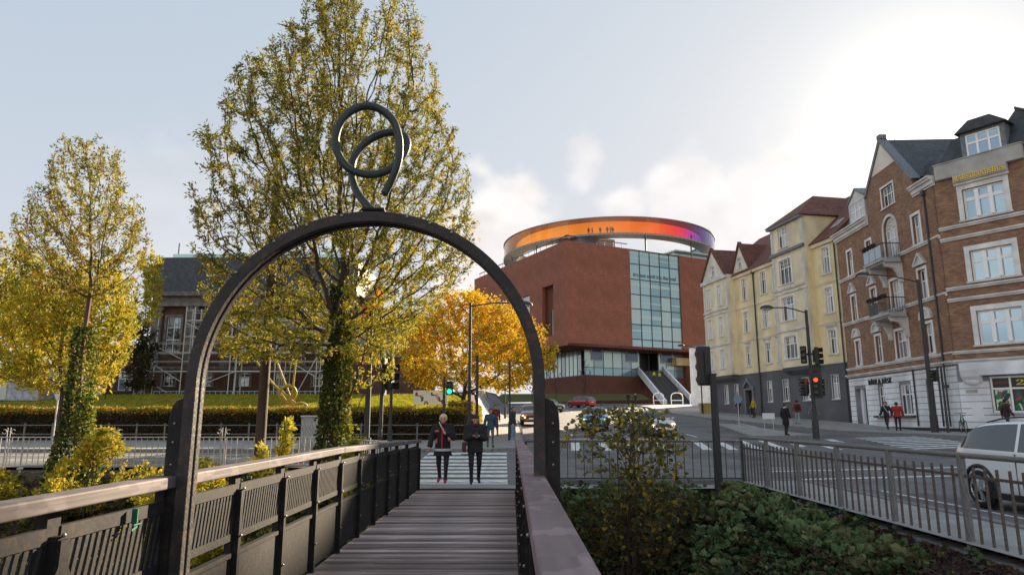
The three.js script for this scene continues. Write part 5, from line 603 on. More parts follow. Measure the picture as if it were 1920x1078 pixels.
for (const [lab, b, p, n, s] of [
  ['yellow shrub shoot standing alone right behind the bridge rail', [-4.45, -0.75, -12.6], [[-0.3, -4.75, -4.15], [0.6, -4.8, -4.1], [1.2, -4.65, -4.25]], 110, 73], ['tallest yellow shrub shoot behind the bridge rail next to the grey cabinet', [-4.4, -0.7, -13.6], [[-0.2, -4.75, -4.05], [0.9, -4.7, -4.1], [1.75, -4.5, -4.25]], 130, 74],
  ['sunlit yellow bush in front of the silver railing beside the slim tree', [-11.6, -0.9, -19.4], [[-0.5, -13, -9.6], [0.3, -12.6, -9.9], [1.0, -12, -10.8], [1.4, -11.6, -11.1]], 520, 75], ['sprawling yellow bush between the silver railing and the bridge arch', [-8.9, -1.0, -18.4], [[-0.7, -10, -7.2], [0.1, -9.6, -7.4], [0.6, -8.6, -7.8]], 330, 76],
  ['small green yellow plant behind the far end of the bridge rail', [-3.7, -0.6, -16.2], [[-0.3, -4.2, -3.2], [0.5, -4.1, -3.1], [1.25, -3.8, -3.4]], 120, 77], ['low yellow bush at the foot of the slim ivy clad tree', [-14.6, -1.0, -19.2], [[-0.8, -16.6, -13], [0.0, -16, -13.4], [0.35, -15.4, -14]], 360, 78], ['leafy low bush just beyond the nearest length of bridge rail', [-6.2, -1.3, -13.4], [[-1.2, -7.8, -4.9], [-0.4, -7.4, -4.9], [0.2, -6.4, -5.2]], 340, 79]]) shrub(lab, b, p, n, { seed: s, stems: 5, leaves: 8, leafLen: 0.1, leafWid: 0.03, cols: yellowGreen, spread: 0.1, upward: 0.2 });
// ground cover on the banks
function cover(name, label, n, seed, place, cols, size, trans = 0.15) { const r = rng(seed), m = new Mesher(); if (trans > 0.4) for (let i = 0; i < 8; i++) { const a = r() * 6.28, d = V(Math.cos(a) * 0.35, 1, Math.sin(a) * 0.35).normalize(); m.leaf(V((r() - 0.5) * 2, -0.1, (r() - 0.5) * 2), d, V(1, 0, 0.5 * (r() - 0.5)).normalize(), 1.5 + 0.8 * r(), 0.16, [1, 1, 1], 0.1); } else for (let i = 0; i < 6; i++) { const d = randDir(r); d.y = Math.abs(d.y) * 0.6; d.normalize(); m.roundLeaf(randDir(r).multiplyScalar(0.6 * r()), d, perp(d, r), 0.9 + 0.4 * r(), [1, 1, 1]); } const inst = shade(new THREE.InstancedMesh(m.geo(), phys({ roughness: 0.6, side: THREE.DoubleSide, transmission: trans, thickness: 0, specularIntensity: 0.35 }), n)), M4 = new THREE.Matrix4(), q = new THREE.Quaternion(), c = new THREE.Color(); for (let i = 0; i < n; i++) { const p = place(r), k = size * (0.6 + 0.9 * r()); if (trans > 0.4) q.setFromEuler(new THREE.Euler((r() - 0.5) * 0.3, (r() - 0.5) * 1.4, (r() - 0.5) * 0.3)); else q.setFromEuler(new THREE.Euler((r() - 0.5) * 1.6, r() * 6.28, (r() - 0.5) * 1.6)); M4.compose(p, q, V(k, k, k)); inst.setMatrixAt(i, M4); const b = pick(cols, r), v = 0.6 + 0.8 * r(); inst.setColorAt(i, c.setRGB(b[0] * v, b[1] * v, b[2] * v)); } inst.name = numbered(name); inst.userData.kind = 'stuff'; scene.add(inst); tag(inst, label, 'ground cover'); return inst; }
const mound = (x, d) => 0.95 * Math.exp(-Math.pow((x - 3.9) / 1.0, 2) - Math.pow((d - 13.4) / 2.4, 2)) + 0.5 * Math.exp(-Math.pow((x - 1.6) / 1.3, 2) - Math.pow((d - 15.6) / 1.5, 2));
cover('ivy_cover', 'dark green ivy covering the stream bank below the street railing', 26000, 81, (r) => { let x, d; for (let i = 0; i < 40; i++) { x = lerp(0.35, 5.75, r()); d = lerp(2.5, 17.7, r()); const e = Math.min(5.75 - x, 17.75 - d); if (fbm3(x * 0.9 + 4, d * 0.9, 6.6, 3) < 0.43 && r() < 0.7) continue; if (x > 4.0 + fbm3(d * 0.7, 2, 1, 3) * 1.4 && d < 11.5 ? r() < 0.1 : e < 0.35 ? r() < 0.2 : true) break; } return V(x, bank(x, d) + mound(x, d) * (0.35 + 0.65 * r()) + 0.12 * r(), -d); }, [[0.055, 0.095, 0.04], [0.075, 0.12, 0.05], [0.11, 0.15, 0.06], [0.04, 0.065, 0.03], [0.14, 0.14, 0.06], [0.09, 0.06, 0.035]], 0.056);
cover('broad_leaf_cover', 'paler broad leaved creeper in patches over the dark ivy bank', 2600, 85, (r) => { let x, d, i = 0; do { x = lerp(0.4, 5.3, r()); d = lerp(3, 17.4, r()); } while (fbm3(x * 0.8 + 9, d * 0.8, 1.1, 3) < 0.54 && i++ < 30); return V(x, bank(x, d) + mound(x, d) + 0.1 + 0.12 * r(), -d); }, [[0.1, 0.15, 0.06], [0.14, 0.19, 0.08], [0.16, 0.16, 0.07]], 0.085);
{ const r = rng(404); for (let i = 0; i < 14; i++) { const d = lerp(5, 14.5, r()), x = lerp(3.6, 5.6, r()), L = 0.4 + r() * 0.9, a = r() * 6.28, t = thing('dead_stem', 'thin dead stem lying on the reddish soil below the grey street railing', 'twig', [x, bank(x, d) + 0.03, -d], a, 'dead stems on the soil bank'); part('stem', tube([V(-L / 2, 0.01, 0), V(-L / 6, 0.06 + 0.05 * r(), 0.05 * r()), V(L / 6, 0.05, -0.08 * r()), V(L / 2, 0.0, 0.1 * r())], 0.007, 12, 5), M.barkPale, t); part('side_shoot', tube([V(0, 0.05, 0), V(0.08, 0.1, 0.1), V(0.12, 0.08, 0.2)], 0.004, 8, 4), M.barkPale, t); } }
cover('bank_undergrowth', 'green undergrowth on the bank beyond the iron bridge rail', 17000, 82, (r) => { const x = lerp(-22, -2.5, Math.sqrt(r())), d = lerp(1.5, bankLine(x) - 0.25, Math.sqrt(r())); return V(x, bank(x, d) + 0.35 * r() * r(), -d); }, [[0.05, 0.07, 0.02], [0.08, 0.1, 0.024], [0.12, 0.12, 0.025], [0.035, 0.05, 0.018], [0.2, 0.17, 0.03]], 0.085);
cover('fallen_leaves', 'brown fallen leaves on the soil along the foot of the street railing', 5200, 83, (r) => { const d = lerp(4, 16, r()), x = 5.72 - Math.abs(r() + r() - 1) * 1.9; return V(x, bank(x, d) + 0.03, -d); }, [[0.09, 0.045, 0.037], [0.11, 0.055, 0.042], [0.06, 0.038, 0.032], [0.13, 0.075, 0.05]], 0.028);
cover('lawn_grass', 'short sunlit grass of the raised lawn behind the hedge', 52000, 84, (r) => { const x = lerp(-42, -3.7, r()), d = lerp(37.4, 61, r()); return V(x, land(x, d) - 0.02, -d); }, [[0.4, 0.42, 0.04], [0.46, 0.44, 0.05], [0.28, 0.32, 0.03], [0.5, 0.4, 0.05]], 0.085, 0.5);

// ---------------------------------------------------------------- street railings
function fenceRun(t, A, B, o) { // posts every o.bay, bars between, rails along
  const dx = B[0] - A[0], dz = B[1] - A[1], L = Math.hypot(dx, dz), yaw = Math.atan2(-dz, dx), at = (m, s, y) => { m.position.set(A[0] + dx * s / L - t.position.x, y - t.position.y, A[1] + dz * s / L - t.position.z); m.rotation.y = yaw; return m; };
  const n = Math.round(L / o.bay), bay = L / n, barGeo = o.flat ? bx(0.012, o.barTop - o.barBot, 0.035, 0, (o.barTop + o.barBot) / 2, 0) : new THREE.CylinderGeometry(o.r, o.r, o.barTop - o.barBot, 6).translate(0, (o.barTop + o.barBot) / 2, 0), r = rng(Math.round(Math.abs(A[0] * 100 + B[1])));
  for (let i = 0; i <= n; i++) { if (i === n && o.skipLast) break; const m = at(part('post', [o.postFlat ? bx(0.07, o.top + 0.25, 0.05, 0, o.top / 2 - 0.125, 0) : new THREE.CylinderGeometry(o.pr, o.pr, o.top + 0.25, 10).translate(0, o.top / 2 - 0.125, 0), bx(0.12, 0.05, 0.12, 0, 0.02, 0)], o.postMat ?? o.mat, t), i * bay, o.y ?? 0); m.rotation.x = (r() - 0.5) * 0.02; }
  for (let i = 0; i < n; i++) { const c = (i + 0.5) * bay; at(part('top_rail', o.topFlat ? bx(bay + 0.002, 0.035, 0.06, 0, o.top, 0) : new THREE.CylinderGeometry(o.tr, o.tr, bay + 0.002, 10).rotateZ(Math.PI / 2).translate(0, o.top, 0), o.topMat ?? o.mat, t), c, o.y ?? 0); for (const h of o.rails) at(part('rail', bx(bay - 0.06, 0.035, 0.025, 0, h, 0), o.mat, t), c, o.y ?? 0); const k = Math.round(bay / o.gap); for (let j = 1; j < k; j++) { const m = at(part('bar', barGeo, o.mat, t), i * bay + j * bay / k, o.y ?? 0); m.rotation.z = (r() - 0.5) * 0.02; } }
}
{ const t = thing('street_railing', 'weathered grey street railing with round top rail and flat bars along the soil bank', 'railing', [5.9, 0, -10]); fenceRun(t, [5.9, -2.2], [5.9, -18.0], { bay: 1.75, top: 1.2, tr: 0.036, pr: 0.05, rails: [0.94, 0.1], barTop: 1.06, barBot: 0.06, gap: 0.232, flat: true, mat: M.fencebar, topMat: M.fencegrey, postMat: M.fencegrey, y: -0.02 }); part('footing', bx(0.3, 0.22, 16, 0.0, -0.12, -0.2), M.kerb, t); }
{ const t = thing('street_railing', 'thin dark baluster railing behind the round leaved shrub at the bridge end', 'railing', [3, 0, -17.75]); fenceRun(t, [5.82, -17.72], [0.35, -17.72], { bay: 2.7, top: 1.06, topFlat: true, pr: 0.03, rails: [0.16], barTop: 1.05, barBot: 0.14, gap: 0.205, r: 0.011, mat: M.fencedark, y: 0.02 }); part('footing', bx(5.4, 0.16, 0.3, 0.05, -0.07, 0.02), M.kerb, t); }
{ const t = thing('street_railing', 'sunlit silver street railing with tall scroll topped double posts', 'railing', [-15, 0, -23.4]); fenceRun(t, [-30, -23.45], [-6.2, -23.45], { bay: 3.6, top: 1.04, topFlat: true, pr: 0.028, rails: [0.14], barTop: 1.03, barBot: 0.12, gap: 0.19, r: 0.013, mat: M.silver });
  for (let x = -27.8; x < -7; x += 3.62) { for (const s of [-0.05, 0.05]) part('finial_post', bar(V(x + s + 15, 0, -0.06), V(x + s + 15, 1.36, -0.06), 0.018, 0.014, 6), M.silver, t); for (const s of [-1, 1]) part('scroll', new THREE.TorusGeometry(0.07, 0.014, 6, 14, 5).rotateZ(s > 0 ? 0.6 : 3.4).translate(x + 15 + s * 0.15, 1.22, -0.06), M.silver, t); } }
{ const t = thing('street_railing', 'short silver railing slanting from the great tree to the bridge end', 'railing', [-4.4, 0, -20.5]); fenceRun(t, [-6.1, -23.3], [-2.75, -17.7], { bay: 2.2, top: 1.04, topFlat: true, pr: 0.028, rails: [0.14], barTop: 1.03, barBot: 0.12, gap: 0.19, r: 0.013, mat: M.silver }); }
{ const t = thing('low_fence', 'low dark two rail fence with posts along the foot of the hedge', 'fence', [-15, 0.4, -36]), y = land(-15, 36) - 0.4; for (let x = -31; x < -2.4; x += 1.45) part('post', bx(0.07, 1.0, 0.07, x + 15, y + 0.5, 0), M.fencegrey, t); for (const h of [0.45, 0.9]) for (let x = -31; x < -3; x += 2.9) part('rail', bx(2.88, 0.045, 0.03, x + 1.45 + 15, y + h, 0.05), M.fencegrey, t); }

// ---------------------------------------------------------------- lamps, masts, signals, cabinets
const gy = (x, d) => land(x, d) + 0.1;
function lampPost(label, x, d, h, arm, o = {}) { const t = thing('street_lamp', label, 'street lamp', [x, gy(x, d) - 0.05, -d]), r = o.r ?? 0.075; part('pole', [new THREE.CylinderGeometry(r * 0.75, r, h, 12).translate(0, h / 2, 0), new THREE.CylinderGeometry(r * 1.5, r * 1.6, 1.0, 12).translate(0, 0.5, 0)], o.mat ?? M.fencedark, t); if (arm) { const [ax, ay, az] = arm; part('arm', tube([V(0, h - 0.15, 0), V(ax * 0.5, h - 0.05 + ay * 0.6, az * 0.5), V(ax, h - 0.15 + ay, az)], 0.035, 16, 8), M.fencedark, t); const head = part('lamp_head', new THREE.SphereGeometry(0.3, 18, 10, 0, 6.3, 0, Math.PI / 2).scale(1.25, 0.7, 0.8).translate(ax + Math.sign(ax) * 0.15, h - 0.2 + ay, az), M.fencedark, t); part('diffuser', new THREE.SphereGeometry(0.26, 16, 8).scale(1.2, 0.3, 0.75).translate(ax + Math.sign(ax) * 0.15, h - 0.22 + ay, az), M.glassC, head); } return t; }
lampPost('dark street lamp rising from the hedge corner through the orange tree', -2.05, 33.2, 6.9, [2.55, 0.1, 0], { r: 0.085 });
lampPost('dark street lamp carrying traffic signals in front of the yellow house', 16.4, 37.6, 7.0, [-2.1, 0.25, 0.2], { r: 0.11 });
lampPost('tall street lamp with rust brown foot in front of the white shop front', 25.3 - 2.1, 38.2, 8.6, [-3.2, 0.35, 0.4], { r: 0.13, mat: M.fencedark });
lampPost('slim distant street lamp in front of the white house by the museum stairs', 19.25, 70, 6.6, [-1.7, 0.5, 0], { r: 0.07 });
lampPost('slim dark pole with a cap standing among the leaves left of the orange tree', -5.25, 30, 7.2, null, { r: 0.07 });
lampPost('stout dark pole with a sunlit edge beside the great tree trunk', -4.65, 22.3, 5.2, null, { r: 0.1 });
lampPost('slim dark pole on the far pavement corner beside the man in jeans', -0.12, 36.2, 4.2, null, { r: 0.055 });
lampPost('thin dark pole far up the side street behind the yellow hedge', -0.6, 60, 4.4, null, { r: 0.06 });
lampPost('pole at the end of the yellow hedge behind the walking man in blue', -1.9, 37.5, 4.6, null, { r: 0.09 });
{ const t = thing('mast', 'tall plain dark mast in front of the scaffolding', 'mast', [-8.0, -0.2, -22.2]); part('pole', new THREE.CylinderGeometry(0.13, 0.17, 10, 14).translate(0, 5, 0), grainy(0.07, 0.04, 0.025, 0.8, 0.5), t); part('cap', new THREE.SphereGeometry(0.14, 12, 6, 0, 6.3, 0, 1.6).translate(0, 10, 0), M.fencedark, t); part('collar', new THREE.CylinderGeometry(0.18, 0.18, 0.08, 14).translate(0, 6.2, 0), M.fencedark, t); }
const lens = (col, on) => on ? std({ color: rgb(col[0] * 0.3, col[1] * 0.3, col[2] * 0.3), emissive: rgb(...col), emissiveIntensity: 0.6 }) : plain(col[0] * 0.05 + 0.01, col[1] * 0.05 + 0.01, col[2] * 0.05 + 0.01, 0.3);
function signal(t, x, y, z, yaw, lit, n = 3, backboard = false) { // housing with hooded lenses, facing +z before the turn
  const h = 0.32 * n, m = new THREE.Matrix4().makeRotationY(yaw).setPosition(x, y, z), ap = (g) => g.applyMatrix4(m), house = part('housing', [ap(rbox(0.32, h, 0.22, 0.04)), ...(backboard ? [ap(rbox(0.62, h + 0.35, 0.03, 0.012, 0, 0, -0.05))] : [])].map((g) => g), M.black, t);
  for (let i = 0; i < n; i++) { const yy = h / 2 - 0.16 - i * 0.32, col = n === 2 ? (i ? [0.02, 1, 0.45] : [1, 0.08, 0.02]) : [[1, 0.08, 0.02], [1, 0.5, 0.02], [0.02, 1, 0.45]][i]; part('lens', ap(new THREE.CylinderGeometry(0.105, 0.105, 0.02, 20).rotateX(Math.PI / 2).translate(0, yy, 0.115)), lens(col, lit === i), house); part('hood', ap(new THREE.CylinderGeometry(0.13, 0.125, 0.2, 18, 1, true, Math.PI / 2 + 0.55 - Math.PI, Math.PI * 2 - 1.1).rotateX(Math.PI / 2).rotateZ(0).translate(0, yy, 0.21)), M.black, house);
    if (lit === i) { const lamp = new THREE.PointLight(new THREE.Color().setRGB(...col), 0.15, 4); lamp.position.set(0, yy, 0.3).applyMatrix4(m); lamp.castShadow = true; house.add(lamp); } }
  part('bracket', ap(bx(0.05, h * 0.7, 0.12, 0, 0, -0.16)), M.black, house); return house; }
{ const t = thing('traffic_signal', 'large three hooded traffic signal seen from its side beside the dark poles', 'traffic light', [-4.35, gy(-4.3, 24.2) - 0.05, -24.2]); part('pole', new THREE.CylinderGeometry(0.06, 0.075, 4.1, 12).translate(-0.22, 2.05, 0), M.fencedark, t); signal(t, 0.05, 3.05, 0, Math.PI * 0.42, -1, 3, false).scale.set(1, 1, 1); part('backboard', rbox(0.03, 1.3, 0.55, 0.01, -0.12, 3.05, 0), M.black, t); part('push_box', rbox(0.16, 0.24, 0.12, 0.02, -0.22, 1.1, 0.1), M.lead, t); }
{ const t = thing('traffic_signal', 'pedestrian signal showing green below the orange tree', 'traffic light', [-3.25, gy(-3.2, 33) - 0.05, -33]); part('pole', new THREE.CylinderGeometry(0.06, 0.07, 3.3, 12).translate(0, 1.65, 0), M.fencedark, t); signal(t, 0.26, 2.75, 0.05, 0.05, 1, 2); }
{ const t = thing('traffic_signal', 'cluster of traffic signals showing red on the lamp pole before the grey ground floor', 'traffic light', [16.4, gy(16.4, 37.6), -37.6]); signal(t, 0.1, 2.75, 0.28, -0.4, 0, 3, true); signal(t, -0.35, 2.7, -0.1, -1.5, -1, 3); signal(t, 0.4, 2.7, -0.1, 1.3, -1, 3); signal(t, -0.38, 4.45, 0.12, -0.5, -1, 3); signal(t, 0.4, 4.4, 0.0, 1.0, -1, 3); part('clamp', [new THREE.CylinderGeometry(0.15, 0.15, 0.1, 12).translate(0, 3.2, 0), new THREE.CylinderGeometry(0.15, 0.15, 0.1, 12).translate(0, 2.2, 0), new THREE.CylinderGeometry(0.15, 0.15, 0.1, 12).translate(0, 4.5, 0)], M.black, t); }
{ const t = thing('traffic_signal', 'dark signal post with small hooded signal beside the brown shop door', 'traffic light', [23.3, gy(23.3, 37.2) - 0.05, -37.2]); part('pole', new THREE.CylinderGeometry(0.055, 0.065, 3.6, 12).translate(0, 1.8, 0), M.fencedark, t); signal(t, -0.36, 3.1, 0, -1.2, -1, 2); }
{ const t = thing('traffic_signal', 'large traffic signal on a stout pole seen from behind, its back plate black', 'traffic light', [4.8, -0.05, -16.6]); part('pole', [new THREE.CylinderGeometry(0.08, 0.1, 2.75, 16).translate(0.06, 1.37, 0), new THREE.CylinderGeometry(0.1, 0.1, 0.02, 16).translate(0.06, 2.76, 0)], M.signback, t); part('backboard', rbox(0.3, 0.92, 0.04, 0.015, -0.08, 2.98, -0.16), M.signback, t); const h = signal(t, -0.06, 2.98, -0.32, Math.PI, -1, 3); }
{ const t = thing('utility_cabinet', 'weathered pale grey utility cabinet beside the great tree trunk', 'cabinet', [-7.35, 0.0, -25.6]); part('body', rbox(0.72, 1.7, 0.4, 0.02, 0, 0.87, 0), grainy(0.4, 0.42, 0.45, 0.6, 0.5), t); const d = part('door', rbox(0.66, 1.5, 0.02, 0.008, 0, 0.87, 0.205), grainy(0.42, 0.44, 0.47, 0.6, 0.4), t); part('handle', rbox(0.03, 0.14, 0.03, 0.008, 0.25, 0.66, 0.225), M.lead, d); part('lid', rbox(0.78, 0.05, 0.46, 0.015, 0, 1.74, 0), M.galv, t); part('base', bx(0.7, 0.1, 0.38, 0, 0.0, 0), M.kerb, t); }
{ const t = thing('sculpture', 'yellow sculpture of tilted rings and poles on the lawn', 'sculpture', [-13.7, land(-13.6, 43), -43]), y = plain(0.36, 0.25, 0.03, 0.55); const ring = (x, yy, z, r, rx, ry) => part('ring', new THREE.TorusGeometry(r * 0.8, 0.11, 10, 28).rotateX(rx).rotateY(ry).translate(x, yy, z), y, t); ring(-0.3, 1.9, 0, 0.6, 0.2, 0.4); ring(0.55, 0.75, 0.1, 0.68, 0.1, 0.5); ring(-0.35, 0.65, -0.2, 0.6, 0.3, -0.9); for (const [a, b] of [[V(-2.4, 3.9, 0), V(0.9, 0, 0.1)], [V(-1.5, 4.7, -0.1), V(0.2, 1.0, 0)], [V(0.1, 4.0, 0), V(-0.1, 0, 0)], [V(-1.3, 2.6, 0.3), V(0.2, 1.3, -0.1)]]) part('pole', bar(a, b, 0.065, 0.065, 8), y, t); }
{ const t = thing('sculpture', 'dark purple rounded sculpture on the lawn behind the great tree', 'sculpture', [-11.6, land(-11.6, 42), -42]); part('body', new THREE.SphereGeometry(0.6, 18, 12).scale(1.2, 0.75, 0.9).translate(0, 0.4, 0), plain(0.06, 0.03, 0.09, 0.4), t); part('head', new THREE.SphereGeometry(0.3, 14, 10).translate(0.3, 1.0, 0.1), plain(0.06, 0.03, 0.09, 0.4), t); part('foot', rbox(1.3, 0.14, 0.8, 0.05, 0, 0.05, 0), plain(0.05, 0.03, 0.07, 0.5), t); }
{ const t = thing('mural_board', 'white board with black and pink graffiti drawing at the lawn edge under the orange tree', 'sign board', [-5.9, land(-5.9, 50), -50]), c = document.createElement('canvas'); c.width = 256; c.height = 128; const x = c.getContext('2d'), r = rng(6); x.fillStyle = '#d5d6d8'; x.fillRect(0, 0, 256, 128); x.lineWidth = 9; for (let i = 0; i < 13; i++) { x.strokeStyle = i > 9 ? '#b8508a' : '#26262a'; x.beginPath(); const px = 14 + (i % 6) * 38 + r() * 20, py = 20 + (i % 3) * 40; x.moveTo(px, py); x.bezierCurveTo(px + 40 * r(), py + 40 * r(), px - 30 * r(), py + 50 * r(), px + 50 * r(), py + 30); x.stroke(); } const q = new THREE.CanvasTexture(c); q.colorSpace = THREE.SRGBColorSpace; part('board', new THREE.BoxGeometry(2.5, 1.0, 0.05).translate(0, 0.95, 0), std({ map: q, roughness: 0.6 }), t); for (const s of [-1.1, 1.1]) part('post', bx(0.08, 1.4, 0.06, s, 0.7, -0.06), M.lead, t); }
{ const t = thing('tent', 'pale grey site tent on the lawn at the end of the old library', 'tent', [-41.4, land(-41, 59) - 0.1, -60]); part('canvas', prism([[-2.9, 0], [2.6, 0], [2.6, 2.0], [0.9, 3.1], [-2.9, 1.9]], 3.5, 0.03), grainy(0.5, 0.53, 0.6, 0.7, 1.5), t); part('flap', bx(1.2, 1.6, 0.04, -0.6, 0.85, 3.56), M.galv, t); part('frame', [bx(0.06, 2, 0.06, -2.9, 1, 3.56), bx(0.06, 2, 0.06, 2.6, 1, 3.56)], M.galv, t); }
{ const t = thing('portable_toilet', 'blue site cabin box standing at the scaffolding end', 'site cabin', [-37.2, land(-37, 60) - 0.05, -60.6]); part('body', rbox(1.3, 2.1, 1.2, 0.05, 0, 1.08, 0), grainy(0.06, 0.2, 0.4, 0.5, 1), t); part('roof', rbox(1.36, 0.12, 1.26, 0.05, 0, 2.18, 0), grainy(0.3, 0.5, 0.6, 0.5, 1), t); const d = part('door', rbox(0.8, 1.8, 0.03, 0.01, 0, 1.0, 0.61), plain(0.08, 0.26, 0.48, 0.5), t); part('handle', bx(0.05, 0.16, 0.03, 0.3, 1.05, 0.635), M.galv, d); part('side_panel', rbox(0.7, 2.0, 0.04, 0.01, 1.05, 1.0, 0.3), grainy(0.25, 0.4, 0.46, 0.5, 1), t); }
{ const t = thing('warning_sign', 'white downward pointing triangular sign seen half hidden by the slim tree', 'road sign', [-21.7, gy(-21.7, 33) - 0.1, -33]); part('plate', prism([[-0.36, 0.24], [0.36, 0.24], [0.03, -0.46], [-0.03, -0.46]], 0.025, 0.006).translate(0, 2.75, 0.04), plain(0.6, 0.58, 0.53, 0.5), t); part('rim', prism([[-0.43, 0.28], [0.43, 0.28], [0.04, -0.54], [-0.04, -0.54]], 0.015, 0.004).translate(0, 2.75, 0.018), M.galv, t); part('pole', bar(V(0, 0, 0), V(0, 3.0, 0), 0.032), M.galv, t); }
{ const t = thing('road_sign', 'small pale sign on two legs standing on the traffic island', 'road sign', [15.9, gy(15.9, 43), -43]); part('plate', rbox(0.75, 0.36, 0.04, 0.01, 0, 0.95, 0), plain(0.7, 0.7, 0.7, 0.5), t); for (const s of [-0.28, 0.28]) part('leg', bar(V(s, 0, -0.04), V(s, 0.95, -0.04), 0.022), M.galv, t); }
{ const t = thing('road_sign', 'round blue grey sign on a thin pole at the tip of the traffic island', 'road sign', [15.75, gy(15.7, 48), -48.2]); part('plate', new THREE.CylinderGeometry(0.3, 0.3, 0.03, 24).rotateX(Math.PI / 2).translate(0, 1.9, 0.03), plain(0.14, 0.24, 0.3, 0.4), t); part('pole', bar(V(0, 0, 0), V(0, 2.2, 0), 0.03), M.galv, t); }
for (const [x, z, w, lab] of [[25.6, -106.5, 1.5, 'white tubular barrier hoop at the stairs foot, nearest the stair rail'], [28.2, -105.5, 1.7, 'white tubular barrier hoop at the stairs foot, the middle one'], [31.0, -104.6, 2.0, 'white tubular barrier hoop at the stairs foot beside the white house']]) { const t = thing('barrier_hoop', lab, 'barrier', [x - 3, land(x, -z) + 0.1, z]); part('hoop', tube([V(-w / 2, 0, 0), V(-w / 2, 1.4, 0), V(-w / 2 + 0.3, 1.75, 0), V(w / 2 - 0.3, 1.75, 0), V(w / 2, 1.4, 0), V(w / 2, 0, 0)], 0.07, 40, 8), M.white, t); part('cross_bar', bar(V(-w / 2, 0.7, 0), V(w / 2, 0.7, 0), 0.05), M.white, t); }
{ const t = thing('grit_box', 'yellow grit box at the foot of the distant slim lamp', 'grit box', [19.9, gy(19.9, 71), -71]); part('box', prism([[-0.6, 0], [0.6, 0], [0.7, 0.9], [-0.7, 0.9]], 0.9, 0.03), plain(0.4, 0.3, 0.08, 0.6), t); part('lid', rbox(1.55, 0.12, 1.1, 0.04, 0, 0.98, 0.45), plain(0.45, 0.35, 0.1, 0.6), t); }
{ const t = thing('ribbon', 'short green ribbon tied round the top bar of the railing panel', 'ribbon', [-2.17, 1.1, -4.1]); part('knot', [rbox(0.034, 0.084, 0.012, 0.004, 0.0, 0.0, 0), rbox(0.008, 0.008, 0.08, 0.003, 0.018, -0.045, 0)], plain(0.012, 0.13, 0.08, 0.8), t); part('tail', rbox(0.006, 0.012, 0.06, 0.002).rotateX(0.25).translate(0.014, -0.065, 0.02), plain(0.014, 0.15, 0.09, 0.8), t); }
function bicycle(label, x, d, turn, col) { const t = thing('bicycle', label, 'bicycle', [x, gy(x, d), -d], turn), m = plain(...col, 0.4), P = { rw: V(-0.52, 0.34, 0), fw: V(0.55, 0.34, 0), bb: V(-0.08, 0.3, 0), st: V(-0.2, 0.82, 0), hd: V(0.38, 0.86, 0) }; for (const k of ['rw', 'fw']) { const w = part('wheel', new THREE.TorusGeometry(0.32, 0.02, 6, 28).translate(P[k].x, P[k].y, 0), M.tyre, t); const sp = []; for (let i = 0; i < 10; i++) sp.push(bar(P[k], P[k].clone().add(V(Math.cos(i * 0.628) * 0.31, Math.sin(i * 0.628) * 0.31, 0)), 0.003, 0.003, 4)); part('spokes', sp, M.galv, w); } part('frame', [[P.rw, P.bb], [P.bb, P.st], [P.st, P.hd], [P.bb, P.hd], [P.rw, P.st], [P.hd, P.fw]].map(([a, b]) => bar(a, b, 0.018)), m, t); part('saddle', rbox(0.26, 0.06, 0.14, 0.03, -0.23, 0.92, 0), M.black, t); part('handlebar', [bar(V(0.36, 0.86, 0), V(0.34, 1.05, 0), 0.015), bar(V(0.34, 1.05, -0.28), V(0.34, 1.05, 0.28), 0.014)], M.black, t); return t; }
bicycle('bicycle leaning by the corner shop plinth beside the signal post', 24.0, 37.0, 1.2, [0.02, 0.1, 0.04]);
bicycle('bicycle leaning against the grey ground floor near the peaked door', 21.8, 63.5, 1.35, [0.03, 0.03, 0.035]);

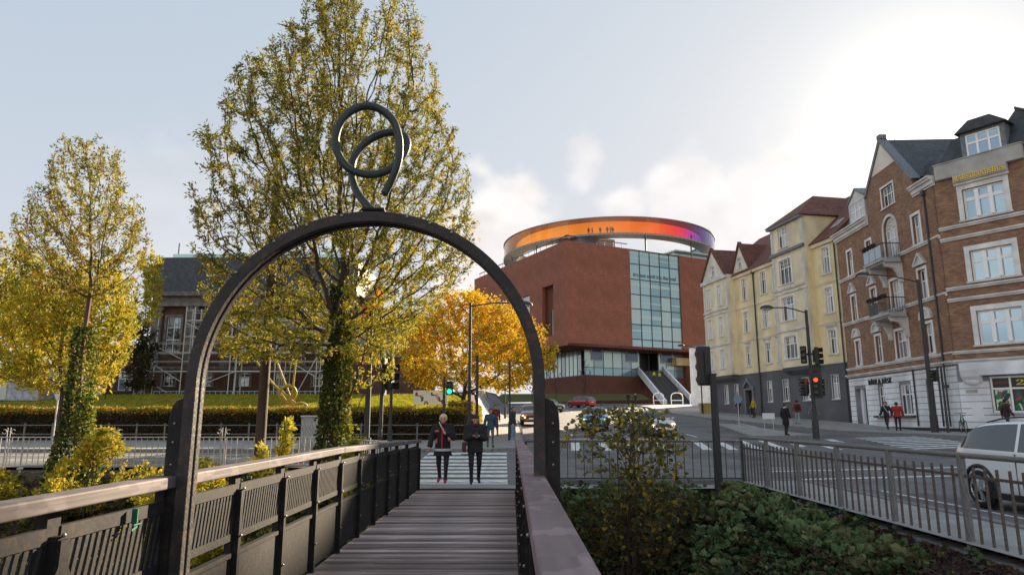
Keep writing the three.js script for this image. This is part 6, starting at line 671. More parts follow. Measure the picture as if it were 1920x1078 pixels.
// ---------------------------------------------------------------- cars
function makeCar(label, [x, d], turn, o) {
  const t = thing('parked_car' in o ? 'car' : 'car', label, 'car', [x, land(x, d) + 0.005, -d], turn), L = o.L, W2 = o.W / 2, N = 64, paint = phys({ color: rgb(...o.col), roughness: 0.35, metalness: o.metal ?? 0.3, clearcoat: 1, clearcoatRoughness: 0.06 });
  const curve = (pts) => (u) => { let i = 0; while (i < pts.length - 2 && u > pts[i + 1][0]) i++; const p0 = pts[Math.max(0, i - 1)], p1 = pts[i], p2 = pts[i + 1], p3 = pts[Math.min(pts.length - 1, i + 2)], q = clamp((u - p1[0]) / (p2[0] - p1[0])), m1 = (p2[1] - p0[1]) / (p2[0] - p0[0] + 1e-6) * (p2[0] - p1[0]), m2 = (p3[1] - p1[1]) / (p3[0] - p1[0] + 1e-6) * (p2[0] - p1[0]), q2 = q * q, q3 = q2 * q; return (2 * q3 - 3 * q2 + 1) * p1[1] + (q3 - 2 * q2 + q) * m1 * 0.6 + (-2 * q3 + 3 * q2) * p2[1] + (q3 - q2) * m2 * 0.6; };
  const roof = curve(o.roof), wid = curve([[0, 0.8], [0.03, 0.9], [0.12, 0.985], [0.4, 1], [0.7, 1], [0.88, 0.96], [0.97, 0.82], [1, 0.66]]), bot = curve([[0, 0.36], [0.05, 0.26], [0.5, 0.22], [0.94, 0.24], [1, 0.34]]), [ws0, ws1, rg0, rg1] = o.glass; // windscreen foot/top, rear glass top/foot as fractions
  const pos = [], K = 10; for (let i = 0; i <= N; i++) { const u = i / N, rf = roof(u), hw = W2 * wid(u), yb = bot(u), bl = Math.min(o.belt + 0.05 * (0.5 - u), rf - 0.06), rise = Math.max(0, rf - bl - 0.06), rw = hw * 0.965 - rise * 0.3, mid = (yb + bl) * 0.5, half = [[0, yb], [hw * 0.86, yb], [hw * 0.97, yb + 0.1], [hw, mid], [hw * 0.985, bl - 0.05], [hw * 0.96, bl], [rw, rf - 0.06], [rw * 0.9, rf - 0.015], [rw * 0.5, rf + 0.01], [0, rf + 0.018]]; for (const s of [1, -1]) for (const [z, y] of half) pos.push((u - 0.5) * L, y, s * z); }
  const idx = { body: [], side_window: [], windscreen: [], rear_window: [] }, R = 2 * K;
  for (let i = 0; i < N; i++) for (const s of [0, 1]) for (let k = 0; k < K - 1; k++) { const a = i * R + s * K + k, b = a + 1, c = a + R, e = b + R, u = (i + 0.5) / N; let w = 'body'; if (k === 5 && u > rg1 + 0.03 && u < ws0 - 0.03 && (roof(u) - o.belt) > 0.2 && ![o.pillar, o.pillar2].some((q) => Math.abs(q - u) < 0.011)) w = 'side_window'; else if (k >= 6 && u > ws1 && u < ws0) w = 'windscreen'; else if (k >= 6 && u > rg1 && u < rg0) w = 'rear_window'; if (s) idx[w].push(a, b, c, b, e, c); else idx[w].push(a, c, b, b, c, e); }
  const all = new THREE.BufferGeometry(); all.setAttribute('position', new THREE.Float32BufferAttribute(pos, 3)); all.setIndex([...idx.body, ...idx.side_window, ...idx.windscreen, ...idx.rear_window]); all.computeVertexNormals();
  const sub = (k) => { const g = new THREE.BufferGeometry(), seen = new Map(), p = [], n = [], ix = idx[k].map((q) => { if (!seen.has(q)) { seen.set(q, seen.size); for (let c = 0; c < 3; c++) { p.push(all.attributes.position.array[q * 3 + c]); n.push(all.attributes.normal.array[q * 3 + c]); } } return seen.get(q); }); g.setAttribute('position', new THREE.Float32BufferAttribute(p, 3)); g.setAttribute('normal', new THREE.Float32BufferAttribute(n, 3)); g.setIndex(ix); return g; };
  for (const i of [0, N]) { const ends = new THREE.BufferGeometry(), ep = []; for (const s of [0, 1]) for (let k = 0; k < K - 1; k++) { const a = (i * R + s * K + k) * 3, cx = (i / N - 0.5) * L, cy = (pos[(i * R) * 3 + 1] + pos[(i * R + K - 1) * 3 + 1]) / 2; ep.push(cx, cy, 0, pos[a], pos[a + 1], pos[a + 2], pos[a + 3], pos[a + 4], pos[a + 5]); } ends.setAttribute('position', new THREE.Float32BufferAttribute(ep, 3)); ends.computeVertexNormals(); part(i ? 'front_end' : 'rear_end', ends, paint, t); }
  part('body', sub('body'), paint, t); for (const k of ['side_window', 'windscreen', 'rear_window']) if (idx[k].length) part(k, sub(k), M.carglass, t);
  const wr = o.wheel, xs = [-L / 2 + o.rear, L / 2 - o.front]; for (const wx of xs) for (const s of [-1, 1]) { const hw = W2, w = part('wheel', [new THREE.TorusGeometry(wr - 0.085, 0.085, 12, 32).scale(1, 1, 1.25).translate(wx, wr, s * (hw - 0.08)), new THREE.CylinderGeometry(wr - 0.1, wr - 0.1, 0.1, 28).rotateX(Math.PI / 2).translate(wx, wr, s * (hw - 0.1))], M.tyre, t); const sp = []; for (let i = 0; i < 10; i++) { const a = Math.floor(i / 2) * 1.2566 + (i % 2 ? 0.16 : -0.16); sp.push(beam(V(wx, wr, s * (hw + 0.005)), V(wx + Math.cos(a) * (wr - 0.11), wr + Math.sin(a) * (wr - 0.11), s * (hw - 0.005)), 0.035, 0.03)); } part('rim', [new THREE.TorusGeometry(wr - 0.12, 0.02, 8, 28).translate(wx, wr, s * (hw - 0.005)), new THREE.CylinderGeometry(0.05, 0.05, 0.05, 14).rotateX(Math.PI / 2).translate(wx, wr, s * (hw + 0.005)), ...sp], M.rim, w); part('wheel_arch', [new THREE.TorusGeometry(wr + 0.05, 0.045, 8, 24, Math.PI + 0.3).rotateZ(-0.15).translate(wx, wr, s * (hw - 0.02)), new THREE.CylinderGeometry(wr + 0.05, wr + 0.05, 0.02, 28).rotateX(Math.PI / 2).translate(wx, wr, s * (hw - 0.09))].map((g) => g), M.black, t); }
  const fy = o.lampY, fx = L / 2 - 0.16, rx = -L / 2 + 0.09; for (const s of [-1, 1]) { const hl = part('headlight', new THREE.SphereGeometry(0.17, 16, 10).scale(0.75, 0.5, 1).translate(fx - 0.06, fy, s * W2 * 0.68), o.lit ? std({ color: rgb(0.9, 0.9, 0.85), emissive: rgb(1, 0.8, 0.5), emissiveIntensity: o.lit * 0.35 }) : M.glassC, t); if (o.lit) { const l = new THREE.PointLight(0xffd9a0, 0.2, 6); l.position.set(fx + 0.25, fy, s * W2 * 0.68); l.castShadow = true; hl.add(l); } part('tail_light', rbox(0.12, 0.17, 0.3, 0.03, rx + 0.04, o.tailY ?? fy + 0.15, s * W2 * 0.7), plain(0.35, 0.012, 0.012, 0.25), t); part('mirror', rbox(0.14, 0.13, 0.2, 0.04, L * (ws0 - 0.5) - 0.22, o.belt + 0.06, s * (W2 + 0.08)), paint, t); for (const q of [o.pillar, o.pillar2]) part('door_seam', bx(0.012, o.belt - 0.36, 0.012, L * (q - 0.5), (o.belt + 0.3) / 2, s * (W2 * 0.998)), M.black, t); for (const q of [o.pillar + 0.035, o.pillar2 + 0.035]) part('handle', rbox(0.16, 0.03, 0.03, 0.01, L * (q - 0.5) , o.belt - 0.1, s * (W2 + 0.005)), paint, t); part('sill_trim', rbox(L * 0.5, 0.12, 0.04, 0.015, 0, 0.27, s * (W2 * 0.985)), M.black, t); if (o.rails) part('roof_rail', tube([V(-L * 0.33, o.roofY - 0.02, s * W2 * 0.62), V(-L * 0.2, o.roofY + 0.06, s * W2 * 0.63), V(L * 0.08, o.roofY + 0.05, s * W2 * 0.63), V(L * 0.16, o.roofY - 0.05, s * W2 * 0.63)], 0.016, 20, 6), M.black, t); }
  part('grille', rbox(0.08, 0.2, o.W * 0.5, 0.03, L / 2 - 0.03, fy - 0.1, 0), M.black, t); part('lower_grille', rbox(0.08, 0.14, o.W * 0.62, 0.03, L / 2 - 0.05, 0.36, 0), M.black, t); part('number_plate', bx(0.02, 0.1, 0.46, L / 2 + 0.02, fy - 0.2, 0), M.white, t); part('number_plate', bx(0.02, 0.1, 0.46, -L / 2 - 0.005, o.belt - 0.22, 0), M.white, t);
  return t;
}
const hatch = { L: 4.0, W: 1.74, belt: 0.94, wheel: 0.31, rear: 0.72, front: 0.82, lampY: 0.68, pillar: 0.42, pillar2: 0.62, glass: [0.8, 0.64, 0.13, 0.015], roof: [[0, 0.86], [0.015, 1.0], [0.06, 1.22], [0.13, 1.42], [0.3, 1.49], [0.5, 1.5], [0.64, 1.43], [0.8, 1.03], [0.9, 0.92], [0.97, 0.76], [1, 0.58]] };
const sedan = { L: 4.5, W: 1.8, belt: 0.93, wheel: 0.32, rear: 0.95, front: 0.9, lampY: 0.66, pillar: 0.44, pillar2: 0.6, glass: [0.73, 0.59, 0.32, 0.19], roof: [[0, 0.75], [0.02, 0.95], [0.17, 1.03], [0.32, 1.38], [0.45, 1.44], [0.58, 1.39], [0.73, 1.0], [0.88, 0.88], [0.97, 0.72], [1, 0.56]] };
const suv = { L: 4.45, W: 1.86, belt: 1.06, wheel: 0.36, rear: 0.82, front: 0.9, lampY: 0.82, pillar: 0.4, pillar2: 0.6, glass: [0.77, 0.63, 0.155, 0.02], roof: [[0, 0.92], [0.012, 1.08], [0.05, 1.22], [0.15, 1.53], [0.3, 1.6], [0.5, 1.61], [0.63, 1.55], [0.78, 1.15], [0.9, 1.05], [0.97, 0.92], [1, 0.7]], rails: true, roofY: 1.6, tailY: 1.0 };
makeCar('white sport utility car passing behind the grey street railing', [9.8, 11.95], -Math.PI / 2 + 0.04, { ...suv, col: [0.78, 0.8, 0.82], metal: 0 });
makeCar('bright blue small hatchback driving towards the crossing with its lamps lit', [5.5, 46.3], -Math.PI / 2 - 0.12, { ...hatch, col: [0.03, 0.22, 0.42], lit: 1.2 });
makeCar('silver grey car half hidden behind the round leaved shrub', [8.4, 41.5], -Math.PI / 2 + 0.06, { ...sedan, col: [0.42, 0.44, 0.46], metal: 0.5, lit: 0.9 });
makeCar('dark grey saloon coming round the bend in front of the museum base', [4.0, 77], -Math.PI / 2 + 0.55, { ...sedan, col: [0.05, 0.055, 0.065], metal: 0.5 });
makeCar('bronze car with lit lamps partly hidden behind the arch foot', [1.55, 52], -Math.PI / 2 - 0.05, { ...hatch, col: [0.16, 0.08, 0.03], lit: 1.6 });
makeCar('small red car driving away up the avenue', [9.3, 93], Math.PI / 2 + 0.75, { ...hatch, col: [0.42, 0.02, 0.025] });

// ---------------------------------------------------------------- people
// a smooth body from tapered bones: distances joined with a smooth minimum, meshed by surface nets
const cone = (a, b, ra, rb) => ({ a, b, ra, rb, d: b.clone().sub(a), l2: Math.max(1e-6, a.distanceToSquared(b)) });
const smin = (a, b, k) => { const h = clamp(0.5 + 0.5 * (b - a) / k); return lerp(b, a, h) - k * h * (1 - h); };
function field(bones, k, sc = [1, 1, 1]) { return (x, y, z) => { let v = 9; for (const c of bones) { const px = x - c.a.x, py = y - c.a.y, pz = z - c.a.z, t = clamp((px * c.d.x + py * c.d.y + pz * c.d.z) / c.l2), dx = px - c.d.x * t, dy = py - c.d.y * t, dz = (pz - c.d.z * t) * (c.fl ?? 1), q = Math.sqrt(dx * dx + dy * dy + dz * dz) - lerp(c.ra, c.rb, t); v = smin(v, q, c.k ?? k); } return v; }; }
function nets(f, lo, hi, cell) {
  const n = [0, 1, 2].map((i) => Math.ceil((hi[i] - lo[i]) / cell) + 2), [nx, ny, nz] = n, F = new Float32Array(nx * ny * nz), at = (i, j, k) => (k * ny + j) * nx + i; for (let k = 0; k < nz; k++) for (let j = 0; j < ny; j++) for (let i = 0; i < nx; i++) F[at(i, j, k)] = f(lo[0] + i * cell, lo[1] + j * cell, lo[2] + k * cell);
  const id = new Int32Array(nx * ny * nz).fill(-1), pos = [], idx = [];
  for (let k = 0; k < nz - 1; k++) for (let j = 0; j < ny - 1; j++) for (let i = 0; i < nx - 1; i++) { let sx = 0, sy = 0, sz = 0, c = 0; const e = (i0, j0, k0, i1, j1, k1) => { const a = F[at(i + i0, j + j0, k + k0)], b = F[at(i + i1, j + j1, k + k1)]; if ((a < 0) !== (b < 0)) { const t = a / (a - b); sx += i0 + (i1 - i0) * t; sy += j0 + (j1 - j0) * t; sz += k0 + (k1 - k0) * t; c++; } }; for (const u of [0, 1]) for (const w of [0, 1]) { e(0, u, w, 1, u, w); e(u, 0, w, u, 1, w); e(u, w, 0, u, w, 1); } if (c) { id[at(i, j, k)] = pos.length / 3; pos.push(lo[0] + (i + sx / c) * cell, lo[1] + (j + sy / c) * cell, lo[2] + (k + sz / c) * cell); } }
  const quad = (a, b, c, d, flip) => { if (a < 0 || b < 0 || c < 0 || d < 0) return; if (flip) idx.push(a, c, b, a, d, c); else idx.push(a, b, c, a, c, d); };
  for (let k = 1; k < nz - 1; k++) for (let j = 1; j < ny - 1; j++) for (let i = 1; i < nx - 1; i++) { const v = F[at(i, j, k)] < 0; if (v !== (F[at(i + 1, j, k)] < 0)) quad(id[at(i, j - 1, k - 1)], id[at(i, j, k - 1)], id[at(i, j, k)], id[at(i, j - 1, k)], !v); if (v !== (F[at(i, j + 1, k)] < 0)) quad(id[at(i - 1, j, k - 1)], id[at(i - 1, j, k)], id[at(i, j, k)], id[at(i, j, k - 1)], !v); if (v !== (F[at(i, j, k + 1)] < 0)) quad(id[at(i - 1, j - 1, k)], id[at(i, j - 1, k)], id[at(i, j, k)], id[at(i - 1, j, k)], !v); }
  const g = new THREE.BufferGeometry(); g.setAttribute('position', new THREE.Float32BufferAttribute(pos, 3)); g.setIndex(idx); g.computeVertexNormals(); return g;
}
function paintBy(g, fn) { const p = g.attributes.position, c = new Float32Array(p.count * 3); for (let i = 0; i < p.count; i++) { const q = fn(p.getX(i), p.getY(i), p.getZ(i)); c[3 * i] = q[0]; c[3 * i + 1] = q[1]; c[3 * i + 2] = q[2]; } g.setAttribute('color', new THREE.BufferAttribute(c, 3)); return g; }
const skinMat = std({ vertexColors: true, roughness: 0.75 });
function person(label, [x, d, yy], turn, o = {}, group) {
  const t = thing('person', label, 'person', [x, yy ?? gy(x, d), -d], turn, group), k = (o.h ?? 1.75) / 1.75, big = o.wide ?? 1, cell = (o.cell ?? 0.024), sw = o.stride ?? 0.12, skin = o.skin ?? [0.5, 0.29, 0.21], legs = o.legs ?? [0.02, 0.02, 0.025], shoe = o.shoe ?? [0.02, 0.02, 0.02], top = o.top ?? [0.02, 0.02, 0.022], v = (a, b, c) => V(a * k, b * k, c * k);
  const J = { pel: v(0, 0.95, 0), chest: v(0, 1.3, 0), neck: v(0, 1.47, 0.0), head: v(0, 1.6, 0.015) }, A = []; const legB = [];
  for (const s of [-1, 1]) { const f = s * sw, hip = v(s * 0.09 * big, 0.9, 0), knee = v(s * 0.095 * big, 0.49, f * 0.55 + 0.03), ank = v(s * 0.1, 0.085 + (f < 0 ? 0.03 * Math.abs(f) / 0.12 : 0), f * 1.15 - 0.03), toe = v(s * 0.115, 0.04, f * 1.15 + 0.13); legB.push(cone(hip, knee, 0.088 * big * k, 0.06 * k), cone(knee, ank, 0.06 * k, 0.042 * k), cone(ank, toe, 0.045 * k, 0.034 * k)); }
  const arms = []; const wrists = []; for (const s of [-1, 1]) { const sh = v(s * 0.185 * big, 1.41, 0); let el, wr; const pose = (o.arms ?? ['down', 'down'])[s < 0 ? 0 : 1]; if (pose === 'phone') { el = v(s * 0.24, 1.14, 0.04); wr = v(s * 0.07, 1.2, 0.26); } else if (pose === 'strap') { el = v(s * 0.27, 1.14, 0.03); wr = v(s * 0.1, 1.24, 0.2); } else if (pose === 'pocket') { el = v(s * 0.3, 1.12, -0.06); wr = v(s * 0.2, 0.95, 0.1); } else { el = v(s * 0.255 * big, 1.13, -0.02 - s * sw * 0.5); wr = v(s * 0.27 * big, 0.9, 0.06 - s * sw * 1.0); } arms.push(cone(sh, el, 0.055 * k, 0.043 * k), cone(el, wr, 0.043 * k, 0.032 * k)); wrists.push([s, el, wr, pose]); }
  const torso = [cone(v(0, 0.93, 0), v(0, 1.12, 0), 0.135 * big * k, 0.12 * big * k), cone(v(-0.06, 1.3, 0), v(0.06, 1.3, 0), 0.125 * big * k, 0.125 * big * k), cone(v(-0.15 * big, 1.4, 0), v(0.15 * big, 1.4, 0), 0.055 * k, 0.055 * k), cone(v(0, 1.42, 0), v(0, 1.52, 0.005), 0.055 * k, 0.05 * k)]; for (const c of torso) c.fl = 1.25;
  const lo = [-0.42 * k * Math.max(1, big), -0.03, -0.36 * k], hi = [0.42 * k * Math.max(1, big), 1.58 * k, 0.42 * k];
  const geos = [paintBy(nets(field([...legB, ...torso, ...arms], 0.035), lo, hi, cell), (px, py, pz) => py > 1.46 * k ? skin : py < 0.1 * k ? shoe : py < 0.96 * k && Math.abs(px) < 0.22 * k ? legs : top)];
  // head with brow, nose, mouth, chin and ears; a slight nod where the photo shows one
  const nod = o.nod ?? 0, hb = [cone(v(0, 0.03, -0.015), v(0, 0.03, 0.005), 0.092 * k, 0.086 * k), cone(v(0, -0.03, 0.02), v(0, -0.075, 0.05), 0.066 * k, 0.038 * k), cone(v(0, 0.0, 0.09), v(0, -0.025, 0.105), 0.009 * k, 0.014 * k), cone(v(-0.02, -0.055, 0.083), v(0.02, -0.055, 0.083), 0.009, 0.009), cone(v(-0.092, -0.01, -0.005), v(-0.094, 0.02, -0.01), 0.014, 0.016), cone(v(0.092, -0.01, -0.005), v(0.094, 0.02, -0.01), 0.014, 0.016), cone(v(0, -0.14, -0.02), v(0, -0.04, -0.01), 0.05 * k, 0.055 * k)], headM = new THREE.Matrix4().makeRotationX(nod).setPosition(J.head.x, J.head.y, J.head.z);
  const head = paintBy(nets(field(hb, 0.018), [-0.13 * k, -0.2 * k, -0.14 * k], [0.13 * k, 0.15 * k, 0.14 * k], o.fine ? 0.007 : 0.013), (px, py, pz) => (Math.abs(py + 0.055 * k) < 0.011 && pz > 0.075 * k && Math.abs(px) < 0.03) ? skin.map((q, i) => q * [0.75, 0.5, 0.5][i]) : skin); geos.push(head.applyMatrix4(headM));
  for (const s of [-1, 1]) geos.push(paintBy(new THREE.SphereGeometry(0.011 * k, 8, 6).translate(s * 0.034 * k, 0.012 * k, 0.082 * k), () => [0.03, 0.02, 0.02]).applyMatrix4(headM), paintBy(new THREE.BoxGeometry(0.032 * k, 0.006, 0.01).translate(s * 0.034 * k, 0.034 * k, 0.087 * k), () => [0.06, 0.04, 0.03]).applyMatrix4(headM));
  // hands: palm, four fingers of their own length, thumb from the side of the palm
  for (const [s, el, wr, pose] of wrists) { const dir = wr.clone().sub(el).normalize(), curl = pose === 'phone' || pose === 'strap' ? 0.9 : 0.35, side = new THREE.Vector3().crossVectors(dir, pose === 'phone' ? V(0, 1, 0) : V(-s, 0, 0)).normalize(), nrm = new THREE.Vector3().crossVectors(side, dir).multiplyScalar(pose === 'phone' ? 1 : 1), hb2 = [], pt = (a, b, c) => wr.clone().addScaledVector(dir, a * k).addScaledVector(side, b * k).addScaledVector(nrm, c * k); hb2.push(cone(pt(0, 0, 0), pt(0.03, 0, 0), 0.027 * k, 0.026 * k), cone(pt(0.03, -0.022, 0), pt(0.075, -0.026, 0), 0.017 * k, 0.014 * k), cone(pt(0.03, 0.022, 0), pt(0.075, 0.026, 0), 0.017 * k, 0.014 * k), cone(pt(0.03, 0, 0), pt(0.08, 0, 0), 0.018 * k, 0.014 * k)); [[-0.03, 0.06], [-0.01, 0.072], [0.01, 0.068], [0.03, 0.054]].forEach(([b, ln]) => { const a0 = pt(0.08, b, 0), a1 = pt(0.08 + ln * 0.5, b, -ln * 0.5 * curl), a2 = pt(0.08 + ln * (1 - curl * 0.5), b, -ln * curl); hb2.push(Object.assign(cone(a0, a1, 0.0095 * k, 0.0085 * k), { k: 0.004 }), Object.assign(cone(a1, a2, 0.0085 * k, 0.0075 * k), { k: 0.004 })); }); hb2.push(Object.assign(cone(pt(0.02, -0.03, 0), pt(0.06, -0.055, -0.015), 0.012 * k, 0.0095 * k), { k: 0.008 }), Object.assign(cone(pt(0.06, -0.055, -0.015), pt(0.085, -0.05, -0.03), 0.0095 * k, 0.008 * k), { k: 0.004 })); const c = pt(0.06, 0, 0), e = 0.12 * k; geos.push(paintBy(nets(field(hb2, 0.01), [c.x - e, c.y - e, c.z - e], [c.x + e, c.y + e, c.z + e], o.fine ? 0.006 : 0.011), () => o.glove ?? skin)); }
  part('body', merge(geos), skinMat, t);
  const cloth = (c) => grainy(c[0] * 1.35, c[1] * 1.35, c[2] * 1.35, 0.92, 0.35);
  if (o.coat) { const hem = (o.hem ?? 0.85) * k, infl = o.puff ?? 0.022, cb = [...torso, ...arms].map((c) => ({ ...cone(c.a, c.b, c.ra + infl, c.rb + infl), fl: c.fl })), skirt = cone(v(0, 1.0, 0), V(0, hem, 0), 0.15 * big * k + infl * 0.4, (0.16 + 0.06 * (1 - (o.hem ?? 0.85))) * big * k + infl * 0.4); skirt.fl = 1.15; cb.push(skirt); const cf = field(cb, 0.04), f = (px, py, pz) => Math.max(cf(px, py, pz) + 0.006 * Math.sin(py * 42 + px * 13 + pz * 9), hem - py, py - 1.52 * k, ...wrists.map(([s, el, wr]) => { const dd = wr.clone().sub(el).normalize(); const q = V(px, py, pz).sub(wr).dot(dd); return V(px, py, pz).distanceTo(wr) < 0.09 ? q : -1; })); part('coat', paintBy(nets(f, [lo[0], hem - 0.06, lo[2]], hi, o.fine ? 0.016 : cell), (px, py, pz) => o.coatAt ? o.coatAt(px / k, py / k, pz / k) : o.coat), std({ vertexColors: true, roughness: 0.9 }), t); }
  if (o.skirt) { part('skirt', new THREE.LatheGeometry([[0.15, 0.98], [0.175, 0.9], [0.2, 0.78], [0.215, 0.68], [0.205, 0.68]].map(([a, b]) => new THREE.Vector2(a * k * big, b * k)), 24).scale(1, 1, 0.85), cloth(o.skirt), t); }
  if (o.hair) { const H = o.hairLong ?? 0, hf = field([cone(v(0, 0.035, -0.022), v(0, 0.045, -0.012), 0.102 * k, 0.1 * k), ...(H ? [cone(v(0, 0.0, -0.06), v(0, -H, -0.07), 0.085 * k, 0.06 * k)] : [])], 0.03), cut = (px, py, pz) => Math.max(hf(px, py, pz) + 0.006 * Math.sin(px * 170) * Math.sin(py * 120), -Math.max(Math.abs(px) - 0.088 * k, (-pz + 0.03 * k), py - 0.062 * k)); part('hair', paintBy(nets(cut, [-0.14 * k, (-0.16 - H) * k, -0.17 * k], [0.14 * k, 0.17 * k, 0.12 * k], o.fine ? 0.008 : 0.013), () => o.hair).applyMatrix4(headM), std({ vertexColors: true, roughness: 0.8 }), t); }
  if (o.cap) part('hat', new THREE.SphereGeometry(0.108 * k, 16, 10, 0, 6.3, 0, 1.7).translate(0, 0.04 * k, -0.01).applyMatrix4(headM), cloth(o.cap), t);
  if (o.scarf) part('scarf', new THREE.TorusGeometry(0.075 * k, 0.038 * k, 8, 18).rotateX(Math.PI / 2).translate(0, 1.47 * k, 0.015), cloth(o.scarf), t);
  if (o.pack) part('backpack', rbox(0.3 * k, 0.42 * k, 0.17 * k, 0.06, 0, 1.2 * k, -0.2 * k), cloth(o.pack), t);
  if (o.phone) part('phone', rbox(0.07, 0.145, 0.01, 0.004).rotateX(-0.9).translate(0, 1.25 * k, 0.36 * k), M.black, t);
  if (o.bag) part('shoulder_bag', [rbox(0.1 * k, 0.26 * k, 0.3 * k, 0.04, -0.29 * k, 0.92 * k, 0.02)], cloth(o.bag), t);
  if (o.strap) part('bag_strap', tube([v(0.12, 1.5, 0.06), v(0.06, 1.42, 0.155), v(-0.02, 1.3, 0.19), v(0.2, 1.12, 0.19)].map((q, i) => [v(-0.1, 1.53, 0.04), v(-0.03, 1.42, 0.15), v(0.09, 1.26, 0.185), v(0.21, 1.08, 0.15)][i]), 0.017, 20, 6), cloth(o.strap), t);
  if (o.band) part('front_band', tube([v(0.0, 1.42, 0.158), v(0.005, 1.25, 0.192), v(0.008, 1.05, 0.2), v(0.01, 0.86, 0.215)], 0.016, 16, 6), cloth(o.band), t);
  if (o.print) for (const [a, b, w, h] of o.print) part('pattern', new THREE.SphereGeometry(1, 10, 8).scale(w * k, h * k, 0.014).translate(a * k, b * k, 0.17 * k), cloth([0.5, 0.1, 0.1]), t);
  if (o.shirtHem) part('shirt_hem', new THREE.LatheGeometry([[0.205, 0.86], [0.215, 0.8], [0.2, 0.8]].map(([a, b]) => new THREE.Vector2(a * k * big, b * k)), 24).scale(1, 1, 0.9), cloth(o.shirtHem), t);
  return t;
}
person('blond woman in a black coat with red trim and red shoes walking over the crossing', [-1.72, 17.4], -0.06, { h: 1.68, wide: 1.14, fine: true, cell: 0.018, coat: [0.014, 0.014, 0.015], hem: 0.86, puff: 0.03, hair: [0.62, 0.5, 0.2], hairLong: 0.04, band: [0.55, 0.015, 0.04], shoe: [0.5, 0.02, 0.06], strap: [0.5, 0.42, 0.36], shirtHem: [0.55, 0.55, 0.55], skirt: [0.02, 0.02, 0.022], print: [[-0.13, 1.3, 0.06, 0.03], [-0.14, 1.05, 0.025, 0.07], [0.17, 1.1, 0.02, 0.06]], stride: 0.14, arms: ['down', 'strap'], nod: 0.08, scarf: [0.08, 0.012, 0.015] });
person('person in dark hooded clothes looking at a phone while walking over the crossing', [-0.9, 17.15], 0.12, { h: 1.66, wide: 1.12, fine: true, cell: 0.018, coat: [0.014, 0.016, 0.017], hem: 0.78, puff: 0.036, hair: [0.03, 0.018, 0.012], hairLong: 0.12, nod: 0.4, arms: ['phone', 'phone'], phone: true, stride: -0.11, scarf: [0.06, 0.02, 0.025], legs: [0.012, 0.014, 0.018], bag: [0.12, 0.03, 0.03] });
person('man in a blue jacket and grey jeans crossing farther back', [-1.0, 32.2], 0.15, { h: 1.78, coat: [0.03, 0.07, 0.1], hem: 0.82, legs: [0.1, 0.1, 0.11], hair: [0.05, 0.035, 0.025], stride: 0.13, skin: [0.4, 0.26, 0.2] });
person('person in a dark coat just behind the phone user on the far pavement', [-2.0, 33.6], 0.1, { h: 1.72, coat: [0.03, 0.022, 0.02], hair: [0.02, 0.015, 0.012], legs: [0.02, 0.02, 0.02] });
person('person in a red and black jacket on the pavement beyond the blue jacket man', [-0.95, 39.5], 0.3, { h: 1.75, coat: [0.16, 0.02, 0.02], pack: [0.02, 0.02, 0.02], hair: [0.06, 0.03, 0.02] });
person('person in light blue jeans waiting beside the slim corner pole', [0.05, 35.0], 1.2, { h: 1.8, coat: [0.02, 0.035, 0.04], legs: [0.16, 0.24, 0.34], hair: [0.1, 0.07, 0.05], shoe: [0.4, 0.42, 0.44], stride: 0.03 });
person('man in a long black coat standing on the traffic island', [15.6, 39.6], 1.9, { h: 1.86, coat: [0.012, 0.012, 0.014], hem: 0.55, hair: [0.08, 0.05, 0.04], scarf: [0.5, 0.5, 0.5], stride: 0.04, legs: [0.02, 0.014, 0.014] });
person('walker in a dark jacket with a light strap, one of the pair before the shop', [23.0, 42.6], -1.0, { h: 1.8, coat: [0.018, 0.018, 0.022], strap: [0.5, 0.5, 0.5], hair: [0.04, 0.03, 0.025], stride: 0.2, shoe: [0.4, 0.4, 0.4] });
person('walker in a red quilted jacket, one of the pair before the shop', [23.55, 42.4], 2.6, { h: 1.76, coat: [0.34, 0.03, 0.02], puff: 0.035, wide: 1.1, hair: [0.03, 0.025, 0.02], stride: 0.1 });
person('person in a yellow jacket standing by the peaked door of the grey ground floor', [21.5, 61.6], -1.4, { h: 1.76, coat: [0.4, 0.3, 0.02], hair: [0.35, 0.27, 0.16], legs: [0.02, 0.02, 0.02] });
person('person in a red top and pale jeans on the pavement before the grey ground floor', [21.15, 51.4], 2.9, { h: 1.78, coat: [0.25, 0.03, 0.025], legs: [0.25, 0.34, 0.36], hair: [0.02, 0.015, 0.012], pack: [0.02, 0.02, 0.02], stride: 0.12 });
person('person in a grey hoodie striding past the ground floor windows in white shoes', [22.1, 50.6], -1.2, { h: 1.76, coat: [0.16, 0.15, 0.15], legs: [0.015, 0.015, 0.018], shoe: [0.6, 0.6, 0.6], hair: [0.12, 0.1, 0.09], stride: 0.2 });
person('person in dark clothes next to the leaning bicycle', [21.1, 64.5], -1.2, { h: 1.7, coat: [0.05, 0.03, 0.03], hair: [0.02, 0.015, 0.012], stride: 0.1 });
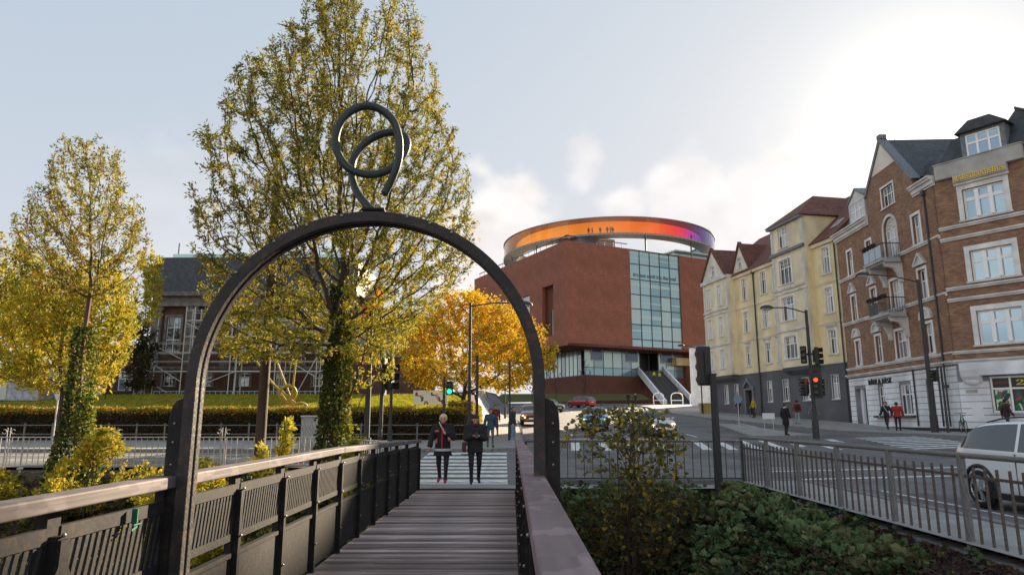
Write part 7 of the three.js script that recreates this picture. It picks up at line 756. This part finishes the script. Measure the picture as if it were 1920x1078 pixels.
person('man in a dark maroon coat passing the notice board of the corner shop', [26.1, 36.6], 1.4, { h: 1.8, coat: [0.05, 0.018, 0.022], hair: [0.02, 0.015, 0.015], legs: [0.02, 0.03, 0.02], stride: 0.14 });
person('person in a dark jacket passing below the shop window behind the white car', [26.2, 34.2], 1.4, { h: 1.72, coat: [0.02, 0.02, 0.03], hair: [0.06, 0.03, 0.02] });
person('person in black walking past the museum verge, the taller of two', [17.6, 104.5], 2.4, { h: 1.86, coat: [0.015, 0.015, 0.016], hair: [0.02, 0.02, 0.02], cell: 0.035 });
person('person in dark clothes with a pale hood by the museum verge, the shorter of two', [18.5, 103.5], 2.2, { h: 1.74, coat: [0.02, 0.02, 0.024], hair: [0.4, 0.36, 0.3], cell: 0.035 });
for (const [x, d, y, lab] of [[28.9, 139.5, 9.4, 'person in a yellow vest at the top of the museum stairs'], [29.9, 139.0, 9.2, 'person in a yellow vest one step below the other on the museum stairs'], [31.7, 130.5, 5.6, 'person in grey going up the lower museum stairs']]) person(lab, [x, d, y], 0.2, { h: 1.75, coat: /yellow/.test(lab) ? [0.45, 0.45, 0.03] : [0.25, 0.25, 0.27], hair: [0.05, 0.04, 0.03], cell: 0.04 });
{ const R = globalThis.__ring, src = person('small dark visitor silhouetted in the orange part of the ring, one of the cluster', [0, 0, 0], 0, { h: 1.75, coat: [0.03, 0.025, 0.025], hair: [0.03, 0.02, 0.02], cell: 0.045 }, 'visitors clustered in the orange ring'); const put = (o, deg, r) => { const a = R.toCam + deg * Math.PI / 180; o.position.set(R.x + Math.sin(a) * r, R.y + 0.0, R.z + Math.cos(a) * r); o.rotation.y = deg; return o; }; put(src, -9, 24.9); const dup = (deg, r, lab) => { const c = src.clone(); c.name = numbered('person'); c.userData = { ...src.userData }; if (lab) { c.userData.label = lab; delete c.userData.group; } scene.add(c); put(c, deg, r); }; for (const q of [-7.2, -3.2, 0.3, 1.8, 3]) dup(q, 24.6 + (Math.abs(q) % 1) * 0.6); dup(-66, 24.6, 'lone visitor in the amber end of the ring walkway'); dup(50, 24.6, 'lone visitor in the purple part of the ring walkway'); }

renderer.render(scene, camera);
